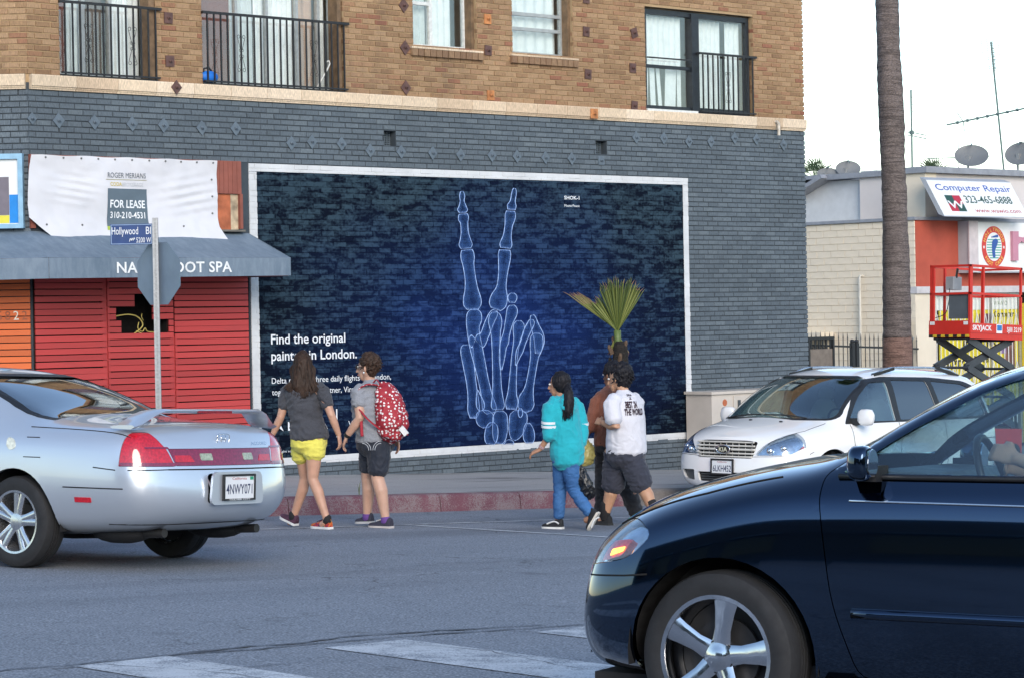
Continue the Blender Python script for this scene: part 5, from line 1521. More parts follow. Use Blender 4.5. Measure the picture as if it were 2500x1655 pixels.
def b2(t_, T):
    a = V((0.737, -0.676, 0)); 
    bo = T * 0.447
    d = (a * 1.86 + V((0, 0, 0.36)))
    p0 = bo - d * 0.66; p1 = bo + d * 0.75
    mb = MB(); mb.tube([p0, p1], 0.024, 6); mb.build('boom', M_AER, t_)
    for k in range(9):
        p = p0 + (p1 - p0) * (0.1 + 0.09 * k)
        L_ = 0.22
        mb = MB(); mb.tube([p + V((0.676, 0.737, 0)) * L_ + V((0, 0, 0.02)), p - V((0.676, 0.737, 0)) * L_ - V((0, 0, 0.02))], 0.012, 4); mb.ball(p, 0.045, 6, 5); mb.build('element', M_AER, t_)
    for sg in (1, -1):
        q = p0 + (p1 - p0) * 0.13
        mb = MB(); mb.tube([q + a * 0.06, q + V((0, 0, 0.22 * sg)) - a * 0.08 * sg], 0.012, 5); mb.build('element', M_AER, t_)
    # grid reflector at the top of the mast
    gx = a * 0.40; c = T * 0.90 - a * 0.0
    tl = T.normalized()
    mb = MB()
    for k in range(4):
        o_ = c - gx / 2 + gx * k / 3 - a * 0.03; mb.tube([o_ - tl * 0.38, o_ + tl * 0.38], 0.007, 4)
    for k in range(15):
        o_ = c + tl * (-0.38 + 0.76 * k / 14) - a * 0.03; mb.tube([o_ - gx / 2, o_ + gx / 2], 0.005, 4)
    mb.build('grid_reflector', mat('pale_aluminium', (0.45, 0.55, 0.56), 0.4, metal=0.3), t_)
    for k in range(6):
        mb = MB(); p = T * (0.80 + 0.03 * k); mb.tube([p, p + a * 0.07], 0.01, 4); mb.build('stub', M_AER, t_)
    for (p, q) in ((T * 0.30, T * 0.35 - a * 0.85 + V((0, 0, 0.05))), (T * 0.28, V((0, 0, 0.1)) - a * 0.35)):
        mb = MB(); mb.tube([p, (p + q) / 2 - V((0, 0, 0.03)), q], 0.003, 4); mb.build('cable', M_AER, t_)
aerial('yagi_antenna', (20.46, 11.5, 3.2), (20.29, 11.69, 6.29), 'tall leaning aerial mast with a grid panel and long boom', b2)
t_ = thing('roof_antenna', (19.85, 12.06, 3.3), 'low horizontal aerial behind the large dish', 'antenna', 'aerials on the shop roof')
mb = MB(); mb.tube([(0, 0.3, 0), (0, 0.3, 0.95)], 0.01, 5); mb.build('mast', M_AER, t_)
mb = MB(); mb.tube([(-0.55, 0.8, 0.27), (0.55, -0.2, 0.30)], 0.012, 5); mb.build('boom', M_AER, t_)
t_ = thing('roof_unit', (18.3, 13.9, 3.12), 'low grey roof unit just left of the palm trunk', 'roof unit')
mb = MB(); mb.box(-0.25, 0.6, -0.3, 0.3, 0, 0.12); mb.build('body', M_ROOFEDGE, t_); mb = MB(); mb.box(0.1, 0.6, -0.25, 0.25, 0.12, 0.2); mb.build('lid', M_SEDGE, t_)
t_ = thing('roof_beam', (18.7, 13.1, 3.14), 'rusty beam and blue box on the roof right of the palm trunk', 'roof debris')
mb = MB(); mb.bar((-0.35, 0.3, 0.16), (0.3, -0.28, 0.19), 0.08, 0.06); mb.build('beam', mat('old_timber', (0.16, 0.12, 0.09), 0.8), t_)
mb = MB(); mb.box(-0.3, -0.12, 0.05, 0.2, 0.0, 0.1); mb.build('blue_box', mat('blue_plastic', (0.12, 0.25, 0.45), 0.5), t_)

# ------------------------------------------------------------------ palms
def bark_mat(name, c0, c1, sx):
    t = NT(name)
    n1 = t.noise((sx, sx, 3), 5, 0.65); n2 = t.noise((30, 30, 70), 4, 0.6)
    c = t.ramp(n1, [(0.3, c0), (0.7, c1)])
    c = t.mix(0.5, c, t.ramp(n2, [(0.35, tuple(x * 0.4 for x in c0)), (0.65, tuple(min(1, x * 1.35) for x in c1))]))
    c = t.mix(t.ramp(t.noise((1.5, 1.5, 2.2), 4), [(0.55, 0.0), (0.7, 0.5)]), c, tuple(x * 0.5 for x in c0))
    rg = t.noise((2.5, 2.5, 34), 4, 0.7, 0.6)
    c = t.mix(t.ramp(rg, [(0.42, 0.65), (0.5, 0.0), (0.62, 0.0), (0.7, 0.5)]), c, tuple(x * 0.42 for x in c0))
    t.col(c); t.b.inputs['Roughness'].default_value = 0.9
    t.bump(t.mix(0.6, n2, rg), 0.9, 0.04)
    return t.m
M_TRUNK = bark_mat('grey_brown_palm_bark', (0.105, 0.082, 0.076), (0.19, 0.155, 0.145), 8)
M_TRUNKB = bark_mat('smooth_brown_trunk_base', (0.16, 0.09, 0.07), (0.235, 0.14, 0.112), 3)
M_FROND = mat('palm_frond_green', (0.09, 0.13, 0.03), 0.55, var=0.4, vscale=3)
M_FRONDF = mat('far_palm_green', (0.06, 0.10, 0.045), 0.6, var=0.4, vscale=0.8)
TX, TY = 4.33, 1.86
tp = thing('palm_tree', (TX, TY, walk_z(TX, 0)), 'tall bare palm trunk rising out of the top of the picture', 'palm tree')
GZ2 = walk_z(TX, 0)
prof = [(0.30, 0.0), (0.275, 0.35), (0.255, 1.0), (0.245, 1.9), (0.232, 2.2)]
def trunk(mb, pr, n=28, seed=0.0):
    rings = []
    for r, z in pr:
        ring = []
        for j in range(n):
            a = 2 * math.pi * j / n
            q = 1 + 0.06 * noise.noise(V((math.cos(a) * 1.5, math.sin(a) * 1.5, z * 1.7 + seed))) + 0.035 * noise.noise(V((math.cos(a) * 5, math.sin(a) * 5, z * 9)))
            ox = 0.05 * math.sin(z * 0.55); 
            ring.append((r * q * math.cos(a) + ox * 0.6, r * q * math.sin(a) - ox * 0.6, z))
        rings.append(ring)
    mb.rings(rings)
mb = MB(); trunk(mb, [(0.30, -0.1), (0.27, 0.4), (0.252, 1.0), (0.243, 1.9), (0.236, 2.06)]); mb.build('trunk_base', M_TRUNKB, tp, smooth=True)
pr = []
z = 2.05
while z < 15.0:
    t_ = (z - 2.05)
    pr.append((0.243 - min(t_, 1.2) * 0.024 - 0.004 * max(0, t_ - 1.2) + 0.008 * math.sin(z * 2.4) + 0.004 * math.sin(z * 31), z)); z += 0.05
mb = MB(); trunk(mb, pr, 28, 4.0); mb.build('trunk', M_TRUNK, tp, smooth=True)
def fan(mb, base, d, upv, size, n=26, spread=150, droop=0.25):
    """palmate leaf: stalk and pleated pointed segments"""
    base, d, upv = V(base), V(d).normalized(), V(upv).normalized()
    sd = d.cross(upv).normalized(); upv = sd.cross(d)
    hub = base + d * size * 0.55
    mb.tube([base, base + d * size * 0.3 + upv * 0.01, hub], [size * 0.028, size * 0.02, size * 0.015], 5)
    for k in range(n):
        a = rad(-spread / 2 + spread * k / (n - 1)); L = size * (0.75 + 0.25 * math.cos(a * 0.9)) * rnd.uniform(0.88, 1.05)
        e = d * math.cos(a) + sd * math.sin(a); w_ = size * 0.035
        s2 = e.cross(upv).normalized()
        tip = hub + e * L - upv * L * droop * rnd.uniform(0.5, 1.3)
        m1 = hub + e * L * 0.5 - upv * L * droop * 0.15
        b = len(mb.v)
        mb.v += [hub, m1 + s2 * w_, m1 - s2 * w_, m1 - upv * w_ * 0.6, tip]
        mb._f((b, b + 1, b + 3)); mb._f((b, b + 3, b + 2)); mb._f((b + 1, b + 4, b + 3)); mb._f((b + 3, b + 4, b + 2))
cr = []
for k in range(34):
    a = k * 2.4; el = rad(80 - 3.6 * k)
    mb = MB(); d = V((math.cos(a) * math.cos(el), math.sin(a) * math.cos(el), math.sin(el)))
    fan(mb, V((0, 0, 15.0)), d, V((0, 0, 1)) if el < 1.2 else V((1, 0, 0.2)), 1.7, 22, 170, 0.35)
    mb.build('frond', M_FROND, tp)
for (c, s_, lab) in (((63.1, 53.8, 6.3), 1.0, 'far palm crown beside the slate wall corner above the roof'), ((67.2, 50.1, 6.2), 1.0, 'far palm crown peeping over the roof left of the large dish')):
    pf = thing('palm_tree', (c[0], c[1], road_z(60)), lab, 'palm tree', 'palms far behind the shops')
    h_ = c[2] - road_z(60)
    mb = MB(); mb.tube([(0, 0, 0), (0.1, 0, h_ * 0.5), (0, 0, h_)], [0.28, 0.2, 0.18], 10); mb.build('trunk', M_TRUNK, pf, smooth=True)
    for k in range(18):
        a = k * 2.4; el = rad(82 - 6.5 * k)
        mb = MB(); d = V((math.cos(a) * math.cos(el), math.sin(a) * math.cos(el), math.sin(el)))
        fan(mb, V((0, 0, h_ - 0.1)), d, V((0, 0, 1)) if el < 1.2 else V((1, 0, 0.2)), 0.85 * s_, 12, 150, 0.3)
        mb.build('frond', M_FRONDF, pf)

# young fan palm planted in the sidewalk
KX, KY = -7.2, -3.2
kz = walk_z(KX, KY)
sp_ = thing('young_palm', (KX, KY, kz), 'small young fan palm with one upright leaf in the sidewalk behind the pedestrians', 'palm')
M_STUB = bark_mat('dark_fibrous_palm_stem', (0.008, 0.006, 0.005), (0.024, 0.017, 0.012), 14)
mb = MB(); trunk(mb, [(0.11, -0.05), (0.09, 0.3), (0.085, 0.8), (0.088, 1.2), (0.095, 1.5), (0.085, 1.68), (0.06, 1.75)], 18); mb.build('trunk', M_STUB, sp_, smooth=True)
M_CUT = mat('cut_leaf_base', (0.10, 0.06, 0.035), 0.8, var=0.3, vscale=20)
for k in range(12):
    a = k * 2.4; z = 1.15 + 0.05 * k
    mb = MB(); mb.tube([(0.07 * math.cos(a), 0.07 * math.sin(a), z), (0.108 * math.cos(a), 0.108 * math.sin(a), z + 0.08), (0.112 * math.cos(a), 0.112 * math.sin(a), z + 0.11)], [0.03, 0.024, 0.012], 6); mb.build('leaf_base', M_STUB if k < 7 else M_CUT, sp_)
def leaf_mat():
    t = NT('fan_leaf_green')
    a = t.n('Attribute', attribute_name='rnd').outputs['Fac']
    c = t.ramp(a, [(0.0, (0.028, 0.048, 0.008)), (0.4, (0.085, 0.11, 0.018)), (0.7, (0.19, 0.20, 0.05)), (0.85, (0.22, 0.16, 0.07)), (1.0, (0.26, 0.13, 0.085))])
    t.col(c); t.b.inputs['Roughness'].default_value = 0.5
    return t.m
M_FLEAF = leaf_mat()
ex_, ez_ = V((0.737, -0.676, 0)), V((0, 0, 1))
eb = V((0.676, 0.737, 0))
def fan_leaf(name, hub, a0, a1, n, Lf, wd, brown=0.0, tipbrown=True, back=0.05):
    vs, fs, at = [], [], []
    for k in range(n):
        f = k / (n - 1); a = rad(a0 + (a1 - a0) * f) + rnd.uniform(-0.012, 0.012); L = Lf(f) * rnd.uniform(0.94, 1.05)
        e = ex_ * math.sin(a) + ez_ * math.cos(a) + eb * (0.25 * (f - 0.5) + back * math.sin(k * 2.1))
        s2 = (ex_ * math.cos(a) - ez_ * math.sin(a))
        w_ = wd * rnd.uniform(0.8, 1.1)
        b = len(vs)
        P = [hub, hub + e * L * 0.35, hub + e * L * 0.68, hub + e * L * 0.9, hub + e * L + V((0, 0, -0.012)) + ex_ * rnd.uniform(-0.02, 0.02)]
        W = [0.004, w_ * 0.75, w_, w_ * 0.55, 0.0008]
        for j in range(5):
            vs += [P[j] - s2 * W[j] + eb * 0.006, P[j], P[j] + s2 * W[j] + eb * 0.006]
        base_r = rnd.uniform(0.05, 0.6)
        for j in range(4):
            for i_ in range(2):
                q = b + j * 3 + i_
                fs.append((q, q + 1, q + 4, q + 3))
                v_ = base_r + (0.12 if i_ else -0.05)
                if j == 3 and tipbrown: v_ += 0.4
                v_ = max(v_, brown * (0.55 + 0.15 * j) if brown else v_)
                at.append(max(0, min(1, v_)))
    me = bpy.data.meshes.new(name); inv = sp_.matrix_basis.inverted()
    me.from_pydata([tuple(inv @ q) for q in vs], [], fs)
    t_ = me.attributes.new('rnd', 'FLOAT', 'FACE'); t_.data.foreach_set('value', at)
    return link(name, me, M_FLEAF, sp_)
hub = V((KX, KY, kz + 1.86))
mb = MB(); mb.tube([(0.0, 0.0, 1.6), (0.005, 0, 1.75), (0.0, 0, 1.88)], [0.05, 0.04, 0.045], 8); mb.build('leaf_stalk', M_FROND, sp_, smooth=True)
fan_leaf('fan_leaf', hub, -21, 33, 30, lambda f: 0.60 + 0.07 * math.sin(f * 3.1), 0.011)
fan_leaf('fan_leaf', hub + eb * 0.03, -17, 29, 24, lambda f: 0.56, 0.012)
fan_leaf('fan_leaf', hub + V((0, 0, 0.02)), -53, -41, 18, lambda f: 0.80 - 0.22 * f, 0.009, brown=0.95)
fan_leaf('fan_leaf', hub - eb * 0.02, -44, -26, 12, lambda f: 0.5, 0.010)
fan_leaf('fan_leaf', hub + V((0, 0, -0.02)), 150, 205, 12, lambda f: 0.28, 0.009, brown=1.0)
# ------------------------------------------------------------------ vehicle toolkit
def ev_mesh(o, name):
    return scratch_eval(o)
def tmp_obj(me):
    o = bpy.data.objects.new('work', me); WORK.collection.objects.link(o); return o
def drop(o):
    me = o.data; bpy.data.objects.remove(o)
    if me and me.users == 0: bpy.data.meshes.remove(me)
def hull_mesh(ST, levels, creases=()):
    """ST: stations rear to front, each dict(x, pts=[9 (y, z)], dx=[9] optional). Returns subdivided closed mesh (left = +y)."""
    vs = []; idx = []
    for s in ST:
        row = []
        dx = s.get('dx', [0] * 9)
        for sd in (1, -1):
            r = []
            for i, (y, z) in enumerate(s['pts']):
                if sd == -1 and i in (0, 8):
                    r.append(row_l[i]); continue
                r.append(len(vs)); vs.append((s['x'] + dx[i], y * sd, z))
            if sd == 1: row_l = r
            row.append(r)
        idx.append(row)
    fs = []
    for a, b in zip(idx[:-1], idx[1:]):
        for i in range(8):
            fs.append((a[0][i], a[0][i + 1], b[0][i + 1], b[0][i]))
            fs.append((a[1][i + 1], a[1][i], b[1][i], b[1][i + 1]))
    for end, rev in ((0, False), (-1, True)):
        s = ST[end]; row = idx[end]; bl = s['bulge']; c = [row[0][0]]
        dx = s.get('dx', [0] * 9)
        for i in range(1, 8):
            c.append(len(vs)); vs.append((s['x'] + dx[i] + bl[i], 0, s['pts'][i][1] + s.get('cz', [0] * 9)[i]))
        c.append(row[0][8])
        for i in range(8):
            q1 = [row[0][i], row[0][i + 1], c[i + 1], c[i]]; q2 = [c[i], c[i + 1], row[1][i + 1], row[1][i]]
            for q in (q1, q2):
                q = [k for n_, k in enumerate(q) if k not in q[:n_]]
                fs.append(tuple(q[::-1] if not rev else q))
    me = bpy.data.meshes.new('hull'); me.from_pydata(vs, [], fs)
    bm = bmesh.new(); bm.from_mesh(me); bmesh.ops.recalc_face_normals(bm, faces=bm.faces)
    if creases:
        cl = bm.edges.layers.float.get('crease_edge') or bm.edges.layers.float.new('crease_edge')
        bm.verts.ensure_lookup_table()
        for (s0, s1, i, val) in creases:
            for k in range(s0, s1):
                for sd in (0, 1):
                    va, vb = bm.verts[idx[k][sd][i]], bm.verts[idx[k + 1][sd][i]]
                    e = bm.edges.get((va, vb))
                    if e: e[cl] = val
    bm.to_mesh(me); bm.free()
    o = tmp_obj(me); md = o.modifiers.new('s', 'SUBSURF'); md.levels = levels; md.render_levels = levels
    out = ev_mesh(o, 'hull'); drop(o)
    return out
def shell_mesh(hull, d_out, d_in, mi=(0, 1)):
    """closed shell between two offsets of the hull (inner faces get material mi[1])"""
    nv = [v.normal.copy() for v in hull.vertices]; co = [v.co.copy() for v in hull.vertices]; n = len(co)
    vs = [c + q * d_out for c, q in zip(co, nv)] + [c - q * d_in for c, q in zip(co, nv)]
    f0 = [tuple(p.vertices) for p in hull.polygons]
    fs = f0 + [tuple(n + i for i in reversed(f)) for f in f0]
    me = bpy.data.meshes.new('shell'); me.from_pydata([tuple(v) for v in vs], [], fs)
    me.materials.append(None); me.materials.append(None)
    me.polygons.foreach_set('material_index', [mi[0]] * len(f0) + [mi[1]] * len(f0))
    return me
def mb_mesh(mb):
    me = bpy.data.meshes.new('cut'); me.from_pydata([tuple(v) for v in mb.v], [], mb.f)
    bm = bmesh.new(); bm.from_mesh(me); bmesh.ops.recalc_face_normals(bm, faces=bm.faces); bm.to_mesh(me); bm.free()
    return me
def boolean(me, cutter, op):
    a = tmp_obj(me); b = tmp_obj(cutter)
    md = a.modifiers.new('b', 'BOOLEAN'); md.operation = op; md.object = b; md.solver = 'MANIFOLD'
    out = ev_mesh(a, 'b')
    if len(out.polygons) == 0:
        md.solver = 'EXACT'; out = ev_mesh(a, 'b')
    bpy.data.objects.remove(a); bpy.data.objects.remove(b)
    return out
def round_poly(P, r=0.05, n=4):
    """round the corners of a polygon"""
    out = []; N = len(P)
    for i in range(N):
        p, a, b = V(P[i][:2]), V(P[i - 1][:2]), V(P[(i + 1) % N][:2])
        rr = P[i][2] if len(P[i]) > 2 else r
        da, db = (a - p), (b - p); la, lb_ = da.length, db.length
        k = min(rr, la * 0.45, lb_ * 0.45)
        if k < 0.002:
            out.append((p.x, p.y)); continue
        s, e = p + da.normalized() * k, p + db.normalized() * k
        for j in range(n + 1):
            t = j / n; q = s * (1 - t) ** 2 + p * 2 * t * (1 - t) + e * t * t
            out.append((q.x, q.y))
    return out
def side_prism(P, y0, y1, sd=1):
    mb = MB(); mb.prism(P, lambda a, b, d: (a, d * sd, b), y0, y1); return mb_mesh(mb)
def end_prism(P, x0, x1):
    mb = MB(); mb.prism(P, lambda a, b, d: (d, a, b), x0, x1); return mb_mesh(mb)
def inset_poly(P, d):
    c = V((sum(p[0] for p in P) / len(P), sum(p[1] for p in P) / len(P)))
    N = len(P); out = []
    A = sum(P[i][0] * P[(i + 1) % N][1] - P[(i + 1) % N][0] * P[i][1] for i in range(N))
    sg = 1 if A > 0 else -1
    for i in range(N):
        a, b, e = V(P[i - 1]), V(P[i]), V(P[(i + 1) % N])
        t = (e - a).normalized(); nrm = V((-t.y, t.x)) * sg
        out.append(tuple(b + nrm * d))
    return out
class Car:
    def __init__(s, root, hull, paint, interior, t_in=0.035):
        s.root = root; s.hull = hull
        s.body = shell_mesh(hull, 0.0, t_in)
        s.paint = paint; s.interior = interior
        s.bvh = BVHTree.FromPolygons([v.co.copy() for v in hull.vertices], [tuple(p.vertices) for p in hull.polygons])
    def cut(s, cutter):
        s.body = boolean(s.body, cutter, 'DIFFERENCE')
    def piece(s, cutter, d_out, d_in, name, material, parent=None, smooth=True):
        sh = shell_mesh(s.hull, d_out, d_in, (0, 0))
        me = boolean(sh, cutter, 'INTERSECT')
        o = link(name, me, material, parent or s.root)
        smooth_by_angle(me, 40)
        return o
    def side(s, x, z, sd=1, off=0.0):
        h = s.bvh.ray_cast(V((x, 2.0 * sd, z)), V((0, -sd, 0)))
        return h[0] + h[1] * off if h[0] else V((x, 0.85 * sd, z))
    def ends(s, y, z, front=False, off=0.0):
        d = 1 if front else -1
        h = s.bvh.ray_cast(V((d * 8.0, y, z)), V((-d, 0, 0)))
        return h[0] + h[1] * off if h[0] else V((0, y, z))
    def top(s, x, y, off=0.0):
        h = s.bvh.ray_cast(V((x, y, 4.0)), V((0, 0, -1)))
        return h[0] + h[1] * off if h[0] else V((x, y, 1))
    def seam(s, pts, fn, name, material, r=0.004, parent=None):
        """thin line laid along the body surface through sampled points"""
        P = []
        for a, b in zip(pts[:-1], pts[1:]):
            n = max(2, int((V(a) - V(b)).length / 0.04))
            P += [tuple(V(a).lerp(V(b), k / n)) for k in range(n)]
        P.append(tuple(pts[-1]))
        mb = MB(); mb.tube([fn(*p) for p in P], r, 6)
        return mb.build(name, material, parent or s.root, smooth=True)
    def finish(s):
        o = link('body', s.body, [s.paint, s.interior], s.root)
        smooth_by_angle(s.body, 35)
        return o
def wheel(parent, c, R_, wd, sd, spoke_fn, tyre_m, rim_m, dark_m, rim_r, steer=0.0, spin=0.0):
    """tyre lathe and rim, axle along y; sd = +1 left side"""
    w_ = bpy.data.objects.new('wheel', None); w_.empty_display_size = 0.1; COL.objects.link(w_); w_.parent = parent
    w_.matrix_basis = Matrix.Translation(c) @ Matrix.Rotation(steer, 4, 'Z')
    h = wd / 2
    mb = MB()
    pr = [(rim_r * 0.96, h * 0.80), (rim_r + 0.006, h * 0.97), (rim_r + (R_ - rim_r) * 0.35, h * 1.04), (R_ - 0.035, h * 1.0), (R_ - 0.012, h * 0.88), (R_ - 0.002, h * 0.66), (R_, h * 0.3)]
    for g in (0.22, 0.0, -0.22):
        pr += [(R_, h * (g + 0.05)), (R_ - 0.008, h * (g + 0.04)), (R_ - 0.008, h * (g - 0.04)), (R_, h * (g - 0.05))]
    pr += [(R_, -h * 0.3), (R_ - 0.002, -h * 0.66), (R_ - 0.012, -h * 0.88), (R_ - 0.035, -h * 1.0), (rim_r + (R_ - rim_r) * 0.35, -h * 1.04), (rim_r + 0.006, -h * 0.97), (rim_r * 0.96, -h * 0.80)]
    mb.lathe([(r, hh * sd) for r, hh in pr], (0, 0, 0), (0, 1, 0), 48, closed=True)
    mb.build('tyre', tyre_m, w_, smooth=30, fix=True)
    mb = MB()
    o_ = h * sd
    mb.lathe([(rim_r * 1.03, o_ * 0.93), (rim_r * 1.02, o_ * 0.99), (rim_r * 0.95, o_ * 0.97), (rim_r * 0.92, o_ * 0.80), (rim_r * 0.90, -o_ * 0.75), (rim_r * 1.02, -o_ * 0.9), (rim_r * 1.03, -o_ * 0.85)], (0, 0, 0), (0, 1, 0), 48, closed=True)
    rim = mb.build('rim', rim_m, w_, smooth=40, fix=True)
    spoke_fn(rim, o_, rim_r, sd, spin)
    mb = MB(); mb.lathe([(0.02, o_ * 0.1), (rim_r * 0.62, o_ * 0.1), (rim_r * 0.62, -o_ * 0.05), (0.02, -o_ * 0.05)], (0, 0, 0), (0, 1, 0), 28, closed=True); mb.build('brake_disc', dark_m, w_, smooth=40, fix=True)
    mb = MB(); mb.lathe([(0.02, -o_ * 0.3), (rim_r * 0.9, -o_ * 0.3), (rim_r * 0.9, -o_ * 0.32), (0.02, -o_ * 0.32)], (0, 0, 0), (0, 1, 0), 28, closed=True); mb.build('back_plate', dark_m, w_, fix=True)
    return w_
def radial(mb, prof, ang, o_, thick):
    """spoke: prof [(r, halfwidth, depth)] along radius at angle ang; face at y = o_*depth"""
    ca, sa = math.cos(ang), math.sin(ang)
    e, t = V((ca, 0, sa)), V((-sa, 0, ca))
    rings = []
    for r, hw, dp in prof:
        y = o_ * dp
        c = e * r
        f = V((0, 1, 0)) * (1 if o_ > 0 else -1)
        rings.append([c - t * hw + V((0, y, 0)) - f * 0.008, c - t * hw * 0.6 + V((0, y, 0)), c + t * hw * 0.6 + V((0, y, 0)), c + t * hw + V((0, y, 0)) - f * 0.008, c + t * hw * 0.7 + V((0, y, 0)) - f * thick, c - t * hw * 0.7 + V((0, y, 0)) - f * thick])
    mb.rings(rings)
def car_paint(name, c, metal, rough, flake=0.0, coat=1.0):
    t = NT(name)
    t.col(c)
    t.b.inputs['Metallic'].default_value = metal
    t.b.inputs['Roughness'].default_value = rough
    t.b.inputs['Coat Weight'].default_value = coat
    t.b.inputs['Coat Roughness'].default_value = 0.03
    dirt = t.noise((3, 3, 5), 6, 0.65)
    t.l(t.ramp(dirt, [(0.3, rough * 0.93), (0.75, min(1, rough * 1.12))]), t.b.inputs['Roughness'])
    if flake:
        t.bump(t.noise(900, 1), flake, 0.0008)
    return t.m
def lens_mat(name, c, rough=0.06, trans=0.0, spec=0.6):
    t = NT(name)
    vr = t.noise((60, 60, 60), 1)
    t.col(t.ramp(vr, [(0.3, tuple(x * 0.75 for x in c)), (0.7, tuple(min(1, x * 1.2) for x in c))]))
    t.b.inputs['Roughness'].default_value = rough
    t.b.inputs['Coat Weight'].default_value = 1.0
    t.b.inputs['Coat Roughness'].default_value = 0.02
    return t.m
M_TYRE = mat('tyre_rubber', (0.016, 0.016, 0.017), 0.75, var=0.25, vscale=10)
M_ALLOY = mat('silver_alloy', (0.58, 0.59, 0.61), 0.22, metal=0.9, var=0.06, vscale=12)
M_CHROME = mat('bright_chrome', (0.75, 0.76, 0.78), 0.07, metal=1.0, var=0.0)
M_BRAKE = mat('dark_brake_iron', (0.03, 0.03, 0.032), 0.5, metal=0.3)
M_BLKPL = mat('black_trim_plastic', (0.012, 0.012, 0.013), 0.45, var=0.2, vscale=20)
M_GAP = mat('panel_gap_black', (0.004, 0.004, 0.004), 0.9, var=0)
M_UNDER = mat('underbody_black', (0.008, 0.008, 0.009), 0.8)
M_CABIN = mat('grey_cabin_trim', (0.05, 0.05, 0.055), 0.8)
M_SEAT = mat('grey_seat_cloth', (0.12, 0.13, 0.14), 0.85)
M_CGLASS = glass('clear_car_glass', (0.80, 0.90, 0.92), 0.9)
M_VGLASS = glass('minivan_glass', (0.72, 0.84, 0.86), 2.2)
M_VDGLASS = glass('minivan_privacy_glass', (0.14, 0.17, 0.19), 3.2)
M_DGLASS = glass('tinted_car_glass', (0.14, 0.17, 0.19), 1.3)
M_CLEAR = glass('clear_lamp_lens', (0.93, 0.95, 0.97), 0.7)
M_PLATE = mat('white_licence_plate', (0.70, 0.71, 0.72), 0.4, var=0.05)
M_PLTXT = mat('navy_plate_letters', (0.02, 0.03, 0.09), 0.4, var=0)
def on_ground(x, y, hx, hy):
    """frame on the sloping road: x forward along heading, z along road normal"""
    n = V((0.0435, 0, 1)).normalized(); f = V((hx, hy, 0)); f = (f - n * f.dot(n)).normalized(); l = n.cross(f)
    m_ = Matrix.Identity(4)
    for i in range(3):
        m_[i][0], m_[i][1], m_[i][2] = f[i], l[i], n[i]
    m_.translation = V((x, y, road_z(x)))
    return m_
def arches(car, xs_, R_, wb):
    for x in xs_:
        for sd in (1, -1):
            mb = MB(); mb.lathe([(R_, 0.45 * sd), (R_, 1.3 * sd)], (x, 0, wb), (0, 1, 0), 40); car.cut(mb_mesh(mb))
            n = 20
            mb = MB(); rings = []
            for yy in (0.50, 0.80):
                rings.append([(x + (R_ + 0.012) * math.cos(math.pi * (k / n) * 1.1 - 0.15), yy * sd, wb + (R_ + 0.012) * math.sin(math.pi * (k / n) * 1.1 - 0.15)) for k in range(n + 1)])
            for k in range(n):
                mb.quad(rings[0][k], rings[0][k + 1], rings[1][k + 1], rings[1][k])
            mb.prism([rings[0][k][0::2] for k in range(n + 1)], lambda a, b, d: (a, d, b), 0.49 * sd, 0.50 * sd)
            mb.build('wheel_well', M_UNDER, car.root)
def seat(root, x, y, mat_=None):
    mb = MB()
    for (c, r, m_) in (((x, y, 0.52), (0.26, 0.24, 0.10), 0), ((x - 0.24, y, 0.82), (0.09, 0.24, 0.34), 0), ((x - 0.28, y, 1.2), (0.055, 0.13, 0.10), 0)):
        mb.ball(c, r, 16, 10)
    return mb.build('seat', mat_ or M_SEAT, root, smooth=True)
def S(x, pts, **kw):
    return dict(x=x, pts=pts, **kw)
def low(zb, wb, zm, wm, zs, ws):
    return [(0, zb), (wb * 0.8, zb), (wb, zb + 0.07), (wm, zm), (ws, zs)]

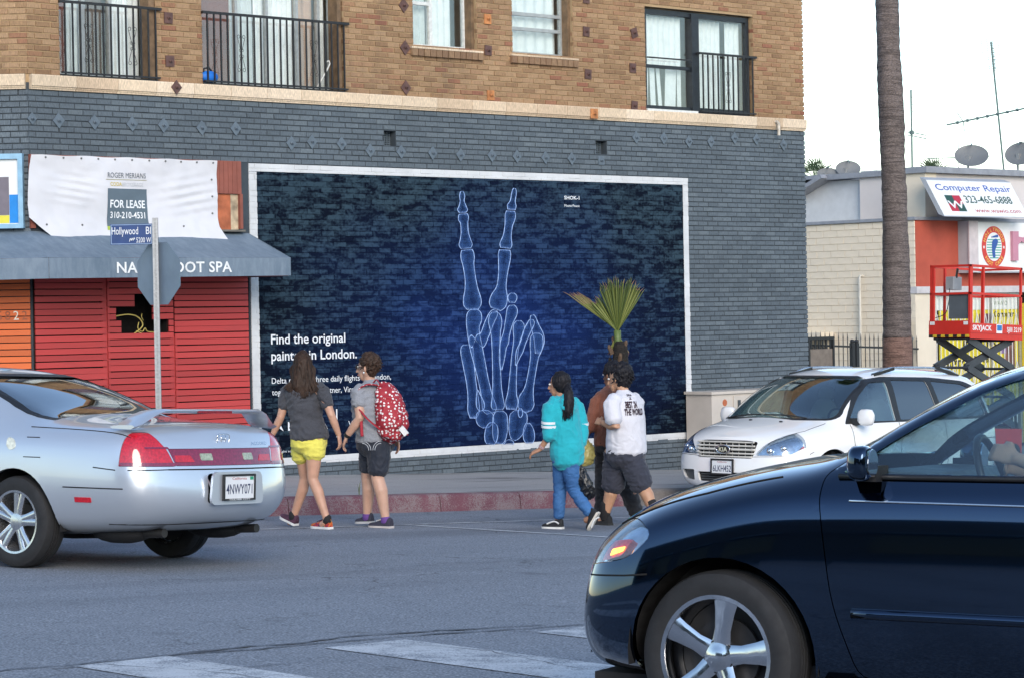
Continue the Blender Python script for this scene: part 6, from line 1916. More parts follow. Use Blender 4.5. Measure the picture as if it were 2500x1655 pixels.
# ================================================================== silver coupe, seen from behind
sil_m = on_ground(-18.10, -8.72, -0.218, 0.976) @ Matrix.Scale(1.05, 4)
silver = thing('silver_coupe', None, 'silver coupe with rear spoiler seen from behind at the left edge', 'car', mtx=sil_m)
M_SILVER = car_paint('silver_metallic', (0.62, 0.66, 0.71), 0.65, 0.32)
ST = [
    S(-1.03, low(0.34, 0.62, 0.52, 0.77, 0.80, 0.735) + [(0.71, 0.93), (0.52, 0.975), (0.26, 0.985), (0, 0.985)], dx=[0.06, 0.05, -0.01, -0.03, 0.03, 0.09, 0.13, 0.14, 0.14], bulge=[-0.08, -0.08, -0.12, -0.15, -0.12, -0.10, -0.10, -0.09, 0]),
    S(-0.85, low(0.27, 0.74, 0.52, 0.865, 0.82, 0.82) + [(0.775, 0.955), (0.54, 1.005), (0.27, 1.015), (0, 1.018)]),
    S(-0.40, low(0.24, 0.80, 0.52, 0.895, 0.84, 0.865) + [(0.81, 0.975), (0.55, 1.015), (0.27, 1.03), (0, 1.033)]),
    S(0.02, low(0.22, 0.82, 0.52, 0.895, 0.855, 0.87) + [(0.805, 0.985), (0.60, 1.03), (0.30, 1.055), (0, 1.06)]),
    S(0.34, low(0.21, 0.82, 0.52, 0.89, 0.86, 0.87) + [(0.79, 0.99), (0.655, 1.15), (0.33, 1.195), (0, 1.205)]),
    S(0.78, low(0.20, 0.82, 0.52, 0.885, 0.86, 0.868) + [(0.785, 0.99), (0.60, 1.305), (0.31, 1.355), (0, 1.365)]),
    S(1.25, low(0.20, 0.82, 0.52, 0.885, 0.855, 0.866) + [(0.785, 0.985), (0.58, 1.345), (0.30, 1.395), (0, 1.405)]),
    S(1.75, low(0.20, 0.82, 0.52, 0.885, 0.85, 0.866) + [(0.785, 0.975), (0.585, 1.33), (0.30, 1.385), (0, 1.395)]),
    S(2.2, low(0.20, 0.82, 0.52, 0.885, 0.84, 0.866) + [(0.79, 0.955), (0.64, 1.16), (0.33, 1.225), (0, 1.24)]),
    S(2.7, low(0.21, 0.82, 0.52, 0.89, 0.81, 0.865) + [(0.795, 0.92), (0.60, 0.955), (0.30, 0.985), (0, 0.99)]),
    S(3.15, low(0.22, 0.81, 0.50, 0.88, 0.74, 0.85) + [(0.77, 0.84), (0.52, 0.88), (0.26, 0.895), (0, 0.90)]),
    S(3.48, low(0.25, 0.74, 0.48, 0.80, 0.64, 0.77) + [(0.69, 0.71), (0.46, 0.745), (0.23, 0.755), (0, 0.758)]),
    S(3.58, low(0.30, 0.62, 0.46, 0.68, 0.58, 0.64) + [(0.58, 0.63), (0.40, 0.65), (0.20, 0.66), (0, 0.66)], bulge=[0.08, 0.08, 0.1, 0.12, 0.1, 0.09, 0.08, 0.07, 0]),
]
car = Car(silver, hull_mesh(ST, 2, [(0, 10, 4, 0.35), (0, 12, 2, 0.3), (3, 9, 6, 0.35)]), M_SILVER, M_CABIN)
WBX, RW = 2.67, 0.318
arches(car, (0.11, WBX), 0.365, 0.325)
# glass openings
sidewin = round_poly([(0.50, 0.985, 0.03), (0.86, 1.275, 0.09), (1.25, 1.318, 0.1), (1.66, 1.30, 0.06), (2.28, 0.985, 0.04)], 0.05)
for sd in (1, -1):
    car.cut(side_prism(sidewin, 0.45, 1.1, sd))
    car.piece(side_prism(sidewin, 0.45, 1.1, sd), -0.008, 0.013, 'side_glass', M_DGLASS)
    rim_o = side_prism(round_poly([(0.46, 0.965, 0.03), (0.84, 1.295, 0.09), (1.25, 1.34, 0.1), (1.68, 1.32, 0.06), (2.36, 0.968, 0.04)], 0.05), 0.45, 1.1, sd)
    q = boolean(shell_mesh(car.hull, 0.0035, 0.002, (0, 0)), rim_o, 'INTERSECT'); q = boolean(q, side_prism(sidewin, 0.45, 1.1, sd), 'DIFFERENCE')
    o = link('window_trim', q, M_BLKPL, silver); smooth_by_angle(q, 40)
rearwin = round_poly([(-0.66, 1.035, 0.08), (0.66, 1.035, 0.08), (0.545, 1.325, 0.10), (-0.545, 1.325, 0.10)], 0.08)
RWX = (-0.05, 0.95)
car.cut(end_prism(rearwin, *RWX)); car.piece(end_prism(rearwin, *RWX), -0.008, 0.013, 'rear_window', glass('sky_blue_rear_glass', (0.07, 0.11, 0.15), 5.5))  # blue tint and raised reflectance stand in for bright reflected sky
rimw = end_prism(round_poly([(-0.70, 1.018, 0.09), (0.70, 1.018, 0.09), (0.575, 1.345, 0.11), (-0.575, 1.345, 0.11)], 0.08), *RWX)
q = boolean(boolean(shell_mesh(car.hull, 0.003, 0.002, (0, 0)), rimw, 'INTERSECT'), end_prism(rearwin, *RWX), 'DIFFERENCE'); link('window_trim', q, M_BLKPL, silver)
ws = round_poly([(-0.66, 0.985, 0.06), (0.66, 0.985, 0.06), (0.54, 1.34, 0.08), (-0.54, 1.34, 0.08)], 0.08)
car.cut(end_prism(ws, 1.5, 3.0)); car.piece(end_prism(ws, 1.5, 3.0), -0.008, 0.013, 'windscreen', M_CGLASS)
# tail-lamp band: red lamps wrapping the corners joined by a smoked red panel
M_TLRED = lens_mat('red_tail_lens', (0.50, 0.008, 0.02)); M_TLDK = lens_mat('dark_red_garnish', (0.20, 0.012, 0.045)); M_TLREV = lens_mat('pale_reverse_lens', (0.32, 0.36, 0.26))
for sd in (1, -1):
    lamp = [(0.50 * sd, 0.725), (0.90 * sd, 0.725), (0.90 * sd, 0.86), (0.70 * sd, 0.955), (0.62 * sd, 0.955), (0.54 * sd, 0.84)]
    lamp = round_poly(lamp, 0.02)
    pr_ = end_prism(lamp, -1.3, -0.82)
    car.cut(pr_); car.piece(end_prism(inset_poly(lamp, 0.003), -1.3, -0.825), 0.001, 0.03, 'tail_lamp', M_TLRED)
    o = car.piece(end_prism(round_poly([(0.50 * sd, 0.728), (0.88 * sd, 0.728), (0.88 * sd, 0.752), (0.50 * sd, 0.752)], 0.005), -1.3, -0.83), 0.004, 0.0, 'lamp_strip', M_TLDK)
    car.piece(end_prism(round_poly([(0.52 * sd, 0.845), (0.70 * sd, 0.845), (0.70 * sd, 0.858), (0.53 * sd, 0.858)], 0.003), -1.3, -0.86), 0.004, 0.0, 'lamp_strip', M_TLDK)
gar = round_poly([(-0.495, 0.728), (0.495, 0.728), (0.53, 0.845), (-0.53, 0.845)], 0.01)
car.cut(end_prism(gar, -1.3, -0.7)); car.piece(end_prism(inset_poly(gar, 0.003), -1.3, -0.7), 0.0005, 0.03, 'tail_panel', M_TLDK)
for sd in (1, -1):
    car.piece(end_prism(round_poly([(0.16 * sd, 0.765), (0.27 * sd, 0.765), (0.27 * sd, 0.812), (0.16 * sd, 0.812)], 0.008), -1.3, -0.7), 0.003, 0.0, 'reverse_lamp', M_TLREV)
    car.piece(end_prism(round_poly([(0.33 * sd, 0.755), (0.49 * sd, 0.755), (0.49 * sd, 0.80), (0.36 * sd, 0.80)], 0.008), -1.3, -0.7), 0.003, 0.0, 'lamp_insert', M_TLRED)
# number-plate recess in the bumper, plate, moulding
rec = round_poly([(-0.26, 0.475), (0.26, 0.475), (0.24, 0.675), (-0.24, 0.675)], 0.035)
car.cut(end_prism(rec, -1.4, -0.95))
mb = MB(); mb.prism(inset_poly(rec, -0.012), lambda a, b, d: (d, a, b), -1.168, -1.15); mb.build('plate_recess', M_SILVER, silver)
pl = MB(); pl.box(-1.182, -1.175, -0.155, 0.155, 0.50, 0.66); po = pl.build('licence_plate', M_PLATE, silver)
mb = MB()
for q in ((-0.165, 0.165, 0.49, 0.503), (-0.165, 0.165, 0.657, 0.67), (-0.165, -0.152, 0.503, 0.657), (0.152, 0.165, 0.503, 0.657)):
    mb.box(-1.189, -1.172, *q)
mb.build('plate_frame', M_BLKPL, po)
mb = MB(); lettering(mb, '4NWY071', (-1.1835, 0.135, 0.535), (0, -1, 0), (0, 0, 1), width=0.27, height=0.07, bold=0.01); mb.build('lettering', M_PLTXT, po)
mb = MB(); lettering(mb, 'California', (-1.1835, 0.075, 0.632), (0, -1, 0), (0, 0, 1), width=0.15, height=0.018); mb.build('lettering', mat('red_script', (0.4, 0.03, 0.04), 0.5, var=0), po)
mb = MB(); lettering(mb, 'CULVER CITY', (-1.190, 0.11, 0.4925), (0, -1, 0), (0, 0, 1), width=0.22, height=0.009, bold=0.02); mb.build('lettering', M_PLATE, po)
mb = MB(); mb.box(-1.1845, -1.183, -0.145, -0.11, 0.63, 0.652); mb.build('sticker', mat('green_sticker', (0.02, 0.30, 0.16), 0.5, var=0), po)
# badge and script
mb = MB(); bp = car.ends(0, 0.905, False, 0.006); mb.tube([bp + V((-0.004, y, z)) for y, z in catmull([(-0.055, -0.03), (0.055, -0.03), (0.062, 0.0), (0.05, 0.032), (-0.05, 0.032), (-0.062, 0.0), (-0.055, -0.03)], 4)[:-1]], 0.004, 6, closed=True)
mb.tube([bp + V((-0.004, -0.026, 0.026)), bp + V((-0.004, -0.016, -0.024))], 0.0035, 5); mb.tube([bp + V((-0.004, 0.026, 0.026)), bp + V((-0.004, 0.016, -0.024))], 0.0035, 5); mb.tube([bp + V((-0.004, -0.02, 0.0)), bp + V((-0.004, 0.02, 0.0))], 0.0035, 5)
mb.build('emblem', M_CHROME, silver, smooth=True)
mb = MB(); lettering(mb, 'ACCORD', car.ends(-0.30, 0.862, False, 0.004), (0, -1, 0), (0.1, 0, 1), width=0.2, height=0.022, bold=0.01, fn=lambda p: car.ends(p.y, p.z, False, 0.003)); mb.build('lettering', M_CHROME, silver)
# panel gaps
ends = lambda y, z: car.ends(y, z, False, 0.0006)
sdl = lambda x, z: car.side(x, z, 1, 0.0006)
car.seam([(-0.56, 0.705), (0.56, 0.705)], ends, 'panel_gap', M_GAP, 0.005)
car.seam([(-0.80, 0.70), (-0.56, 0.705)], ends, 'panel_gap', M_GAP, 0.004); car.seam([(0.56, 0.705), (0.80, 0.70)], ends, 'panel_gap', M_GAP, 0.004)
car.seam([(-0.80, 0.70), (-0.62, 0.715)], sdl, 'panel_gap', M_GAP, 0.004)
car.seam([(-0.36, 0.575), (-0.86, 0.575)], sdl, 'panel_gap', M_GAP, 0.0045)
car.seam([(-0.74, 0.33), (0.74, 0.33)], lambda y, z: car.ends(y, z, False, 0.0006), 'panel_gap', M_GAP, 0.004)
car.seam([(-0.86, 0.985), (-0.3, 1.0), (0.04, 1.02)], lambda x, z: car.top(x, 0.74 + 0.04 * (x + 0.86) / 0.9, 0.0006), 'panel_gap', M_GAP, 0.004)
car.seam([(0.72, 0.96), (0.68, 0.7), (0.74, 0.4), (0.78, 0.28)], sdl, 'panel_gap', M_GAP, 0.004)
# fuel flap, side marker, filler badge
car.seam([(0.02, 0.77), (-0.14, 0.77)], sdl, 'fuel_flap_gap', M_GAP, 0.0035); car.seam([(0.02, 0.905), (-0.10, 0.905)], sdl, 'fuel_flap_gap', M_GAP, 0.0035)
ff = round_poly([(0.10, 0.83), (0.13, 0.89), (0.20, 0.905), (0.20, 0.85), (0.16, 0.81)], 0.04)
car.piece(side_prism(ff, 0.5, 1.1, 1), 0.004, 0.0, 'fuel_sticker', mat('pearly_sticker', (0.62, 0.64, 0.55), 0.2, var=0.3, vscale=30))
car.piece(side_prism(round_poly([(-0.60, 0.475), (-0.46, 0.475), (-0.46, 0.51), (-0.60, 0.51)], 0.006), 0.5, 1.1, 1), 0.006, 0.0, 'side_marker', M_TLRED)
# spoiler: three-piece wing standing on the boot lid
M_STOP3 = lens_mat('dark_red_stop_lens', (0.22, 0.01, 0.015))
rings = []
N = 25
for k in range(N):
    t_ = -1 + 2 * k / (N - 1); y = 0.74 * t_
    f_ = min(1.0, (1 - abs(t_)) / 0.34); f_ = f_ * f_ * (3 - 2 * f_)
    zc = 0.985 + 0.11 * f_; xc = -0.79 - 0.06 * f_
    rings.append([V((xc + dx, y, zc + dz)) for dx, dz in ((-0.10, 0.006), (-0.07, 0.018), (0.03, 0.017), (0.13, 0.003), (0.11, -0.007), (-0.06, -0.012))])
mb = MB(); mb.rings(rings); spo = mb.build('spoiler', M_SILVER, silver, smooth=45, fix=True)
mb = MB(); mb.box(-0.957, -0.935, -0.17, 0.17, 1.084, 1.102); mb.build('brake_lamp', M_STOP3, spo)
# exhausts, underbody, valance
for y in (0.44, -0.52):
    mb = MB(); mb.lathe([(0.026, 0), (0.031, 0), (0.031, 0.22), (0.026, 0.22), (0.026, 0.02)], (-0.90, y, 0.268), (1, 0, -0.06), 16); mb.lathe([(0.025, 0.05), (0.001, 0.051)], (-0.90, y, 0.268), (1, 0, -0.06), 16)
    mb.build('exhaust', mat('sooty_exhaust', (0.035, 0.033, 0.032), 0.5, metal=0.5, var=0.3), silver, smooth=40)
    mb = MB(); mb.ball((-0.5, y, 0.25), (0.24, 0.15, 0.07), 14, 8); mb.build('muffler', M_UNDER, silver, smooth=True)
mb = MB(); mb.box(0.1, 3.3, -0.62, 0.62, 0.19, 0.25); mb.tube([(-0.5, 0.4, 0.25), (0.3, 0.1, 0.2), (2.5, 0.05, 0.2)], 0.035, 8); mb.tube([(0, -0.7, 0.3), (0, 0.7, 0.3)], 0.05, 8); mb.build('underbody', M_UNDER, silver)
# wheels
def split5(rim, o_, rr, sd, spin):
    mb = MB()
    for k in range(5):
        a = spin + 2 * math.pi * k / 5
        for d in (-0.20, 0.20):
            radial(mb, [(0.05, 0.03, 0.80), (rr * 0.5, 0.024, 0.84), (rr * 0.94, 0.026, 0.86)], a + d * 0.8, o_, 0.03)
    mb.lathe([(0.001, o_ * 0.86), (0.03, o_ * 0.86), (0.06, o_ * 0.80), (0.065, o_ * 0.5)], (0, 0, 0), (0, 1, 0), 20)
    mb.build('spokes', M_ALLOY, rim, smooth=40, fix=True)
for x in (0.11, WBX):
    for sd in (1, -1):
        wheel(silver, (x, 0.765 * sd, RW), RW, 0.20, sd, split5, M_TYRE, M_ALLOY, M_BRAKE, 0.215, spin=0.45)
for x in (1.45,):
    for y in (-0.37, 0.37):
        seat(silver, x, y)
mb = MB(); mb.box(0.15, 0.62, -0.6, 0.6, 0.98, 1.0); mb.box(0.5, 0.62, -0.6, 0.6, 0.5, 1.0); mb.build('parcel_shelf', M_CABIN, silver)
car.finish()
# ================================================================== black sedan crossing close to the camera
blk_m = on_ground(-19.91, -20.29, -0.398, 0.917)
black = thing('black_sedan', None, 'glossy black sedan in the right foreground, front half in view', 'car', mtx=blk_m)
M_BLACK = car_paint('black_paint_sky_tint', (0.012, 0.037, 0.080), 1.0, 0.08, coat=1.0)  # black paint; blue of the reflected sky is put into the base colour

ST = [
    S(-0.86, low(0.34, 0.60, 0.52, 0.74, 0.80, 0.70) + [(0.67, 0.94), (0.5, 0.985), (0.25, 0.995), (0, 0.995)], dx=[0.05, 0.04, 0, -0.02, 0.03, 0.08, 0.1, 0.1, 0.1], bulge=[-0.08, -0.08, -0.1, -0.12, -0.1, -0.08, -0.08, -0.07, 0]),
    S(-0.62, low(0.25, 0.72, 0.52, 0.83, 0.86, 0.79) + [(0.74, 0.98), (0.52, 1.02), (0.26, 1.03), (0, 1.03)]),
    S(-0.2, low(0.22, 0.78, 0.52, 0.855, 0.90, 0.83) + [(0.76, 1.0), (0.58, 1.05), (0.29, 1.07), (0, 1.075)]),
    S(0.2, low(0.20, 0.79, 0.52, 0.855, 0.91, 0.835) + [(0.755, 1.005), (0.60, 1.27), (0.31, 1.32), (0, 1.33)]),
    S(0.7, low(0.19, 0.79, 0.52, 0.855, 0.905, 0.835) + [(0.755, 1.0), (0.57, 1.40), (0.29, 1.445), (0, 1.45)]),
    S(1.42, low(0.19, 0.79, 0.52, 0.855, 0.90, 0.835) + [(0.755, 0.99), (0.575, 1.39), (0.29, 1.44), (0, 1.45)]),
    S(1.84, low(0.19, 0.79, 0.52, 0.855, 0.895, 0.835) + [(0.76, 0.98), (0.625, 1.22), (0.32, 1.30), (0, 1.32)]),
    S(2.20, low(0.19, 0.79, 0.52, 0.855, 0.88, 0.835) + [(0.765, 0.965), (0.665, 1.01), (0.34, 1.06), (0, 1.075)]),
    S(2.42, low(0.19, 0.79, 0.52, 0.86, 0.86, 0.84) + [(0.755, 0.93), (0.56, 0.975), (0.29, 1.0), (0, 1.005)]),
    S(2.72, low(0.20, 0.78, 0.50, 0.86, 0.80, 0.835) + [(0.745, 0.875), (0.52, 0.925), (0.27, 0.945), (0, 0.95)]),
    S(3.0, low(0.21, 0.76, 0.48, 0.835, 0.73, 0.80) + [(0.71, 0.80), (0.48, 0.85), (0.25, 0.87), (0, 0.875)]),
    S(3.19, low(0.22, 0.68, 0.45, 0.755, 0.64, 0.71) + [(0.63, 0.70), (0.43, 0.745), (0.22, 0.76), (0, 0.765)]),
    S(3.27, low(0.26, 0.56, 0.43, 0.62, 0.57, 0.58) + [(0.52, 0.62), (0.36, 0.655), (0.18, 0.665), (0, 0.67)], dx=[-0.05, -0.03, 0, 0.0, -0.03, -0.05, -0.06, -0.06, -0.06], bulge=[0.07, 0.07, 0.08, 0.09, 0.08, 0.06, 0.05, 0.04, 0]),
]
for s_ in ST:
    s_['pts'] = [(y, z if z < 0.45 else 0.45 + (z - 0.45) * (1.09 if s_['x'] < 2.3 else 1.15)) for y, z in s_['pts']]
car = Car(black, hull_mesh(ST, 3, [(0, 11, 4, 0.3), (1, 11, 2, 0.3), (3, 7, 6, 0.4)]), M_BLACK, M_CABIN)
WBX, RW = 2.60, 0.328
arches(car, (0.0, WBX), 0.372, 0.335)
fwin = round_poly([(2.16, 1.035, 0.03), (1.17, 1.045, 0.02), (1.13, 1.43, 0.03), (1.30, 1.445, 0.05), (1.58, 1.38, 0.08), (1.93, 1.19, 0.06)], 0.04)
rwin = round_poly([(1.06, 1.045, 0.02), (0.22, 1.06, 0.04), (0.34, 1.30, 0.08), (0.62, 1.42, 0.1), (1.03, 1.44, 0.03)], 0.05)
doorL = round_poly([(2.22, 0.95, 0.04), (2.16, 0.55, 0.1), (2.06, 0.27, 0.06), (1.04, 0.27, 0.03), (1.09, 1.03, 0.02), (1.07, 1.485, 0.03), (1.31, 1.50, 0.05), (1.62, 1.415, 0.06), (1.98, 1.215, 0.05), (2.22, 1.03, 0.03)], 0.04)
for sd in (1, -1):
    d0 = side_prism(doorL, 0.46, 1.1, sd)
    car.cut(d0)
    dm = boolean(shell_mesh(car.hull, 0.0, 0.035), side_prism(inset_poly(doorL, 0.004), 0.46, 1.1, sd), 'INTERSECT')
    dm = boolean(dm, side_prism(fwin, 0.4, 1.2, sd), 'DIFFERENCE')
    door = link('door', dm, [M_BLACK, M_CABIN], black); smooth_by_angle(dm, 35)
    car.piece(side_prism(fwin, 0.45, 1.1, sd), -0.010, 0.014, 'side_glass', M_CGLASS, door)
    car.cut(side_prism(rwin, 0.45, 1.1, sd)); car.piece(side_prism(rwin, 0.45, 1.1, sd), -0.010, 0.014, 'side_glass', M_CGLASS)
    mb = MB(); mb.tube([car.side(x, 1.022 + 0.01 * (2.0 - x), sd, 0.006) for x in [2.16 - 0.1 * k for k in range(11)]], 0.011, 6); mb.build('belt_moulding', M_BLKPL, door, smooth=True)
    mb = MB(); mb.tube([car.side(x, 0.935, sd, 0.002) for x in [2.10 - 0.1 * k for k in range(11)]], 0.0045, 6); mb.build('chrome_strip', M_CHROME, door, smooth=True)
    pts = [car.side(x, 0.52, sd, 0.004) for x in [2.08 - 0.1 * k for k in range(11)]]
    mb = MB(); mb.tube(pts, 0.02, 8, flat=1.0); mb.build('rub_strip', M_BLACK, door, smooth=True)
    hp = car.side(1.2, 0.83, sd, 0.02)
    mb = MB(); mb.tube([hp + V((dx, -sd * (0.02 if abs(dx) > 0.08 else -0.005), 0)) for dx in (-0.11, -0.07, 0.0, 0.07, 0.11)], 0.016, 8, flat=1.0); mb.build('door_handle', M_BLACK, door, smooth=True)
ws = round_poly([(-0.66, 1.09, 0.06), (0.66, 1.09, 0.06), (0.545, 1.475, 0.08), (-0.545, 1.475, 0.08)], 0.08)
car.cut(end_prism(ws, 1.36, 2.5)); car.piece(end_prism(ws, 1.36, 2.5), -0.008, 0.013, 'windscreen', M_CGLASS)
rw_ = round_poly([(-0.6, 1.17, 0.06), (0.6, 1.17, 0.06), (0.53, 1.46, 0.08), (-0.53, 1.46, 0.08)], 0.08)
car.cut(end_prism(rw_, -0.4, 0.65)); car.piece(end_prism(rw_, -0.4, 0.65), -0.008, 0.013, 'rear_window', M_CGLASS)
# headlamps wrap the front corners
M_REFL = mat('lamp_reflector', (0.55, 0.62, 0.68), 0.12, metal=0.9, var=0.2, vscale=25)
M_AMBER = lens_mat('amber_indicator', (0.72, 0.16, 0.02)); M_RLENS = lens_mat('red_orange_indicator', (0.62, 0.06, 0.05))
for sd in (1, -1):
    hl = round_poly([(3.42, 0.665, 0.05), (3.20, 0.645, 0.04), (2.99, 0.685, 0.05), (2.88, 0.785, 0.06), (2.98, 0.845, 0.06), (3.42, 0.755, 0.05)], 0.05)
    pr_ = side_prism(hl, 0.33, 1.1, sd)
    car.cut(pr_)
    car.piece(side_prism(inset_poly(hl, 0.003), 0.33, 1.1, sd), -0.03, 0.05, 'lamp_reflector', M_REFL)
    lens = car.piece(side_prism(inset_poly(hl, 0.003), 0.33, 1.1, sd), 0.0, 0.005, 'headlamp', M_CLEAR)
    am = round_poly([(3.13, 0.665, 0.02), (3.02, 0.695, 0.02), (2.98, 0.76, 0.02), (3.08, 0.748, 0.02)], 0.02)
    car.piece(side_prism(am, 0.45, 1.1, sd), -0.008, 0.03, 'indicator', M_RLENS)
    car.piece(side_prism(round_poly([(3.08, 0.69), (3.015, 0.712), (3.005, 0.732), (3.07, 0.718)], 0.008), 0.45, 1.1, sd), -0.006, 0.0, 'indicator_bulb', mat('lit_amber_bulb', (0.9, 0.35, 0.06), 0.4, var=0, emit=(1.0, 0.36, 0.07, 1.6)))
    car.seam([(2.90, 0.63), (3.0, 0.62), (3.18, 0.61), (3.27, 0.615)], lambda x, z, sd=sd: car.side(x, z, sd, 0.0006), 'panel_gap', M_GAP, 0.004)
    # bonnet shut line
    car.seam([(2.40, 0.69), (2.7, 0.70), (2.98, 0.66), (3.09, 0.60)], lambda x, y, sd=sd: car.top(x, y * sd, 0.0006), 'panel_gap', M_GAP, 0.004)
# front lower intake and plate
inta = round_poly([(-0.42, 0.30), (0.42, 0.30), (0.36, 0.42), (-0.36, 0.42)], 0.04)
car.cut(end_prism(inta, 3.1, 3.7))
mb = MB(); mb.box(3.26, 3.28, -0.45, 0.45, 0.28, 0.44); mb.build('intake', M_BLKPL, black)
# mirrors
for sd in (1, -1):
    base = car.side(2.03, 1.035, sd, -0.01)
    rings = []
    for hx, hz, off in ((0.035, 0.035, 0.0), (0.05, 0.052, 0.012), (0.058, 0.062, 0.04), (0.058, 0.066, 0.10), (0.052, 0.062, 0.145), (0.04, 0.05, 0.168), (0.012, 0.02, 0.176)):
        c = base + V((0.01 - 0.1 * off, sd * (0.05 + off), 0.05))
        ring = []
        for j in range(20):
            a = 2 * math.pi * j / 20; ca, sa = math.cos(a), math.sin(a)
            fx = abs(ca) ** 0.55 * (1 if ca > 0 else -1); fz = abs(sa) ** 0.6 * (1 if sa > 0 else -1)
            ring.append(c + V((hx * fx * (1.0 if fx > 0 else 0.55), 0, hz * fz)))
        rings.append(ring)
    mb = MB(); mb.rings(rings); mr = mb.build('mirror', M_BLACK, black, smooth=60, fix=True)
    mb = MB(); mb.hexa([base + V((dx, sd * dy, dz)) for dz in (-0.02, 0.04) for dx, dy in ((-0.05, -0.02), (0.07, -0.02), (0.05, 0.08), (-0.03, 0.08))]); mb.build('mirror_foot', M_BLKPL, mr)
    mb = MB(); c = base + V((-0.034, sd * 0.13, 0.05)); mb.prism([(0.066 * math.cos(a), 0.052 * math.sin(a)) for a in [2 * math.pi * j / 20 for j in range(20)]], lambda a, b, d: c + V((d, a, b)), 0, 0.004); mb.build('mirror_glass', M_CHROME, mr, fix=True)
# sill and underbody
mb = MB(); mb.box(0.4, 2.15, -0.80, 0.80, 0.17, 0.22); mb.build('sill', M_BLKPL, black)
mb = MB(); mb.box(-0.6, 3.2, -0.6, 0.6, 0.16, 0.22); mb.build('underbody', M_UNDER, black)
for sd in (1, -1):
    mb = MB(); mb.hexa([(x, y * sd, z) for z in (0.13, 0.24) for x, y in ((2.1, 0.62), (2.24, 0.62), (2.20, 0.82), (2.1, 0.82))]); mb.build('mud_flap', M_BLKPL, black)
# wheels: thick five-spoke alloys
def star5(rim, o_, rr, sd, spin):
    mb = MB()
    for k in range(5):
        a = spin + 2 * math.pi * k / 5
        radial(mb, [(0.045, 0.040, 0.72), (rr * 0.45, 0.034, 0.80), (rr * 0.75, 0.042, 0.88), (rr * 0.96, 0.052, 0.92)], a, o_, 0.04)
    mb.build('spokes', M_CHROMEW, rim, smooth=40, fix=True)
    mb = MB(); mb.lathe([(0.001, o_ * 0.80), (0.028, o_ * 0.80), (0.034, o_ * 0.76), (0.06, o_ * 0.72), (0.07, o_ * 0.4)], (0, 0, 0), (0, 1, 0), 20); mb.build('hub_cap', M_CHROMEW, rim, smooth=40)
    for k in range(5):
        a = spin + 2 * math.pi * (k + 0.5) / 5; mb = MB(); mb.lathe([(0.001, o_ * 0.70), (0.009, o_ * 0.70), (0.009, o_ * 0.5)], (0.057 * math.cos(a), 0, 0.057 * math.sin(a)), (0, 1, 0), 8); mb.build('lug_nut', M_BRAKE, rim)
M_CHROMEW = mat('polished_alloy', (0.62, 0.63, 0.65), 0.14, metal=1.0, var=0.08, vscale=9)
for x in (0.0, WBX):
    for sd in (1, -1):
        wheel(black, (x, 0.735 * sd, RW), RW, 0.205, sd, star5, M_TYRE, M_CHROMEW, M_BRAKE, 0.232, spin=rad(100), steer=rad(-9) if x > 1 else 0.0)
# cabin: dashboard, steering wheel, seats
dash = [(2.22, 0.98), (2.1, 1.045), (1.84, 1.04), (1.78, 0.98), (1.80, 0.70), (1.9, 0.45), (2.2, 0.45)]
mb = MB(); mb.prism(dash, lambda a, b, d: (a, d, b), -0.69, 0.69); mb.build('dashboard', mat('grey_blue_dash', (0.06, 0.07, 0.08), 0.55), black, fix=True)
mb = MB(); mb.tube([(1.70, 0.36 + 0.19 * math.cos(a), 0.93 + 0.19 * math.sin(a)) if False else tuple(V((1.66, 0.36, 1.0)) + V((0.06 * math.sin(a), 0.185 * math.cos(a), 0.175 * math.sin(a)))) for a in [2 * math.pi * k / 28 for k in range(28)]], 0.015, 8, closed=True)
mb.build('steering_wheel', M_BLKPL, black, smooth=True)
mb = MB(); mb.tube([(1.66, 0.36, 0.98), (1.82, 0.36, 0.93)], 0.05, 10); mb.bar((1.66, 0.19, 0.98), (1.66, 0.53, 0.98), 0.02, 0.035); mb.build('steering_column', M_BLKPL, black)
for x in (0.95, 0.05):
    for y in (-0.36, 0.36):
        seat(black, x, y)
mb = MB(); mb.box(-0.2, 2.3, -0.68, 0.68, 0.23, 0.3); mb.build('floor_pan', M_CABIN, black)
mb = MB(); mb.ball((1.6, 0.0, 1.38), (0.015, 0.12, 0.035), 12, 8); mb.build('rear_mirror', M_BLKPL, black, smooth=True)
car.finish()
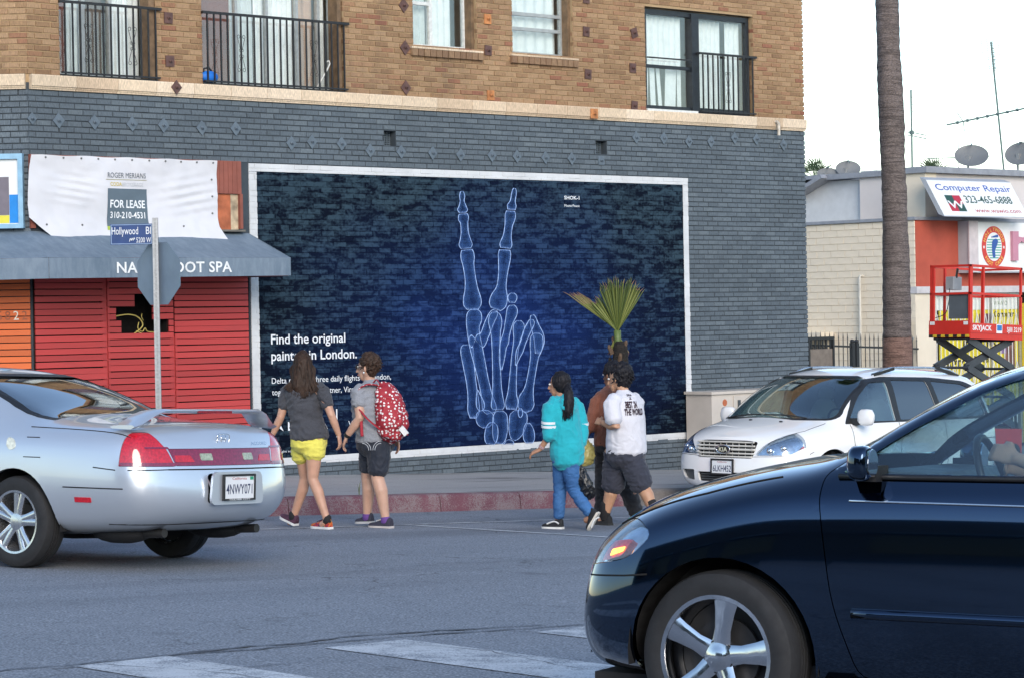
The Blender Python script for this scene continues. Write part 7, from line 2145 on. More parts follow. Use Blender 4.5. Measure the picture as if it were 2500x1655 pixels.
# ================================================================== white minivan parked at the kerb
van_m = on_ground(-3.455, -4.655, -0.9986, -0.052)
van = thing('white_minivan', None, 'white minivan with roof rails parked at the kerb facing left', 'van', mtx=van_m)
M_WHITE = car_paint('white_gloss_paint', (0.80, 0.79, 0.775), 0.0, 0.3)
ST = [
    S(-0.66, low(0.36, 0.70, 0.55, 0.84, 0.95, 0.82) + [(0.78, 1.08), (0.70, 1.50), (0.36, 1.58), (0, 1.60)], dx=[0.05, 0.03, 0, -0.02, 0.02, 0.06, 0.25, 0.28, 0.28], bulge=[-0.05, -0.05, -0.06, -0.07, -0.07, -0.07, -0.06, -0.05, 0]),
    S(-0.48, low(0.27, 0.80, 0.55, 0.925, 0.97, 0.90) + [(0.86, 1.08), (0.735, 1.55), (0.38, 1.63), (0, 1.645)], dx=[0, 0, 0, 0, 0, 0, 0.12, 0.14, 0.14]),
    S(-0.1, low(0.22, 0.86, 0.55, 0.945, 0.97, 0.92) + [(0.875, 1.075), (0.73, 1.585), (0.38, 1.67), (0, 1.685)]),
    S(0.5, low(0.20, 0.87, 0.55, 0.945, 0.965, 0.925) + [(0.88, 1.065), (0.725, 1.60), (0.38, 1.685), (0, 1.70)]),
    S(1.2, low(0.20, 0.87, 0.55, 0.945, 0.955, 0.925) + [(0.88, 1.05), (0.72, 1.595), (0.38, 1.68), (0, 1.695)]),
    S(1.95, low(0.20, 0.87, 0.55, 0.945, 0.945, 0.925) + [(0.88, 1.035), (0.725, 1.55), (0.38, 1.645), (0, 1.66)]),
    S(2.34, low(0.20, 0.87, 0.55, 0.945, 0.93, 0.925) + [(0.875, 1.02), (0.77, 1.34), (0.41, 1.46), (0, 1.485)]),
    S(2.68, low(0.20, 0.87, 0.55, 0.945, 0.915, 0.925) + [(0.865, 1.0), (0.80, 1.10), (0.43, 1.22), (0, 1.25)]),
    S(2.86, low(0.21, 0.86, 0.54, 0.945, 0.90, 0.92) + [(0.84, 0.98), (0.70, 1.03), (0.37, 1.085), (0, 1.10)]),
    S(3.18, low(0.22, 0.84, 0.52, 0.93, 0.85, 0.895) + [(0.80, 0.93), (0.60, 0.985), (0.31, 1.015), (0, 1.025)]),
    S(3.48, low(0.23, 0.78, 0.50, 0.87, 0.76, 0.82) + [(0.73, 0.84), (0.53, 0.905), (0.28, 0.935), (0, 0.945)]),
    S(3.66, low(0.24, 0.68, 0.48, 0.76, 0.66, 0.71) + [(0.64, 0.745), (0.46, 0.82), (0.24, 0.845), (0, 0.85)], dx=[0, 0, 0.02, 0.03, 0.0, -0.01, -0.02, -0.02, -0.02], bulge=[0.07, 0.07, 0.09, 0.10, 0.09, 0.08, 0.06, 0.05, 0]),
]
car = Car(van, hull_mesh(ST, 2, [(0, 10, 4, 0.3), (1, 10, 2, 0.3), (1, 7, 6, 0.35)]), M_WHITE, M_CABIN)
WBX, RW = 2.85, 0.33
arches(car, (0.0, WBX), 0.385, 0.335)
w1 = round_poly([(2.50, 1.03, 0.03), (1.60, 1.05, 0.02), (1.62, 1.51, 0.03), (1.92, 1.50, 0.06), (2.24, 1.31, 0.08)], 0.04)
w2 = round_poly([(1.50, 1.06, 0.02), (0.68, 1.08, 0.02), (0.80, 1.53, 0.03), (1.50, 1.53, 0.03)], 0.04)
w3 = round_poly([(0.58, 1.09, 0.02), (-0.34, 1.12, 0.06), (-0.22, 1.40, 0.12), (0.04, 1.50, 0.1), (0.70, 1.53, 0.03)], 0.05)
day = round_poly([(2.58, 1.005, 0.02), (-0.42, 1.09, 0.06), (-0.28, 1.45, 0.13), (0.0, 1.54, 0.1), (0.7, 1.575, 0.05), (1.62, 1.57, 0.05), (1.97, 1.53, 0.06), (2.32, 1.32, 0.08)], 0.04)
for sd in (1, -1):
    for wn, gl in ((w1, M_VGLASS), (w2, M_VDGLASS), (w3, M_VDGLASS)):
        car.cut(side_prism(wn, 0.5, 1.2, sd)); car.piece(side_prism(wn, 0.5, 1.2, sd), -0.006, 0.011, 'side_glass', gl)
    q = boolean(shell_mesh(car.hull, 0.003, 0.002, (0, 0)), side_prism(day, 0.5, 1.2, sd), 'INTERSECT')
    for wn in (w1, w2, w3):
        q = boolean(q, side_prism(wn, 0.4, 1.3, sd), 'DIFFERENCE')
    link('pillar_trim', q, M_BLKPL, van); smooth_by_angle(q, 40)
    fn = lambda x, z, sd=sd: car.side(x, z, sd, 0.0006)
    car.seam([(2.50, 1.0), (2.46, 0.75), (2.40, 0.45), (2.33, 0.28)], fn, 'panel_gap', M_GAP, 0.0035)
    car.seam([(1.55, 1.03), (1.55, 0.6), (1.52, 0.28)], fn, 'panel_gap', M_GAP, 0.0035)
    car.seam([(0.62, 1.05), (0.6, 0.7), (0.55, 0.3)], fn, 'panel_gap', M_GAP, 0.0035)
    car.seam([(0.55, 0.83), (-0.6, 0.85)], fn, 'panel_gap', M_GAP, 0.004)
    for x in (1.66, 1.40):
        hp = car.side(x, 0.89, sd, 0.018)
        mb = MB(); mb.tube([hp + V((dx, -sd * (0.02 if abs(dx) > 0.08 else -0.004), 0)) for dx in (-0.11, -0.07, 0.0, 0.07, 0.11)], 0.016, 8); mb.build('door_handle', M_WHITE, van, smooth=True)
    # mirror
    base = car.side(2.38, 1.03, sd, -0.01)
    rings = []
    for r, off in ((0.03, 0.0), (0.075, 0.015), (0.095, 0.05), (0.098, 0.13), (0.09, 0.19), (0.05, 0.215), (0.01, 0.22)):
        c = base + V((0.02, sd * (0.06 + off), 0.06)); rings.append([c + V((0.055 * (r / 0.098) * math.cos(a), 0, r * (abs(math.sin(a)) ** 0.75) * (1 if math.sin(a) >= 0 else -1))) for a in [2 * math.pi * j / 18 for j in range(18)]])
    mb = MB(); mb.rings(rings); mr = mb.build('mirror', M_WHITE, van, smooth=True, fix=True)
    mb = MB(); mb.hexa([base + V((dx, sd * dy, dz)) for dz in (-0.03, 0.05) for dx, dy in ((-0.05, -0.02), (0.09, -0.02), (0.05, 0.1), (-0.02, 0.1))]); mb.build('mirror_foot', M_BLKPL, mr)
    # roof rails
    pts = [car.top(x, 0.62 * sd, 0.0) + V((0, 0, h_)) for x, h_ in ((1.72, 0.0), (1.52, 0.05), (1.3, 0.068), (0.85, 0.07), (0.45, 0.07), (0.15, 0.055), (-0.05, 0.0))]
    mb = MB(); mb.tube(catmull(pts, 5), 0.016, 8); rl = mb.build('roof_rail', M_ALLOY, van, smooth=True)
    for a, b in ((pts[0], pts[2]), (pts[-3], pts[-1])):
        mb = MB(); mb.bar(a + V((0, 0, 0.01)), b + V((0, 0, -0.005)), 0.034, 0.036); mb.build('rail_foot', M_BLKPL, rl)
    # headlamp
    hl = round_poly([(0.42 * sd, 0.635, 0.03), (0.80 * sd, 0.645, 0.04), (0.90 * sd, 0.78, 0.05), (0.87 * sd, 0.905, 0.05), (0.70 * sd, 0.90, 0.06), (0.52 * sd, 0.75, 0.05)], 0.04)
    pr_ = end_prism(hl, 3.30, 3.95)
    car.cut(pr_)
    car.piece(end_prism(inset_poly(hl, 0.003), 3.30, 3.95), -0.03, 0.06, 'lamp_reflector', M_REFL)
    for (yy, zz, r_) in ((0.60, 0.70, 0.065), (0.74, 0.735, 0.06)):
        pc_ = car.ends(yy * sd, zz, True, -0.03); mb = MB(); mb.ball(pc_, r_ * 0.7, 12, 8); mb.build('lamp_bowl', M_CHROME, van, smooth=True)
    car.piece(end_prism(inset_poly(hl, 0.003), 3.30, 3.95), 0.0, 0.005, 'headlamp', M_CLEAR)
    am = round_poly([(0.835 * sd, 0.70, 0.01), (0.87 * sd, 0.76, 0.01), (0.895 * sd, 0.86, 0.01), (0.865 * sd, 0.85, 0.01)], 0.012)
    car.piece(end_prism(am, 3.32, 3.9), -0.012, 0.03, 'side_reflector', lens_mat('red_orange_reflector', (0.65, 0.08, 0.05)))
    # fog recess
    fg = round_poly([(0.46 * sd, 0.33, 0.02), (0.66 * sd, 0.35, 0.06), (0.70 * sd, 0.455, 0.02), (0.46 * sd, 0.455, 0.02)], 0.03)
    car.cut(end_prism(fg, 3.2, 3.95)); car.piece(end_prism(fg, 3.2, 3.95), -0.035, 0.05, 'fog_recess', mat('grey_plastic', (0.07, 0.075, 0.08), 0.5))
    # bumper line
    car.seam([(0.39 * sd, 0.62), (0.80 * sd, 0.635)], lambda y, z: car.ends(y, z, True, 0.0006), 'panel_gap', M_GAP, 0.003)
    car.seam([(3.26, 0.66), (3.0 + 0.2, 0.685)], fn, 'panel_gap', M_GAP, 0.003)
    car.seam([(2.84, 0.78), (3.2, 0.76), (3.5, 0.66), (3.62, 0.56)], lambda x, y, sd=sd: car.top(x, y * sd, 0.0006), 'panel_gap', M_GAP, 0.003)
ws = round_poly([(-0.80, 1.065, 0.08), (0.80, 1.065, 0.08), (0.67, 1.555, 0.08), (-0.67, 1.555, 0.08)], 0.08)
car.cut(end_prism(ws, 1.9, 3.0)); car.piece(end_prism(ws, 1.9, 3.0), -0.008, 0.013, 'windscreen', M_VGLASS)
q = boolean(boolean(shell_mesh(car.hull, 0.003, 0.002, (0, 0)), end_prism(round_poly([(-0.83, 1.045, 0.08), (0.83, 1.045, 0.08), (0.69, 1.575, 0.08), (-0.69, 1.575, 0.08)], 0.08), 1.9, 3.0), 'INTERSECT'), end_prism(ws, 1.8, 3.1), 'DIFFERENCE'); link('window_trim', q, M_BLKPL, van)
rw_ = round_poly([(-0.66, 1.12, 0.08), (0.66, 1.12, 0.08), (0.58, 1.5, 0.1), (-0.58, 1.5, 0.1)], 0.08)
car.cut(end_prism(rw_, -0.9, -0.1)); car.piece(end_prism(rw_, -0.9, -0.1), -0.008, 0.013, 'rear_window', M_DGLASS)
# grille
gr = round_poly([(-0.40, 0.60, 0.03), (0.40, 0.60, 0.03), (0.44, 0.79, 0.03), (0.30, 0.805, 0.05), (-0.30, 0.805, 0.05), (-0.44, 0.79, 0.03)], 0.03)
car.cut(end_prism(gr, 3.4, 3.95))
mb = MB(); mb.prism(inset_poly(gr, -0.01), lambda a, b, d: (d, a, b), 3.60, 3.61); mb.build('grille_back', M_VANDK, van, fix=True) if False else None
M_VANDK = mat('dark_grille_void', (0.012, 0.012, 0.014), 0.7)
car.piece(end_prism(inset_poly(gr, 0.001), 3.4, 3.95), -0.05, 0.06, 'grille_back', M_VANDK)
M_GRCR = mat('cream_grille_plastic', (0.58, 0.555, 0.50), 0.3, var=0.05)
for z, wv in ((0.785, 0.42), (0.742, 0.43), (0.70, 0.43), (0.655, 0.42), (0.617, 0.40)):
    mb = MB(); mb.tube([car.ends(-wv + 2 * wv * k / 16, z, True, -0.006) if abs(-wv + 2 * wv * k / 16) < 0.38 else V((car.ends(0.3, 0.58, True).x - 0.02, -wv + 2 * wv * k / 16, z)) for k in range(17)], 0.0115 if z != 0.70 else 0.016, 6); mb.build('grille_bar', M_GRCR, van, smooth=True)
for y in [-0.36 + 0.09 * k for k in range(9)]:
    mb = MB(); p = car.ends(y, 0.58, True, -0.03); mb.tube([V((p.x - 0.025, y, 0.61)), V((p.x - 0.03, y, 0.79))], 0.005, 5); mb.build('grille_rib', M_GRCR, van)
bp = car.ends(0, 0.59, True, 0.0); bp = V((bp.x + 0.005, 0, 0.70))
mb = MB(); mb.prism([(0.10 * math.cos(a), 0.048 * math.sin(a)) for a in [2 * math.pi * k / 28 for k in range(28)]], lambda a, b, d: bp + V((d, a, b)), -0.02, 0.004); bd = mb.build('badge', M_BLKPL, van, fix=True)
mb = MB(); mb.tube([bp + V((0.004, 0.10 * math.cos(a), 0.048 * math.sin(a))) for a in [2 * math.pi * k / 32 for k in range(32)]], 0.008, 6, closed=True); mb.build('badge_ring', M_CHROME, bd, smooth=True)
mb = MB(); lettering(mb, 'KIA', bp + V((0.006, -0.062, -0.025)), (0, 1, 0), (0, 0, 1), width=0.125, height=0.05, bold=0.02); mb.build('lettering', M_CHROME, bd)
# lower intake
il = round_poly([(-0.38, 0.325, 0.02), (0.38, 0.325, 0.02), (0.40, 0.435, 0.02), (-0.40, 0.435, 0.02)], 0.02)
car.cut(end_prism(il, 3.3, 3.95)); car.piece(end_prism(il, 3.3, 3.95), -0.04, 0.05, 'intake', M_VANDK)
for z in (0.35, 0.378, 0.407):
    mb = MB(); mb.tube([car.ends(-0.36 + 0.72 * k / 12, 0.46, True, 0.0) * 1.0 - V((0.03, 0, 0.46 - z)) for k in range(13)], 0.006, 5); mb.build('intake_bar', mat('grey_plastic', (0.07, 0.075, 0.08), 0.5), van)
mb = MB(); mb.box(3.1, 3.62, -0.6, 0.6, 0.15, 0.235); mb.build('air_dam', M_BLKPL, van)
# plate
pp = car.ends(0, 0.50, True, 0.0)
pl = MB(); pl.box(pp.x + 0.004, pp.x + 0.012, -0.155, 0.155, 0.42, 0.575); po = pl.build('licence_plate', M_PLATE, van)
mb = MB()
for q in ((-0.168, 0.168, 0.405, 0.423), (-0.168, 0.168, 0.570, 0.590), (-0.168, -0.150, 0.423, 0.57), (0.150, 0.168, 0.423, 0.57)):
    mb.box(pp.x + 0.003, pp.x + 0.02, *q)
mb.build('plate_frame', M_BLKPL, po)
mb = MB(); lettering(mb, '6LKH452', (pp.x + 0.0135, -0.135, 0.443), (0, 1, 0), (0, 0, 1), width=0.27, height=0.075, bold=0.008); mb.build('lettering', M_PLTXT, po)
mb = MB(); lettering(mb, 'California', (pp.x + 0.0135, -0.07, 0.545), (0, 1, 0), (0, 0, 1), width=0.14, height=0.018); mb.build('lettering', mat('red_script', (0.4, 0.03, 0.04), 0.5, var=0), po)
# wipers
for y0, y1 in ((0.55, -0.05), (-0.1, -0.62)):
    mb = MB(); mb.tube([car.top(2.93 - 0.1 * abs(yy) * 0.6, yy, 0.012) for yy in [y0 + (y1 - y0) * k / 6 for k in range(7)]], 0.008, 5); mb.build('wiper', M_BLKPL, van)
for y in (0.35, -0.1):
    mb = MB(); mb.ball(car.top(3.12, y, 0.005), (0.02, 0.025, 0.01), 8, 6); mb.build('washer_jet', M_BLKPL, van)
# tail lamps
for sd in (1, -1):
    tl = round_poly([(-0.75, 0.72), (-0.54, 0.75), (-0.48, 1.15), (-0.7, 1.2)], 0.04)
    car.cut(side_prism(tl, 0.6, 1.2, sd)); car.piece(side_prism(inset_poly(tl, 0.003), 0.6, 1.2, sd), 0.001, 0.03, 'tail_lamp', M_TLRED)
def star5v(rim, o_, rr, sd, spin):
    mb = MB()
    for k in range(5):
        a = spin + 2 * math.pi * k / 5
        for d in (-0.16, 0.16):
            radial(mb, [(0.05, 0.022, 0.84), (rr * 0.55, 0.018, 0.92), (rr * 0.95, 0.022, 0.93)], a + d, o_, 0.03)
    mb.lathe([(0.001, o_ * 0.9), (0.035, o_ * 0.9), (0.06, o_ * 0.84), (0.065, o_ * 0.5)], (0, 0, 0), (0, 1, 0), 20)
    mb.build('spokes', M_ALLOY, rim, smooth=40, fix=True)
for x in (0.0, WBX):
    for sd in (1, -1):
        wheel(van, (x, 0.82 * sd, RW), RW, 0.21, sd, star5v, M_TYRE, M_ALLOY, M_BRAKE, 0.205, spin=0.3)
M_SEATT = mat('beige_grey_seat', (0.25, 0.24, 0.22), 0.85)
for x in (1.55, 0.55):
    for y in (-0.4, 0.4):
        o = seat(van, x, y, M_SEATT); o.location.z = 0.16
mb = MB(); mb.prism([(2.75, 1.0), (2.55, 1.05), (2.2, 1.03), (2.12, 0.95), (2.2, 0.5), (2.7, 0.5)], lambda a, b, d: (a, d, b), -0.78, 0.78); mb.build('dashboard', M_CABIN, van, fix=True)
mb = MB(); mb.tube([tuple(V((2.02, 0.4, 1.02)) + V((0.09 * math.sin(a), 0.19 * math.cos(a), 0.16 * math.sin(a)))) for a in [2 * math.pi * k / 24 for k in range(24)]], 0.015, 8, closed=True); mb.build('steering_wheel', M_BLKPL, van, smooth=True)
mb = MB(); mb.box(-0.5, 2.8, -0.75, 0.75, 0.24, 0.32); mb.build('floor_pan', M_CABIN, van)
mb = MB(); mb.box(-0.7, 3.3, -0.65, 0.65, 0.17, 0.23); mb.build('underbody', M_UNDER, van)
mb = MB(); mb.ball((2.15, 0.0, 1.47), (0.015, 0.12, 0.035), 12, 8); mb.build('rear_mirror', M_BLKPL, van, smooth=True)
car.finish()
# ------------------------------------------------------------------ people toolkit (local axes: x = picture right, y = away, z = up)
f0 = V((math.sin(CAM_AZ), math.cos(CAM_AZ), 0))
def person_frame(x, y, rz=0.0):
    m_ = Matrix.Identity(4)
    for i in range(3):
        m_[i][0], m_[i][1], m_[i][2] = r0[i], f0[i], (0, 0, 1)[i]
    m_.translation = V((x, y, road_z(x)))
    return m_
def loft(mb, nodes, side, n=14):
    """nodes: (point, half width along side, half depth)"""
    P = [V(q[0]) for q in nodes]; side = V(side)
    rings = []
    for i, q in enumerate(nodes):
        t = (P[min(i + 1, len(P) - 1)] - P[max(i - 1, 0)]).normalized()
        a = side - t * side.dot(t); a.normalize(); b = t.cross(a)
        ra, rb_ = q[1], (q[2] if len(q) > 2 else q[1])
        rings.append([P[i] + a * ra * math.cos(2 * math.pi * j / n) + b * rb_ * math.sin(2 * math.pi * j / n) for j in range(n)])
    # rounded ends
    for e, nx in ((0, 1), (-1, -2)):
        t = (P[e] - P[nx]).normalized(); c = P[e]; r_ = min(nodes[e][1], nodes[e][2] if len(nodes[e]) > 2 else nodes[e][1])
        cap = [c + (p - c) * 0.6 + t * r_ * 0.45 for p in rings[e]]
        if e == 0: rings = [cap] + rings
        else: rings = rings + [cap]
    mb.rings(rings)
def remeshed(mb, voxel, it=3, wr=0.0, ws=(18, 18, 9), seed=0.0, extra=None):
    me = mb_mesh(mb)
    o = tmp_obj(me)
    r = o.modifiers.new('r', 'REMESH'); r.mode = 'VOXEL'; r.voxel_size = voxel
    s_ = o.modifiers.new('s', 'SMOOTH'); s_.factor = 0.5; s_.iterations = it
    out = ev_mesh(o, 'b'); drop(o)
    if wr or extra:
        nrm = [v.normal.copy() for v in out.vertices]; new = []
        for v, nv in zip([q.co.copy() for q in out.vertices], nrm):
            c = v
            d = 0.0
            if wr:
                q = V((c.x * ws[0], c.y * ws[1], c.z * ws[2] + seed))
                w_ = V((noise.noise(c * 5.0), noise.noise(c * 5.0 + V((9, 0, 0))), noise.noise(c * 5.0 + V((0, 9, 0)))))
                n1 = noise.noise(q + w_ * 1.6); n2 = noise.noise(q * 2.1 + w_ * 2.0 + V((3, 7, 1)))
                d = wr * (1.25 * (0.45 - abs(n1) * 1.8) + 0.55 * (0.4 - abs(n2) * 1.6))
            if extra: d += extra(c)
            new += list(c + nv * d)
        out.vertices.foreach_set('co', new)
    out.shade_smooth()
    return out
def hand(mb, wrist, d, nrm, thumb, L=0.18, curl=0.5):
    """palm, four unequal bent fingers and a thumb leaving the side of the palm"""
    wrist, d, nrm, thumb = V(wrist), V(d).normalized(), V(nrm).normalized(), V(thumb).normalized()
    thumb = (thumb - d * thumb.dot(d)).normalized(); nrm = d.cross(thumb).normalized() * (1 if d.cross(thumb).dot(nrm) > 0 else -1)
    pl = L * 0.5
    loft(mb, [(wrist - d * 0.01, 0.026, 0.019), (wrist + d * pl * 0.4, 0.038, 0.017), (wrist + d * pl, 0.040, 0.014)], thumb, 12)
    for k, (o_, fl) in enumerate(((0.029, 0.42), (0.010, 0.47), (-0.010, 0.44), (-0.029, 0.35))):
        p = wrist + d * pl * 0.95 + thumb * o_
        a1, a2, a3 = curl * 0.5, curl * 1.3, curl * 2.1
        pts = [p]
        for ang, ln in ((a1, 0.45), (a2, 0.32), (a3, 0.23)):
            pts.append(pts[-1] + (d * math.cos(ang) + nrm * math.sin(ang)) * L * fl * ln)
        mb.tube(pts, [0.0098, 0.0092, 0.0085, 0.0066], 8)
    p = wrist + d * pl * 0.25 + thumb * 0.022
    mb.tube([p, p + (d * 0.6 + thumb * 0.7).normalized() * L * 0.2 + nrm * 0.008, p + (d * 0.85 + thumb * 0.5).normalized() * L * 0.38 + nrm * 0.02], [0.015, 0.012, 0.008], 8)
def headgeo(mb, c, h, s=1.0, tilt=0.0):
    c, h = V(c), V(h).normalized(); sd = V((-h.y, h.x, 0)); u_ = V((0, 0, 1))
    def P(a, b, e): return c + (sd * a + h * b + u_ * e) * s
    loft(mb, [(P(0, -0.012, -0.075), 0.056 * s, 0.066 * s), (P(0, -0.005, -0.03), 0.072 * s, 0.088 * s), (P(0, -0.008, 0.02), 0.077 * s, 0.097 * s), (P(0, -0.012, 0.07), 0.070 * s, 0.088 * s), (P(0, -0.012, 0.105), 0.045 * s, 0.058 * s)], sd, 18)
    loft(mb, [(P(0, 0.055, -0.112), 0.03 * s, 0.02 * s), (P(0, 0.048, -0.085), 0.048 * s, 0.036 * s), (P(0, 0.045, -0.045), 0.056 * s, 0.042 * s)], sd, 14)
    mb.tube([P(0, 0.085, 0.012), P(0, 0.103, -0.02), P(0, 0.112, -0.038), P(0, 0.09, -0.046)], [0.009 * s, 0.012 * s, 0.015 * s, 0.010 * s], 8)
    mb.tube([P(-0.02, 0.088, -0.071), P(0, 0.094, -0.071), P(0.02, 0.088, -0.071)], 0.008 * s, 8)
    for k in (-1, 1):
        mb.ball(P(0.078 * k, -0.005, -0.012), (0.012 * s, 0.018 * s, 0.032 * s), 10, 8)
M_EYEW = mat('eye_white', (0.75, 0.74, 0.72), 0.3, var=0); M_EYEB = mat('dark_iris', (0.02, 0.012, 0.008), 0.2, var=0)
def facebits(root, c, h, s=1.0, brow=None):
    c, h = V(c), V(h).normalized(); sd = V((-h.y, h.x, 0)); u_ = V((0, 0, 1))
    for k in (-1, 1):
        p = c + (sd * 0.032 * k + h * 0.088 + u_ * 0.004) * s
        mb = MB(); mb.ball(p, (0.013 * s, 0.013 * s, 0.010 * s), 10, 8); e = mb.build('eye', M_EYEW, root, smooth=True)
        mb = MB(); mb.ball(p + h * 0.0095 * s, (0.006 * s,) * 3, 8, 6); mb.build('iris', M_EYEB, e, smooth=True)
        mb = MB(); mb.tube([p + (sd * -0.018 + u_ * 0.020) * s, p + (u_ * 0.025 + h * 0.006) * s, p + (sd * 0.018 + u_ * 0.019) * s], 0.0035 * s, 6); mb.build('eyebrow', brow or M_EYEB, root)
    mb = MB(); mb.tube([c + (sd * -0.022 + h * 0.092 - u_ * 0.071) * s, c + (h * 0.1005 - u_ * 0.070) * s, c + (sd * 0.022 + h * 0.092 - u_ * 0.071) * s], 0.0055 * s, 6); mb.build('lips', mat('lip_colour', (0.33, 0.12, 0.10), 0.4), root, smooth=True)
def skin_mat(name, c):
    t = NT(name)
    f = t.noise(9, 5, 0.6); t.col(t.ramp(f, [(0.3, tuple(x * 0.86 for x in c)), (0.7, tuple(min(1, x * 1.1) for x in c))]))
    t.b.inputs['Roughness'].default_value = 0.5
    t.b.inputs['Subsurface Weight'].default_value = 0.12
    t.b.inputs['Subsurface Radius'].default_value = (0.02, 0.008, 0.004)
    t.bump(t.noise(120, 3), 0.06, 0.002)
    return t.m
def cloth_mat(name, c, heather=0.15, rough=0.85, scale=160, streak=(40, 40, 40)):
    t = NT(name)
    f1 = t.noise(scale, 2); f2 = t.noise(3.0, 4)
    cc = t.ramp(f1, [(0.3, tuple(x * (1 - heather) for x in c)), (0.7, tuple(min(1, x * (1 + heather)) for x in c))])
    cc = t.mix(1.0, cc, t.ramp(f2, [(0.3, 0.9), (0.7, 1.07)]), 'MULTIPLY')
    t.col(cc); t.b.inputs['Roughness'].default_value = rough
    t.b.inputs['Sheen Weight'].default_value = 0.15
    t.bump(t.noise(14, 4), 0.22, 0.02)
    return t.m
def hair_mat(name, c0, c1):
    t = NT(name)
    f = t.noise((70, 70, 6), 4); t.col(t.ramp(f, [(0.3, c0), (0.75, c1)])); t.b.inputs['Roughness'].default_value = 0.55
    t.b.inputs['Specular IOR Level'].default_value = 0.22
    t.bump(f, 0.5, 0.01)
    return t.m
def strands(root, paths, r, material, name='hair'):
    mb = MB()
    for P in paths:
        m_ = len(P); mb.tube(catmull([tuple(q) for q in P], 3), [r * (1 - 0.75 * (k / (3 * (m_ - 1))) ** 2) for k in range(3 * (m_ - 1) + 1)], 5)
    o = mb.build(name, material, root, smooth=True)
    return tag(o, kind='stuff')
def shoe(root, heel, toe, upv, upper_m, sole_m, wd=0.046, name='shoe', h_=0.075, lace=None):
    """sole slab and lofted upper from heel to toe"""
    heel, toe = V(heel), V(toe); d = (toe - heel); L = d.length; d.normalize(); u_ = V(upv); u_ = (u_ - d * u_.dot(d)).normalized(); sd = d.cross(u_)
    prof = [(0.0, 0.030), (0.08, 0.036), (0.25, 0.036), (0.45, 0.036), (0.62, 0.043), (0.78, 0.045), (0.92, 0.034), (1.0, 0.015)]
    k_ = wd / 0.046
    mb = MB()
    left = [heel + d * (t * L) + sd * (w_ * k_ + 0.003) for t, w_ in prof]; right = [heel + d * (t * L) - sd * (w_ * k_ + 0.003) for t, w_ in prof]
    ring = left + right[::-1]
    mb.rings([[p for p in ring], [p + u_ * 0.022 for p in ring]])
    rings = []
    for t, w_, hh in ((0.01, 0.028, h_ * 1.05), (0.06, 0.033, h_ * 1.15), (0.2, 0.035, h_ * 1.05), (0.35, 0.036, h_ * 0.98), (0.5, 0.040, h_ * 0.72), (0.68, 0.043, h_ * 0.52), (0.84, 0.039, h_ * 0.45), (0.95, 0.026, h_ * 0.36), (1.0, 0.008, h_ * 0.25)):
        c = heel + d * (t * L) + u_ * 0.018
        rings.append([c + sd * w_ * k_ * math.cos(a) + u_ * max(0, math.sin(a)) * hh for a in [math.pi * j / 10 for j in range(11)]] + [c + sd * w_ * k_ * 0.5, ])
    mu = MB(); mu.rings(rings)
    o = mu.build(name, upper_m, root, smooth=60, fix=True)
    mb.build('sole', sole_m, o, smooth=40, fix=True)
    if lace:
        ml = MB()
        for t in (0.42, 0.49, 0.56, 0.63):
            c = heel + d * (t * L) + u_ * (0.022 + h_ * (1.25 - t * 1.02)); ml.tube([c - sd * 0.022 * k_, c + u_ * 0.004, c + sd * 0.022 * k_], 0.004, 5)
        ml.build('laces', lace, o)
    return o
HD = V((-0.68, 0.73, 0)); SDv = V((-0.73, -0.68, 0))        # walking direction and the walker's left
M_SOLEW = mat('white_rubber_sole', (0.66, 0.65, 0.62), 0.6, var=0.1)
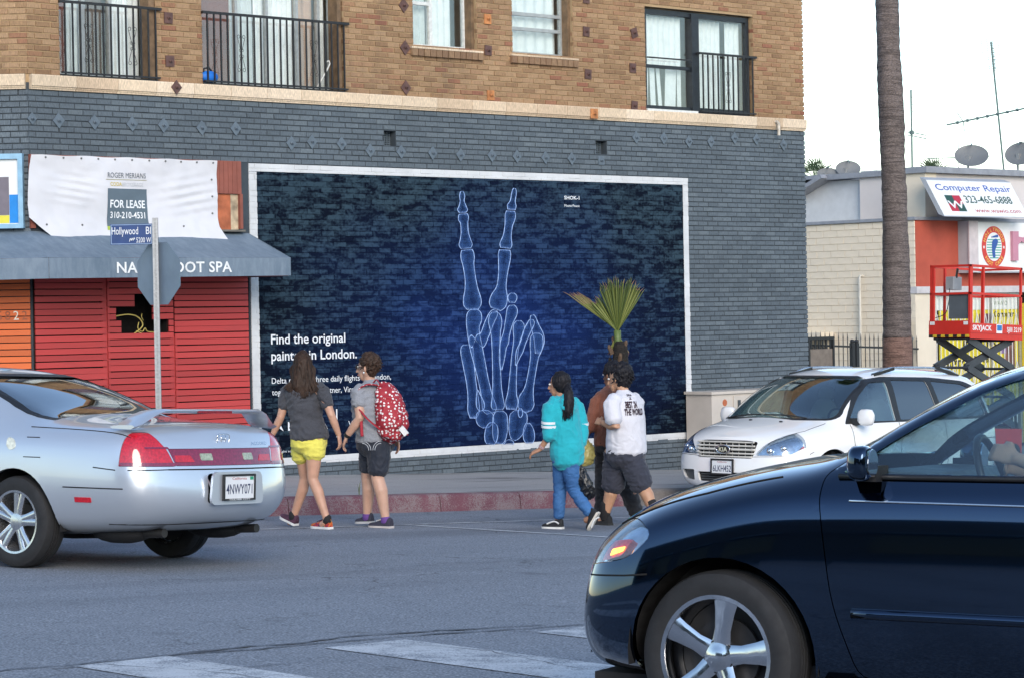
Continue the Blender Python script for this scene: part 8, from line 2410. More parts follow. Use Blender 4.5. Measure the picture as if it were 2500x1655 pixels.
def rig(root, skin, head_c, head_s, look, neck, chest, pelvis, arms, legs, tw=(0.17, 0.10), hw=(0.165, 0.115), leg_r=(0.085, 0.058, 0.036), arm_r=(0.046, 0.038, 0.026), sdv=SDv, voxel=0.0075, calf=0.054, waist=None):
    """continuous body: torso, neck, head, arms with hands, legs"""
    mb = MB(); head_c, neck, chest, pelvis = V(head_c), V(neck), V(chest), V(pelvis)
    headgeo(mb, head_c, look, head_s)
    loft(mb, [(neck - V((0, 0, 0.03)), 0.066, 0.066), (neck + V((0, 0, 0.03)), 0.056, 0.056), (head_c - V(look).normalized() * 0.01 - V((0, 0, 0.03)), 0.055, 0.058)], sdv)
    wv = V(waist) if waist else chest.lerp(pelvis, 0.55)
    loft(mb, [(neck - V((0, 0, 0.015)), 0.07, 0.05), (chest.lerp(neck, 0.62), tw[0] * 0.93, tw[1] * 0.75), (chest, tw[0], tw[1]), (wv, (tw[0] + hw[0]) * 0.44, tw[1] * 0.92), (pelvis, hw[0], hw[1]), (pelvis - V((0, 0, 0.09)), hw[0] * 0.86, hw[1] * 0.9)], sdv, 18)
    for (sh, el, wr_, hd, nrm, th, curl) in arms:
        sh, el, wr_ = V(sh), V(el), V(wr_)
        loft(mb, [(chest.lerp(sh, 0.75) + V((0, 0, 0.0)), 0.055), (sh, arm_r[0] * 1.12), (sh.lerp(el, 0.45), arm_r[0]), (el, arm_r[1]), (el.lerp(wr_, 0.35), arm_r[1] * 1.02), (wr_, arm_r[2])], (0.3, 0.5, 0.8), 12)
        if hd is not None: hand(mb, wr_, hd, nrm, th, curl=curl)
    for (hp, kn, an, bend) in legs:
        hp, kn, an = V(hp), V(kn), V(an); bk = -V((sdv.y, -sdv.x, 0)) * 1.0
        bk = -HD if bend is None else V(bend)
        loft(mb, [(hp + V((0, 0, 0.06)), leg_r[0] * 0.95), (hp, leg_r[0]), (hp.lerp(kn, 0.55), leg_r[0] * 0.82), (kn, leg_r[1]), (kn.lerp(an, 0.3) + bk * 0.018, calf), (kn.lerp(an, 0.62) + bk * 0.008, calf * 0.82), (an, leg_r[2])], sdv, 14)
        fd = HD * 0.1; loft(mb, [(an, leg_r[2]), (an + V((0, 0, -0.04)) + fd * 0.2, 0.034), (an + V((0, 0, -0.06)) + fd * 0.7, 0.034)], sdv, 12)
    me = remeshed(mb, voxel, 3)
    return link('body', me, skin, root)
def garment(root, name, material, build, voxel=0.009, it=3, wr=0.006, ws=(16, 16, 8), seed=0.0, extra=None):
    mb = MB(); build(mb)
    me = remeshed(mb, voxel, it, wr, ws, seed, extra)
    o = link(name, me, material, root); return o
SK_A = skin_mat('light_tan_skin', (0.50, 0.275, 0.185)); SK_B = skin_mat('fair_skin', (0.53, 0.315, 0.225)); SK_C = skin_mat('tan_skin', (0.42, 0.215, 0.13)); SK_D = skin_mat('olive_skin', (0.46, 0.25, 0.15))

# ------------------------------------------------------------------ woman in charcoal tee and yellow shorts
W1 = thing('person', None, 'woman in charcoal tee and yellow shorts holding hands on the left', 'person', mtx=person_frame(-13.84, -5.672))
la = [((-0.19, 0.02, 1.325), (-0.265, 0.0, 1.06), (-0.345, 0.04, 0.90), (-0.3, 0.1, -1), (1, 0, 0), (0.2, 1, 0.2), 0.6),
      ((0.135, -0.05, 1.325), (0.228, -0.10, 1.075), (0.292, -0.06, 0.885), (0.12, 0.1, -1), (-1, 0.2, 0), (0.3, 1, 0), 0.7)]
ll = [((-0.07, 0.07, 0.82), (-0.055, 0.14, 0.47), (-0.175, 0.20, 0.10), None), ((0.055, -0.04, 0.80), (0.035, -0.05, 0.465), (0.165, -0.14, 0.10), None)]
rig(W1, SK_A, (-0.045, 0.02, 1.545), 1.0, HD, (-0.035, 0.0, 1.405), (-0.03, -0.01, 1.22), (-0.01, 0.0, 0.86), la, ll, tw=(0.155, 0.095), hw=(0.165, 0.12), leg_r=(0.085, 0.053, 0.034), sdv=V((-0.95, -0.3, 0)))
def b(mb):
    s_ = (-0.95, -0.3, 0)
    loft(mb, [((-0.036, 0, 1.40), 0.075, 0.06), ((-0.035, 0, 1.365), 0.16, 0.085), ((-0.03, -0.005, 1.30), 0.185, 0.11), ((-0.03, -0.005, 1.18), 0.170, 0.12), ((-0.02, 0, 1.02), 0.163, 0.118), ((0.0, 0, 0.90), 0.188, 0.148), ((0.0, 0, 0.862), 0.192, 0.152)], s_, 20)
    loft(mb, [((-0.15, 0.01, 1.35), 0.062), ((-0.20, 0.02, 1.30), 0.066), ((-0.235, 0.01, 1.17), 0.060), ((-0.24, 0.005, 1.155), 0.060)], (0, 1, 0.3))
    loft(mb, [((0.10, -0.03, 1.35), 0.062), ((0.145, -0.05, 1.30), 0.066), ((0.185, -0.075, 1.18), 0.060), ((0.19, -0.077, 1.165), 0.060)], (0, 1, 0.3))
garment(W1, 'shirt', cloth_mat('charcoal_heather', (0.046, 0.047, 0.056), 0.3), b, wr=0.011, ws=(7, 7, 14))
def b(mb):
    s_ = (-0.95, -0.3, 0)
    loft(mb, [((0, 0, 0.93), 0.16, 0.12), ((0, 0, 0.85), 0.178, 0.135), ((0, 0, 0.78), 0.175, 0.135)], s_, 18)
    loft(mb, [((-0.065, 0.05, 0.84), 0.10), ((-0.075, 0.08, 0.74), 0.105, 0.10), ((-0.075, 0.10, 0.665), 0.103, 0.10)], s_)
    loft(mb, [((0.06, -0.03, 0.83), 0.10), ((0.055, -0.04, 0.76), 0.108, 0.105), ((0.05, -0.045, 0.69), 0.105, 0.10)], s_)
garment(W1, 'shorts', cloth_mat('lemon_cotton', (0.68, 0.60, 0.10), 0.06), b, wr=0.007, ws=(10, 10, 26), seed=4)
M_HBR = hair_mat('dark_brown_hair', (0.014, 0.008, 0.005), (0.055, 0.028, 0.017))
def b(mb):
    loft(mb, [((-0.04, 0.03, 1.665), 0.045, 0.05), ((-0.045, 0.015, 1.64), 0.075, 0.085), ((-0.045, 0.0, 1.58), 0.092, 0.105), ((-0.04, -0.025, 1.50), 0.10, 0.09), ((-0.035, -0.05, 1.42), 0.115, 0.07), ((-0.03, -0.075, 1.34), 0.115, 0.05), ((-0.025, -0.09, 1.27), 0.07, 0.03)], (-0.95, -0.3, 0), 18)
hr = garment(W1, 'hair', M_HBR, b, 0.009, 2, 0.007, (60, 60, 5))
ps = []
for k in range(90):
    t = k / 89; x0 = -0.15 + 0.225 * t; f = rnd.uniform(0, 1)
    fl = (t - 0.5)
    ps.append([(-0.045 + fl * 0.12, -0.06 + 0.06 * abs(fl), 1.63 - 0.05 * abs(fl) * 2), (-0.045 + fl * 0.24, -0.09 + 0.09 * abs(fl) * 1.6, 1.52), (x0, -0.105 + 0.08 * abs(fl), 1.42), (x0 + fl * 0.10 + rnd.uniform(-0.02, 0.02), -0.125 + 0.06 * abs(fl), 1.30 + 0.06 * abs(fl) * 2 - 0.03 * f), (x0 + fl * 0.14 + rnd.uniform(-0.03, 0.03), -0.13 + 0.05 * abs(fl), 1.225 + 0.10 * abs(fl) * 2 + 0.03 * f)])
strands(W1, ps, 0.0075, M_HBR, 'hair_strands')
facebits(W1, (-0.045, 0.02, 1.545), HD)
def rainbow_mat():
    t = NT('rainbow_knit'); c = t.ramp(t.noise(14, 2), [(0.30, (0.02, 0.02, 0.03)), (0.42, (0.03, 0.20, 0.18)), (0.5, (0.55, 0.17, 0.02)), (0.58, (0.42, 0.03, 0.02)), (0.68, (0.05, 0.02, 0.08)), (0.8, (0.50, 0.30, 0.05))]); t.col(c); t.b.inputs['Roughness'].default_value = 0.8; return t.m
M_RAIN = rainbow_mat(); M_DKMULTI = mat('dark_plum_knit', (0.06, 0.02, 0.04), 0.8, var=0.6, vscale=20)
shoe(W1, (0.205, -0.16, 0.0), (0.01, 0.04, 0.0), (0, 0, 1), M_RAIN, M_SOLEW, lace=M_DKMULTI)
shoe(W1, (-0.15, 0.175, 0.012), (-0.31, 0.315, 0.085), (0, 0, 1), M_DKMULTI, M_SOLEW)
M_BLKSOCK = mat('black_sock', (0.012, 0.011, 0.012), 0.9)
for p in ((0.170, -0.135, 0.10), (-0.180, 0.20, 0.115)):
    mb = MB(); loft(mb, [(V(p) + V((0, 0, -0.035)), 0.043), (V(p) + V((0, 0, 0.02)), 0.040)], (1, 0, 0)); mb.build('sock', M_BLKSOCK, W1, smooth=True)

# ------------------------------------------------------------------ woman in grey tee and denim shorts, with the red backpack
W2 = thing('person', None, 'woman in grey tee and knee-length denim shorts wearing a red polka dot backpack', 'person', mtx=person_frame(-13.126, -5.801))
HD2 = V((-0.80, 0.60, 0)).normalized(); S2 = V((-0.60, -0.80, 0))
la = [((-0.145, -0.13, 1.315), (-0.135, -0.19, 1.065), (-0.270, -0.12, 0.885), (-0.32, 0.25, -0.8), (0.8, 0.3, 0), (0.1, 1, 0.3), 0.6),
      ((0.09, 0.16, 1.315), (0.185, 0.14, 1.06), (0.205, 0.10, 0.855), (0.15, 0, -1), (-1, 0, 0), (-0.3, 1, 0), 0.5)]
ll = [((-0.05, 0.06, 0.78), (-0.085, 0.10, 0.47), (-0.10, 0.12, 0.11), None), ((0.03, -0.08, 0.78), (0.02, -0.10, 0.47), (0.09, -0.14, 0.10), None)]
rig(W2, SK_B, (-0.062, 0.0, 1.545), 1.03, V((-0.93, 0.36, 0)), (-0.045, 0, 1.40), (-0.03, 0, 1.2), (-0.01, 0, 0.86), la, ll, tw=(0.185, 0.135), hw=(0.19, 0.16), leg_r=(0.10, 0.066, 0.040), arm_r=(0.056, 0.045, 0.029), sdv=S2, calf=0.066)
def b(mb):
    loft(mb, [((-0.04, 0, 1.40), 0.085, 0.075), ((-0.035, 0, 1.36), 0.17, 0.105), ((-0.035, 0, 1.28), 0.20, 0.15), ((-0.045, 0.0, 1.16), 0.20, 0.175), ((-0.03, 0, 1.02), 0.195, 0.165), ((-0.005, 0, 0.90), 0.208, 0.175), ((0.0, 0, 0.845), 0.212, 0.178)], S2, 20)
    loft(mb, [((-0.11, -0.09, 1.335), 0.075), ((-0.15, -0.135, 1.29), 0.08), ((-0.145, -0.16, 1.20), 0.073), ((-0.143, -0.165, 1.185), 0.073)], (1, 0, 0.2))
    loft(mb, [((0.05, 0.12, 1.335), 0.075), ((0.10, 0.165, 1.29), 0.078), ((0.13, 0.16, 1.20), 0.07), ((0.135, 0.158, 1.185), 0.07)], (1, 0, 0.2))
garment(W2, 'shirt', cloth_mat('grey_heather', (0.24, 0.25, 0.275), 0.18), b, wr=0.009, ws=(8, 8, 18), seed=9)
def b(mb):
    loft(mb, [((0, 0, 0.90), 0.195, 0.165), ((0, 0, 0.83), 0.205, 0.175), ((0, 0, 0.76), 0.20, 0.172)], S2, 18)
    loft(mb, [((-0.05, 0.07, 0.82), 0.115), ((-0.06, 0.085, 0.68), 0.112), ((-0.075, 0.10, 0.545), 0.098)], S2)
    loft(mb, [((0.03, -0.08, 0.82), 0.12), ((0.035, -0.085, 0.68), 0.115), ((0.025, -0.10, 0.535), 0.10)], S2)
sh_o = garment(W2, 'shorts', cloth_mat('dark_denim', (0.010, 0.014, 0.026), 0.35, 0.75), b, wr=0.006, ws=(14, 14, 14), seed=2)
bv = BVHTree.FromPolygons([v.co.copy() for v in sh_o.data.vertices], [tuple(p.vertices) for p in sh_o.data.polygons])
M_STITCH = mat('pale_stitching', (0.5, 0.52, 0.55), 0.7, var=0)
for sg, cx in ((1, -0.075), (-1, 0.025)):
    for dr in (0.0, 0.02):
        pts = []
        for k in range(9):
            a = rad(95 - 95 * k / 8); x = cx + sg * (-0.035 + (0.075 - dr) * math.cos(a)); z = 0.755 + (0.085 - dr) * math.sin(a)
            h = bv.ray_cast(V((x, -2, z)), V((0, 1, 0)))
            if h[0]: pts.append(h[0] + h[1] * 0.002)
        if len(pts) > 2:
            mb = MB(); mb.tube(pts, 0.003, 5); mb.build('stitching', M_STITCH, sh_o)
M_HSB = hair_mat('short_dark_brown_hair', (0.018, 0.011, 0.008), (0.075, 0.042, 0.028))
def b(mb):
    c = V((-0.045, -0.012, 1.58)); 
    loft(mb, [(c + V((0.005, -0.005, -0.105)), 0.045, 0.06), (c + V((0.015, -0.005, -0.05)), 0.085, 0.085), (c + V((0.012, 0, 0.01)), 0.10, 0.105), (c + V((0, 0, 0.06)), 0.09, 0.10), (c + V((-0.005, 0, 0.09)), 0.055, 0.065)], S2, 18)
garment(W2, 'hair', M_HSB, b, 0.009, 1, 0.014, (34, 34, 34))
ps = []
for k in range(70):
    a = rnd.uniform(0, 6.28); e = rnd.uniform(-0.5, 1.4)
    d = V((math.cos(a) * math.cos(e), math.sin(a) * math.cos(e), math.sin(e))); c = V((-0.035, -0.012, 1.585))
    if d.dot(V((-0.93, 0.36, 0))) > 0.55 and e < 0.7: continue
    ps.append([c + d * 0.085, c + d * 0.105 + V((rnd.uniform(-0.02, 0.02), rnd.uniform(-0.02, 0.02), -0.01)), c + d * 0.115 + V((rnd.uniform(-0.03, 0.03), rnd.uniform(-0.03, 0.03), -0.02))])
strands(W2, ps, 0.008, M_HSB, 'hair_strands')
facebits(W2, (-0.062, 0.0, 1.545), V((-0.93, 0.36, 0)), 1.03)
lk = V((-0.93, 0.36, 0)).normalized(); sdk = V((-lk.y, lk.x, 0)); hc = V((-0.062, 0, 1.55))
mb = MB()
for k in (-1, 1):
    mb.ball(hc + lk * 0.103 + sdk * 0.034 * k, (0.012, 0.024, 0.018), 10, 8)
mb.tube([hc + lk * 0.108 - sdk * 0.05, hc + lk * 0.114, hc + lk * 0.108 + sdk * 0.05], 0.004, 5)
for k in (-1, 1):
    mb.tube([hc + lk * 0.10 + sdk * 0.06 * k, hc + sdk * 0.082 * k, hc - lk * 0.012 + sdk * 0.083 * k], 0.0035, 5)
mb.build('sunglasses', mat('black_glasses', (0.008, 0.008, 0.009), 0.15, var=0), W2, smooth=True)
mb = MB(); mb.ball(hc + sdk * 0.092 + V((0, 0, -0.052)), 0.009, 8, 6); mb.build('earring', mat('pearl', (0.8, 0.8, 0.78), 0.2, var=0), W2, smooth=True)
M_CANV = mat('navy_canvas', (0.03, 0.028, 0.045), 0.8, var=0.15)
shoe(W2, (0.155, -0.19, 0.0), (-0.075, -0.03, 0.0), (0, 0, 1), M_CANV, mat('pale_pink_sole', (0.50, 0.45, 0.42), 0.6), wd=0.05, lace=M_SOLEW)
shoe(W2, (-0.045, 0.085, 0.03), (-0.215, 0.21, 0.02), (0, 0, 1), M_CANV, mat('grey_sole', (0.4, 0.4, 0.4), 0.6), wd=0.05)
M_PSOCK = mat('purple_sock', (0.12, 0.05, 0.22), 0.9)
for p in ((0.092, -0.142, 0.085), (-0.10, 0.12, 0.10)):
    mb = MB(); loft(mb, [(V(p) + V((0, 0, -0.03)), 0.048), (V(p) + V((0, 0, 0.015)), 0.046)], (1, 0, 0)); mb.build('sock', M_PSOCK, W2, smooth=True)
mb = MB(); mb.lathe([(0.030, -0.014), (0.034, -0.014), (0.034, 0.014), (0.030, 0.014)], (-0.262, -0.125, 0.90), (-0.55, 0.3, -0.75), 18, closed=True); mb.build('wristband', M_BLKPL, W2, smooth=40)
# backpack: sagging sack with dots, flap, straps
def dots_mat():
    t = NT('red_polka_dot_cloth')
    vo = t.n('TexVoronoi'); vo.inputs['Scale'].default_value = 30.0; vo.inputs['Randomness'].default_value = 0.75
    t.l(t.co(), vo.inputs['Vector'])
    f = t.ramp(vo.outputs['Distance'], [(0.30, 1.0), (0.36, 0.0)])
    t.col(t.mix(f, t.ramp(t.noise(6, 4), [(0.3, (0.26, 0.012, 0.022)), (0.7, (0.36, 0.02, 0.032))]), (0.72, 0.68, 0.66)))
    t.b.inputs['Roughness'].default_value = 0.7; t.bump(t.noise(12, 4), 0.3, 0.02)
    return t.m
M_DOTS = dots_mat(); M_REDWEB = mat('red_webbing', (0.34, 0.015, 0.03), 0.7)
BP = thing('backpack', None, 'red polka dot backpack worn by the woman in denim shorts', 'backpack', mtx=person_frame(-13.126, -5.801))
BK = V((0.80, -0.60, 0))
def b(mb):
    o_ = V((0.075, -0.06, 0))
    loft(mb, [(o_ + BK * 0.02 + V((0, 0, 1.385)), 0.07, 0.035), (o_ + BK * 0.045 + V((0, 0, 1.33)), 0.125, 0.075), (o_ + BK * 0.08 + V((0, 0, 1.23)), 0.155, 0.115), (o_ + BK * 0.11 + V((0, 0, 1.10)), 0.165, 0.15), (o_ + BK * 0.12 + V((0, 0, 0.99)), 0.165, 0.155), (o_ + BK * 0.10 + V((0, 0, 0.90)), 0.14, 0.125), (o_ + BK * 0.07 + V((0, 0, 0.865)), 0.09, 0.08)], S2, 18)
bpk = garment(BP, 'sack', M_DOTS, b, 0.010, 3, 0.014, (10, 10, 10), 7)
def strap(pts, name='strap', m_=M_REDWEB, r=0.02, par=BP):
    mb = MB(); mb.tube(catmull(pts, 5), r, 8, flat=0.3); return mb.build(name, m_, par, smooth=True)
strap([(0.03, -0.135, 1.375), (-0.05, -0.17, 1.385), (-0.13, -0.16, 1.35), (-0.175, -0.165, 1.27)], m_=M_DOTS, r=0.032)
strap([(-0.135, -0.215, 1.15), (-0.06, -0.25, 1.06), (0.03, -0.235, 0.98), (0.07, -0.22, 0.95)], r=0.017)
strap([(-0.125, -0.195, 1.10), (-0.12, -0.215, 1.0), (-0.115, -0.215, 0.89)], r=0.015)
strap([(0.0, -0.13, 1.40), (0.03, -0.15, 1.43), (0.06, -0.15, 1.39)], 'grab_loop', r=0.014)
mb = MB(); mb.bar((0.26, -0.24, 0.97), (0.315, -0.25, 0.90), 0.035, 0.05); mb.build('zip_tag', mat('white_tag', (0.7, 0.68, 0.66), 0.5), BP)
strap([(0.30, -0.25, 0.945), (0.325, -0.26, 0.895)], 'zip_pull', r=0.012)

# ------------------------------------------------------------------ girl in teal hoodie and jeans
G = thing('person', None, 'girl in turquoise hoodie and blue jeans with a black ponytail', 'person', mtx=person_frame(-11.745, -7.026))
S3 = V((-0.70, -0.71, 0))
la = [((-0.15, -0.06, 1.225), (-0.15, -0.12, 0.94), (-0.255, -0.07, 0.785), (-0.75, 0.3, -0.35), (0, 0, -1), (0, 1, 0.3), 0.7),
      ((0.10, 0.09, 1.225), (0.15, 0.06, 0.95), (0.13, -0.02, 0.74), (0, 0.1, -1), (-1, 0, 0), (0, 1, 0), 1.2)]
ll = [((-0.045, 0.05, 0.72), (-0.065, 0.10, 0.40), (-0.085, 0.10, 0.10), None), ((0.03, -0.04, 0.72), (0.06, -0.02, 0.39), (0.225, -0.10, 0.15), (0.5, -0.5, 0))]
rig(G, SK_C, (-0.058, 0.02, 1.405), 0.96, V((-0.95, 0.3, 0)), (-0.035, 0.0, 1.275), (-0.03, 0, 1.10), (0.0, 0, 0.76), la, ll, tw=(0.135, 0.10), hw=(0.15, 0.115), leg_r=(0.07, 0.042, 0.030), arm_r=(0.038, 0.032, 0.024), sdv=S3, calf=0.042)
M_TEAL = cloth_mat('turquoise_fleece', (0.012, 0.36, 0.42), 0.06, 0.9)
def b(mb):
    loft(mb, [((-0.03, 0, 1.285), 0.075, 0.065), ((-0.03, 0, 1.245), 0.14, 0.10), ((-0.03, 0, 1.18), 0.175, 0.135), ((-0.02, 0, 1.02), 0.175, 0.15), ((0.0, 0, 0.86), 0.178, 0.155), ((0.01, 0, 0.74), 0.185, 0.16), ((0.012, 0, 0.69), 0.175, 0.15), ((0.012, 0, 0.64), 0.165, 0.14)], S3, 20)
    loft(mb, [((-0.10, -0.035, 1.235), 0.075), ((-0.15, -0.065, 1.20), 0.082), ((-0.165, -0.10, 1.03), 0.072), ((-0.155, -0.12, 0.95), 0.075), ((-0.165, -0.125, 0.91), 0.066), ((-0.185, -0.115, 0.885), 0.05)], (0.5, 0.5, 0.5))
    loft(mb, [((0.06, 0.06, 1.225), 0.072), ((0.11, 0.09, 1.18), 0.074), ((0.15, 0.08, 1.03), 0.07), ((0.155, 0.055, 0.93), 0.066), ((0.145, 0.02, 0.83), 0.055)], (0.5, 0.5, 0.5))
    loft(mb, [((0.0, -0.06, 1.30), 0.05, 0.035), ((0.025, -0.085, 1.25), 0.10, 0.055), ((0.035, -0.105, 1.17), 0.10, 0.05), ((0.03, -0.105, 1.11), 0.05, 0.03)], S3)
hd_o = garment(G, 'hoodie', M_TEAL, b, wr=0.007, ws=(6, 6, 10), seed=5)
M_STRW = mat('white_sleeve_band', (0.7, 0.72, 0.73), 0.85)
for (p, r_) in (((-0.163, -0.105, 1.045), 0.0765), ((-0.162, -0.11, 1.008), 0.0775), ((0.152, 0.078, 1.02), 0.0745)):
    mb = MB(); mb.lathe([(r_ - 0.004, -0.012), (r_, -0.012), (r_, 0.012), (r_ - 0.004, 0.012)], p, (0.03, -0.1, 1) if p[0] < 0 else (0.02, -0.15, 1), 24, closed=True); mb.build('sleeve_band', M_STRW, hd_o, smooth=40)
def denim_mat():
    t = NT('blue_denim'); f = t.noise(200, 2); f2 = t.noise((4, 4, 3), 5)
    c = t.ramp(f2, [(0.3, (0.012, 0.065, 0.20)), (0.7, (0.045, 0.16, 0.38))]); c = t.mix(0.3, c, t.ramp(f, [(0.3, (0.005, 0.03, 0.1)), (0.7, (0.09, 0.24, 0.5))]))
    t.col(c); t.b.inputs['Roughness'].default_value = 0.8; t.bump(t.noise((10, 10, 26), 4), 0.3, 0.02); return t.m
def b(mb):
    loft(mb, [((0.005, 0, 0.80), 0.155, 0.125), ((0.005, 0, 0.72), 0.168, 0.135), ((0.005, 0, 0.65), 0.16, 0.13)], S3, 18)
    loft(mb, [((-0.045, 0.05, 0.70), 0.092), ((-0.055, 0.075, 0.55), 0.082), ((-0.065, 0.10, 0.40), 0.066), ((-0.075, 0.10, 0.25), 0.062), ((-0.082, 0.10, 0.115), 0.052)], S3)
    loft(mb, [((0.03, -0.04, 0.70), 0.095), ((0.045, -0.03, 0.55), 0.085), ((0.062, -0.02, 0.40), 0.068), ((0.135, -0.06, 0.28), 0.064), ((0.212, -0.095, 0.165), 0.052)], S3)
garment(G, 'jeans', denim_mat(), b, wr=0.006, ws=(12, 12, 30), seed=1)
M_HBK = hair_mat('black_hair', (0.004, 0.004, 0.006), (0.022, 0.02, 0.024))
def b(mb):
    c = V((-0.045, 0.005, 1.425)); loft(mb, [(c + V((0.02, -0.02, -0.09)), 0.05, 0.055), (c + V((0.015, -0.015, -0.04)), 0.085, 0.08), (c + V((0.01, -0.01, 0.01)), 0.092, 0.10), (c + V((0, 0, 0.06)), 0.082, 0.092), (c + V((-0.005, 0, 0.088)), 0.05, 0.06)], S3, 18)
    loft(mb, [((0.02, -0.06, 1.39), 0.035), ((0.03, -0.13, 1.33), 0.044), ((0.03, -0.165, 1.24), 0.048), ((0.022, -0.175, 1.15), 0.036), ((0.015, -0.175, 1.09), 0.014)], S3)
garment(G, 'hair', M_HBK, b, 0.008, 2, 0.005, (70, 70, 8))
ps = [[(0.03 + rnd.uniform(-0.03, 0.03), -0.12, 1.34), (0.03 + rnd.uniform(-0.05, 0.05), -0.165, 1.25), (0.02 + rnd.uniform(-0.055, 0.05), -0.17, 1.16), (0.01 + rnd.uniform(-0.05, 0.05), -0.16, 1.08 + rnd.uniform(-0.03, 0.04))] for _ in range(34)]
strands(G, ps, 0.006, M_HBK, 'hair_strands')
facebits(G, (-0.058, 0.02, 1.405), V((-0.95, 0.3, 0)), 0.96)
M_SKATE = mat('black_suede', (0.010, 0.010, 0.011), 0.75); M_OFFW = mat('off_white_sole', (0.55, 0.50, 0.42), 0.6, var=0.15)
s1 = shoe(G, (-0.045, 0.055, 0.0), (-0.245, 0.165, 0.0), (0, 0, 1), M_SKATE, M_SOLEW, wd=0.043)
s2 = shoe(G, (0.305, -0.155, 0.165), (0.205, -0.10, -0.01), (-0.7, 0.3, 0.5), M_SKATE, M_OFFW, wd=0.043)
for s_, (a, b_, c, n_) in ((s1, ((-0.085, 0.04, 0.055), (-0.13, 0.07, 0.075), (-0.20, 0.105, 0.05), None)), (s2, ((0.30, -0.20, 0.13), (0.255, -0.185, 0.10), (0.225, -0.165, 0.03), None))):
    mb = MB(); mb.tube(catmull([a, b_, c], 5), 0.008, 6); mb.build('side_stripe', M_SOLEW, s_)
mb = MB(); mb.lathe([(0.027, -0.012), (0.031, -0.012), (0.031, 0.012), (0.027, 0.012)], (-0.237, -0.078, 0.81), (-0.6, 0.25, -0.7), 16, closed=True); mb.build('bracelet', mat('beaded_bracelet', (0.4, 0.25, 0.25), 0.4, var=0.6, vscale=80), G, smooth=40)
PB = thing('plastic_bag', None, 'black plastic bag hanging from the girl in turquoise', 'bag', mtx=person_frame(-11.745, -7.026))
t_ = NT('black_bag_film'); t_.col((0.008, 0.008, 0.009)); t_.l(t_.ramp(t_.noise(9, 3), [(0.3, 0.18), (0.7, 0.35)]), t_.b.inputs['Roughness']); t_.bump(t_.noise((9, 9, 4), 5), 0.9, 0.06); M_BAG = t_.m
def b(mb):
    loft(mb, [((0.125, -0.03, 0.635), 0.02, 0.015), ((0.14, -0.03, 0.56), 0.05, 0.03), ((0.165, -0.03, 0.46), 0.075, 0.055), ((0.19, -0.03, 0.37), 0.085, 0.065), ((0.205, -0.03, 0.315), 0.065, 0.055)], (1, 0, 0.2), 16)
garment(PB, 'sack', M_BAG, b, 0.009, 1, 0.018, (22, 22, 7), 3)

# ------------------------------------------------------------------ man in white tee with lettering on the back
MN = thing('person', None, 'man in white lettered tee and dark knee-length shorts', 'person', mtx=person_frame(-10.816, -6.807))
S4 = V((-0.66, -0.75, 0)); HD4 = V((-0.75, 0.66, 0))
la = [((-0.06, -0.16, 1.235), (-0.03, -0.235, 1.00), (-0.155, -0.06, 1.04), (-0.6, 0.8, 0.2), (0, 0, -1), (0, 0.6, 0.8), 0.9),
      ((0.19, 0.12, 1.235), (0.17, 0.18, 0.99), (-0.02, 0.22, 1.0), (-0.8, 0.1, 0.2), (0, 0, -1), (0, -0.6, 0.8), 0.9)]
ll = [((-0.03, 0.06, 0.70), (-0.07, 0.12, 0.40), (-0.14, 0.12, 0.10), None), ((0.10, -0.05, 0.70), (0.235, -0.06, 0.39), (0.345, -0.16, 0.13), (0.5, -0.5, 0))]
rig(MN, SK_D, (0.015, 0.035, 1.475), 1.03, V((-0.9, 0.43, -0.15)), (0.06, 0.0, 1.325), (0.075, 0, 1.12), (0.065, 0, 0.76), la, ll, tw=(0.21, 0.155), hw=(0.20, 0.165), leg_r=(0.11, 0.068, 0.043), arm_r=(0.058, 0.046, 0.03), sdv=S4, calf=0.068)
def b(mb):
    loft(mb, [((0.06, 0, 1.335), 0.085, 0.075), ((0.065, 0, 1.295), 0.17, 0.115), ((0.07, 0, 1.22), 0.215, 0.165), ((0.075, 0, 1.08), 0.22, 0.185), ((0.08, 0, 0.92), 0.218, 0.188), ((0.08, 0, 0.80), 0.222, 0.192), ((0.08, 0, 0.735), 0.222, 0.192)], S4, 20)
    loft(mb, [((-0.02, -0.11, 1.265), 0.085), ((-0.065, -0.17, 1.215), 0.09), ((-0.055, -0.215, 1.10), 0.084), ((-0.05, -0.225, 1.06), 0.084)], (1, 0, 0.2))
    loft(mb, [((0.15, 0.09, 1.265), 0.085), ((0.195, 0.13, 1.215), 0.088), ((0.19, 0.165, 1.10), 0.08), ((0.185, 0.175, 1.06), 0.08)], (1, 0, 0.2))
M_WTEE = cloth_mat('white_cotton', (0.62, 0.61, 0.65), 0.04)
tee = garment(MN, 'shirt', M_WTEE, b, wr=0.006, ws=(6, 6, 9), seed=12)
bvt = BVHTree.FromPolygons([v.co.copy() for v in tee.data.vertices], [tuple(p.vertices) for p in tee.data.polygons])
BKD = V((0.42, -0.90, 0)).normalized(); BKR = V((0.90, 0.42, 0))
def on_tee(p):
    h = bvt.ray_cast(p + BKD * 1.0, -BKD)
    return h[0] + h[1] * 0.009 if h[0] else p
M_TPRT = mat('maroon_black_print', (0.035, 0.014, 0.02), 0.8, var=0)
for body, o_, wdt, cap in (('BEST IN', V((0.055, -0.15, 1.185)), 0.13, 0.062), ('THE WORLD', V((0.038, -0.15, 1.115)), 0.215, 0.062), ('CM PUNK', V((0.10, -0.15, 1.298)), 0.06, 0.016), ('X', V((0.118, -0.15, 1.266)), 0.022, 0.022)):
    mb = MB(); lettering(mb, body, o_, BKR, V((0, 0, 1)), width=wdt, height=cap, bold=0.035, fn=on_tee); mb.build('lettering', M_TPRT, tee)
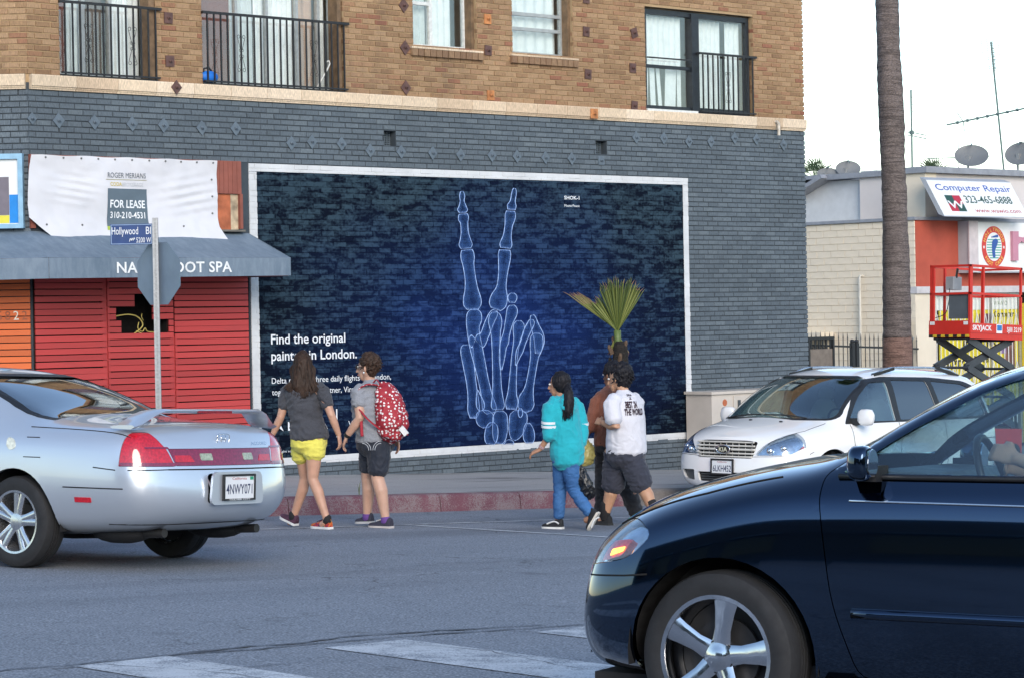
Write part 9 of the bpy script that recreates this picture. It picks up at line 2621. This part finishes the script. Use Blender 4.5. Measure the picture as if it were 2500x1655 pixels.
def b(mb):
    loft(mb, [((0.075, 0, 0.80), 0.205, 0.175), ((0.075, 0, 0.73), 0.215, 0.185), ((0.075, 0, 0.66), 0.21, 0.18)], S4, 18)
    loft(mb, [((-0.015, 0.06, 0.72), 0.13), ((-0.035, 0.09, 0.55), 0.128), ((-0.055, 0.11, 0.38), 0.118)], S4)
    loft(mb, [((0.11, -0.04, 0.72), 0.135), ((0.165, -0.05, 0.56), 0.13), ((0.225, -0.06, 0.40), 0.118)], S4)
garment(MN, 'shorts', cloth_mat('charcoal_navy_cotton', (0.028, 0.031, 0.048), 0.15), b, wr=0.010, ws=(9, 9, 18), seed=21)
def b(mb):
    c = V((0.035, 0.02, 1.51)); loft(mb, [(c + V((0.03, -0.01, -0.115)), 0.06, 0.06), (c + V((0.03, -0.01, -0.06)), 0.10, 0.085), (c + V((0.02, -0.005, 0.0)), 0.112, 0.115), (c + V((0.005, 0, 0.06)), 0.10, 0.115), (c + V((-0.01, 0, 0.10)), 0.06, 0.075)], S4, 18)
garment(MN, 'hair', M_HBK, b, 0.009, 1, 0.014, (26, 26, 26), 8)
ps = []
for k in range(80):
    a = rnd.uniform(0, 6.28); e = rnd.uniform(-0.6, 1.4); d = V((math.cos(a) * math.cos(e), math.sin(a) * math.cos(e), math.sin(e))); c = V((0.045, 0.015, 1.515))
    if d.dot(V((-0.9, 0.43, 0))) > 0.6 and e < 0.6: continue
    ps.append([c + d * 0.095, c + d * 0.118 + V((rnd.uniform(-0.02, 0.02), rnd.uniform(-0.02, 0.02), -0.01)), c + d * 0.122 + V((rnd.uniform(-0.03, 0.03), rnd.uniform(-0.03, 0.03), -0.03))])
strands(MN, ps, 0.009, M_HBK, 'hair_strands')
facebits(MN, (0.015, 0.035, 1.475), V((-0.9, 0.43, -0.1)), 1.03)
shoe(MN, (-0.085, 0.07, 0.0), (-0.25, 0.25, 0.0), (0, 0, 1), M_SKATE, mat('black_sole', (0.02, 0.02, 0.02), 0.7), wd=0.052)
shoe(MN, (0.42, -0.21, 0.12), (0.30, -0.08, 0.0), (-0.5, 0.4, 0.7), M_SKATE, mat('black_sole', (0.02, 0.02, 0.02), 0.7), wd=0.052)
for p, u_ in (((-0.135, 0.12, 0.13), V((0.02, 0, 1))), ((0.335, -0.15, 0.16), V((-0.3, 0.25, 1)))):
    mb = MB(); loft(mb, [(V(p) - u_ * 0.07, 0.05), (V(p), 0.05), (V(p) + u_ * 0.09, 0.054)], (1, 0, 0)); mb.build('sock', M_BLKSOCK, MN, smooth=True)

# ------------------------------------------------------------------ companion in rust jacket, mostly hidden by the man
K = thing('person', None, 'person in rust brown jacket and dark trousers mostly hidden behind the man', 'person', mtx=person_frame(-10.40, -6.51) @ Matrix.Scale(1.09, 4))
la = [((-0.26, -0.05, 1.17), (-0.315, -0.08, 0.95), (-0.36, -0.1, 0.86), (-0.4, -0.1, -0.9), (1, 0, 0), (0, -1, 0.2), 0.9), ((-0.02, 0.12, 1.17), (0.02, 0.14, 0.92), (-0.05, 0.2, 0.75), (0, 0, -1), (-1, 0, 0), (0, 1, 0), 0.5)]
ll = [((-0.20, 0.03, 0.74), (-0.22, 0.06, 0.40), (-0.24, 0.10, 0.10), None), ((-0.09, -0.03, 0.74), (-0.02, -0.04, 0.40), (0.09, -0.12, 0.12), None)]
rig(K, skin_mat('brown_skin', (0.20, 0.09, 0.05)), (-0.12, 0.03, 1.39), 0.95, HD, (-0.13, 0.0, 1.255), (-0.14, 0, 1.08), (-0.145, 0, 0.76), la, ll, tw=(0.15, 0.11), hw=(0.15, 0.12), sdv=SDv)
def b(mb):
    loft(mb, [((-0.13, 0, 1.27), 0.075, 0.065), ((-0.135, 0, 1.22), 0.15, 0.10), ((-0.14, 0, 1.10), 0.175, 0.135), ((-0.14, 0, 0.92), 0.17, 0.135), ((-0.145, 0, 0.74), 0.175, 0.14)], SDv, 18)
    loft(mb, [((-0.22, -0.04, 1.19), 0.07), ((-0.265, -0.055, 1.14), 0.072), ((-0.315, -0.08, 0.96), 0.066), ((-0.345, -0.09, 0.89), 0.055)], (0.5, 0.5, 0.5))
garment(K, 'jacket', cloth_mat('rust_brown_fleece', (0.20, 0.065, 0.035), 0.15), b, wr=0.008, seed=30)
def b(mb):
    loft(mb, [((-0.145, 0, 0.78), 0.16, 0.13), ((-0.145, 0, 0.68), 0.165, 0.135)], SDv, 18)
    loft(mb, [((-0.20, 0.03, 0.72), 0.10), ((-0.215, 0.05, 0.40), 0.085), ((-0.24, 0.10, 0.08), 0.07)], SDv); loft(mb, [((-0.09, -0.03, 0.72), 0.10), ((-0.03, -0.04, 0.40), 0.085), ((0.08, -0.11, 0.10), 0.07)], SDv)
garment(K, 'trousers', cloth_mat('black_trouser_cloth', (0.018, 0.017, 0.019), 0.2), b, wr=0.009, ws=(10, 10, 22), seed=31)
def b(mb):
    c = V((-0.11, 0.02, 1.42)); loft(mb, [(c + V((0.02, -0.01, -0.09)), 0.06, 0.06), (c, 0.092, 0.10), (c + V((0, 0, 0.06)), 0.08, 0.09), (c + V((0, 0, 0.085)), 0.05, 0.06)], SDv, 16)
garment(K, 'hair', M_HBK, b, 0.01, 1, 0.01, (30, 30, 30), 3)
facebits(K, (-0.12, 0.03, 1.39), HD, 0.95)
shoe(K, (-0.19, 0.06, 0.0), (-0.36, 0.21, 0.0), (0, 0, 1), M_SKATE, M_BLKPL); shoe(K, (0.15, -0.16, 0.03), (0.0, 0.0, 0.0), (0, 0, 1), M_SKATE, M_BLKPL)
YB = thing('carrier_bag', None, 'yellowish carrier bag held in front of the man in white', 'bag', mtx=person_frame(-10.449, -6.466))
def b(mb):
    loft(mb, [((-0.37, -0.12, 0.86), 0.05, 0.04), ((-0.375, -0.12, 0.80), 0.10, 0.07), ((-0.385, -0.12, 0.70), 0.125, 0.085), ((-0.38, -0.12, 0.635), 0.11, 0.07)], (1, 0, 0), 16)
garment(YB, 'sack', mat('translucent_yellow_film', (0.42, 0.36, 0.12), 0.4, var=0.25, vscale=8), b, 0.010, 1, 0.016, (16, 16, 7), 6)
WC = thing('cap', None, 'white cap held in the hand beside the yellowish bag', 'cap', mtx=person_frame(-10.449, -6.466))
mb = MB(); mb.ball((-0.40, -0.13, 0.905), (0.075, 0.07, 0.05), 14, 8); cp_ = mb.build('crown', mat('white_cap_cloth', (0.66, 0.66, 0.66), 0.8), WC, smooth=True)
mb = MB(); mb.ball((-0.455, -0.14, 0.89), (0.06, 0.06, 0.01), 12, 6); mb.build('peak', mat('white_cap_cloth', (0.66, 0.66, 0.66), 0.8), WC, smooth=True)

# ------------------------------------------------------------------ driver of the black sedan (car frame: x forward, y left)
DR = thing('person', None, 'driver of the black sedan with one hand on the steering wheel', 'person', mtx=blk_m.copy())
HDold = HD; HD = V((1, 0, 0))
la = [((1.02, 0.54, 1.10), (1.27, 0.61, 1.02), (1.55, 0.50, 1.10), (0.9, -0.25, 0.25), (0, 0, -1), (0, -0.4, 0.9), 1.1), ((1.02, 0.18, 1.08), (1.25, 0.14, 0.92), (1.54, 0.20, 1.04), (0.9, 0.25, 0.25), (0, 0, -1), (0, 0.4, 0.9), 1.1)]
ll = [((1.08, 0.45, 0.55), (1.50, 0.47, 0.66), (1.82, 0.46, 0.40), (-1, 0, 0)), ((1.08, 0.27, 0.55), (1.50, 0.26, 0.66), (1.82, 0.26, 0.40), (-1, 0, 0))]
rig(DR, SK_B, (1.02, 0.36, 1.30), 0.95, V((1, 0, 0)), (0.98, 0.36, 1.165), (0.97, 0.36, 0.97), (1.0, 0.36, 0.58), la, ll, tw=(0.18, 0.12), hw=(0.17, 0.13), sdv=V((0, 1, 0)), voxel=0.009)
def b(mb):
    loft(mb, [((0.98, 0.36, 1.17), 0.08, 0.07), ((0.975, 0.36, 1.13), 0.17, 0.10), ((0.97, 0.36, 0.96), 0.195, 0.135), ((0.99, 0.36, 0.72), 0.185, 0.14), ((1.0, 0.36, 0.56), 0.185, 0.14)], (0, 1, 0), 18)
    loft(mb, [((1.0, 0.50, 1.11), 0.07), ((1.06, 0.555, 1.08), 0.068), ((1.16, 0.585, 1.05), 0.062)], (0, 1, 0)); loft(mb, [((1.0, 0.22, 1.10), 0.07), ((1.06, 0.17, 1.05), 0.068), ((1.16, 0.155, 0.98), 0.062)], (0, 1, 0))
garment(DR, 'shirt', cloth_mat('dark_blue_cotton', (0.03, 0.06, 0.12), 0.1), b, 0.011)
def b(mb):
    for y in (0.45, 0.27): loft(mb, [((1.02, y, 0.56), 0.11), ((1.48, y, 0.665), 0.08), ((1.80, y, 0.42), 0.06)], (0, 1, 0))
garment(DR, 'trousers', cloth_mat('black_trouser_cloth', (0.018, 0.017, 0.019), 0.2), b, 0.012)
def b(mb):
    c = V((1.0, 0.36, 1.335)); loft(mb, [(c + V((-0.03, 0, -0.09)), 0.06, 0.06), (c, 0.09, 0.10), (c + V((0, 0, 0.06)), 0.08, 0.09), (c + V((0, 0, 0.085)), 0.05, 0.06)], (0, 1, 0), 16)
garment(DR, 'hair', M_HSB, b, 0.01, 1, 0.008, (30, 30, 30))
facebits(DR, (1.02, 0.36, 1.30), V((1, 0, 0)), 0.95)
HD = HDold
# ------------------------------------------------------------------ low buildings on the near side of the street, behind the camera (seen only as reflections)
M_TANB = mat('tan_stucco_across', (0.16, 0.13, 0.10), 0.85, var=0.1, vscale=0.6)
M_GREYB = mat('grey_stucco_across', (0.10, 0.10, 0.11), 0.85, var=0.1, vscale=0.6)
M_DWIN = mat('dark_shop_window', (0.02, 0.022, 0.025), 0.12, var=0)
def row_shop(name, x0, x1, y0, y1, zb, h, face, m_, label):
    o = thing(name, ((x0 + x1) / 2, (y0 + y1) / 2, zb), label, 'building', 'low buildings across the street')
    bx('wall', m_, o, (x0, x1, y0, y1, zb - 1, zb + h))
    bx('parapet', M_ROOFEDGE, o, (x0 - 0.15, x1 + 0.15, y0 - 0.15, y1 + 0.15, zb + h + 0.002, zb + h + 0.35))
    L0, L1 = (y0, y1) if face == 'x' else (x0, x1)
    n_ = int((L1 - L0) / 4)
    for k in range(n_):
        a = L0 + (L1 - L0) * (k + 0.15) / n_; b_ = L0 + (L1 - L0) * (k + 0.85) / n_
        if face == 'x':
            bx('window', M_DWIN, o, (x1 + 0.003, x1 + 0.06, a, b_, zb + 0.6, zb + 2.7)); bx('awning', M_CANVAS, o, (x1 + 0.06, x1 + 0.9, a, b_, zb + 2.9, zb + 3.1))
        else:
            bx('window', M_DWIN, o, (a, b_, y1 + 0.003, y1 + 0.06, zb + 0.6, zb + 2.7)); bx('awning', M_CANVAS, o, (a, b_, y1 + 0.06, y1 + 0.9, zb + 2.9, zb + 3.1))
row_shop('shop_building', -66, -52, -60, -30, road_z(-56), 5.0, 'x', M_TANB, 'tan low shop row across the street, mirrored in the black sedan door')
row_shop('shop_building', -64, -50, -26, -6, road_z(-56), 6.2, 'x', M_GREYB, 'grey low shop row across the street, mirrored in the black sedan fender')
row_shop('shop_building', -44, -14, -62, -48, road_z(-28) - 0.3, 5.5, 'y', M_GREYB, 'grey shop row behind the camera, mirrored in the silver bumper')
row_shop('shop_building', -10, 30, -62, -46, road_z(5) - 0.5, 6.0, 'y', M_TANB, 'tan shop row behind the camera, mirrored in the silver tail panel')

bpy.data.scenes.remove(WORK)
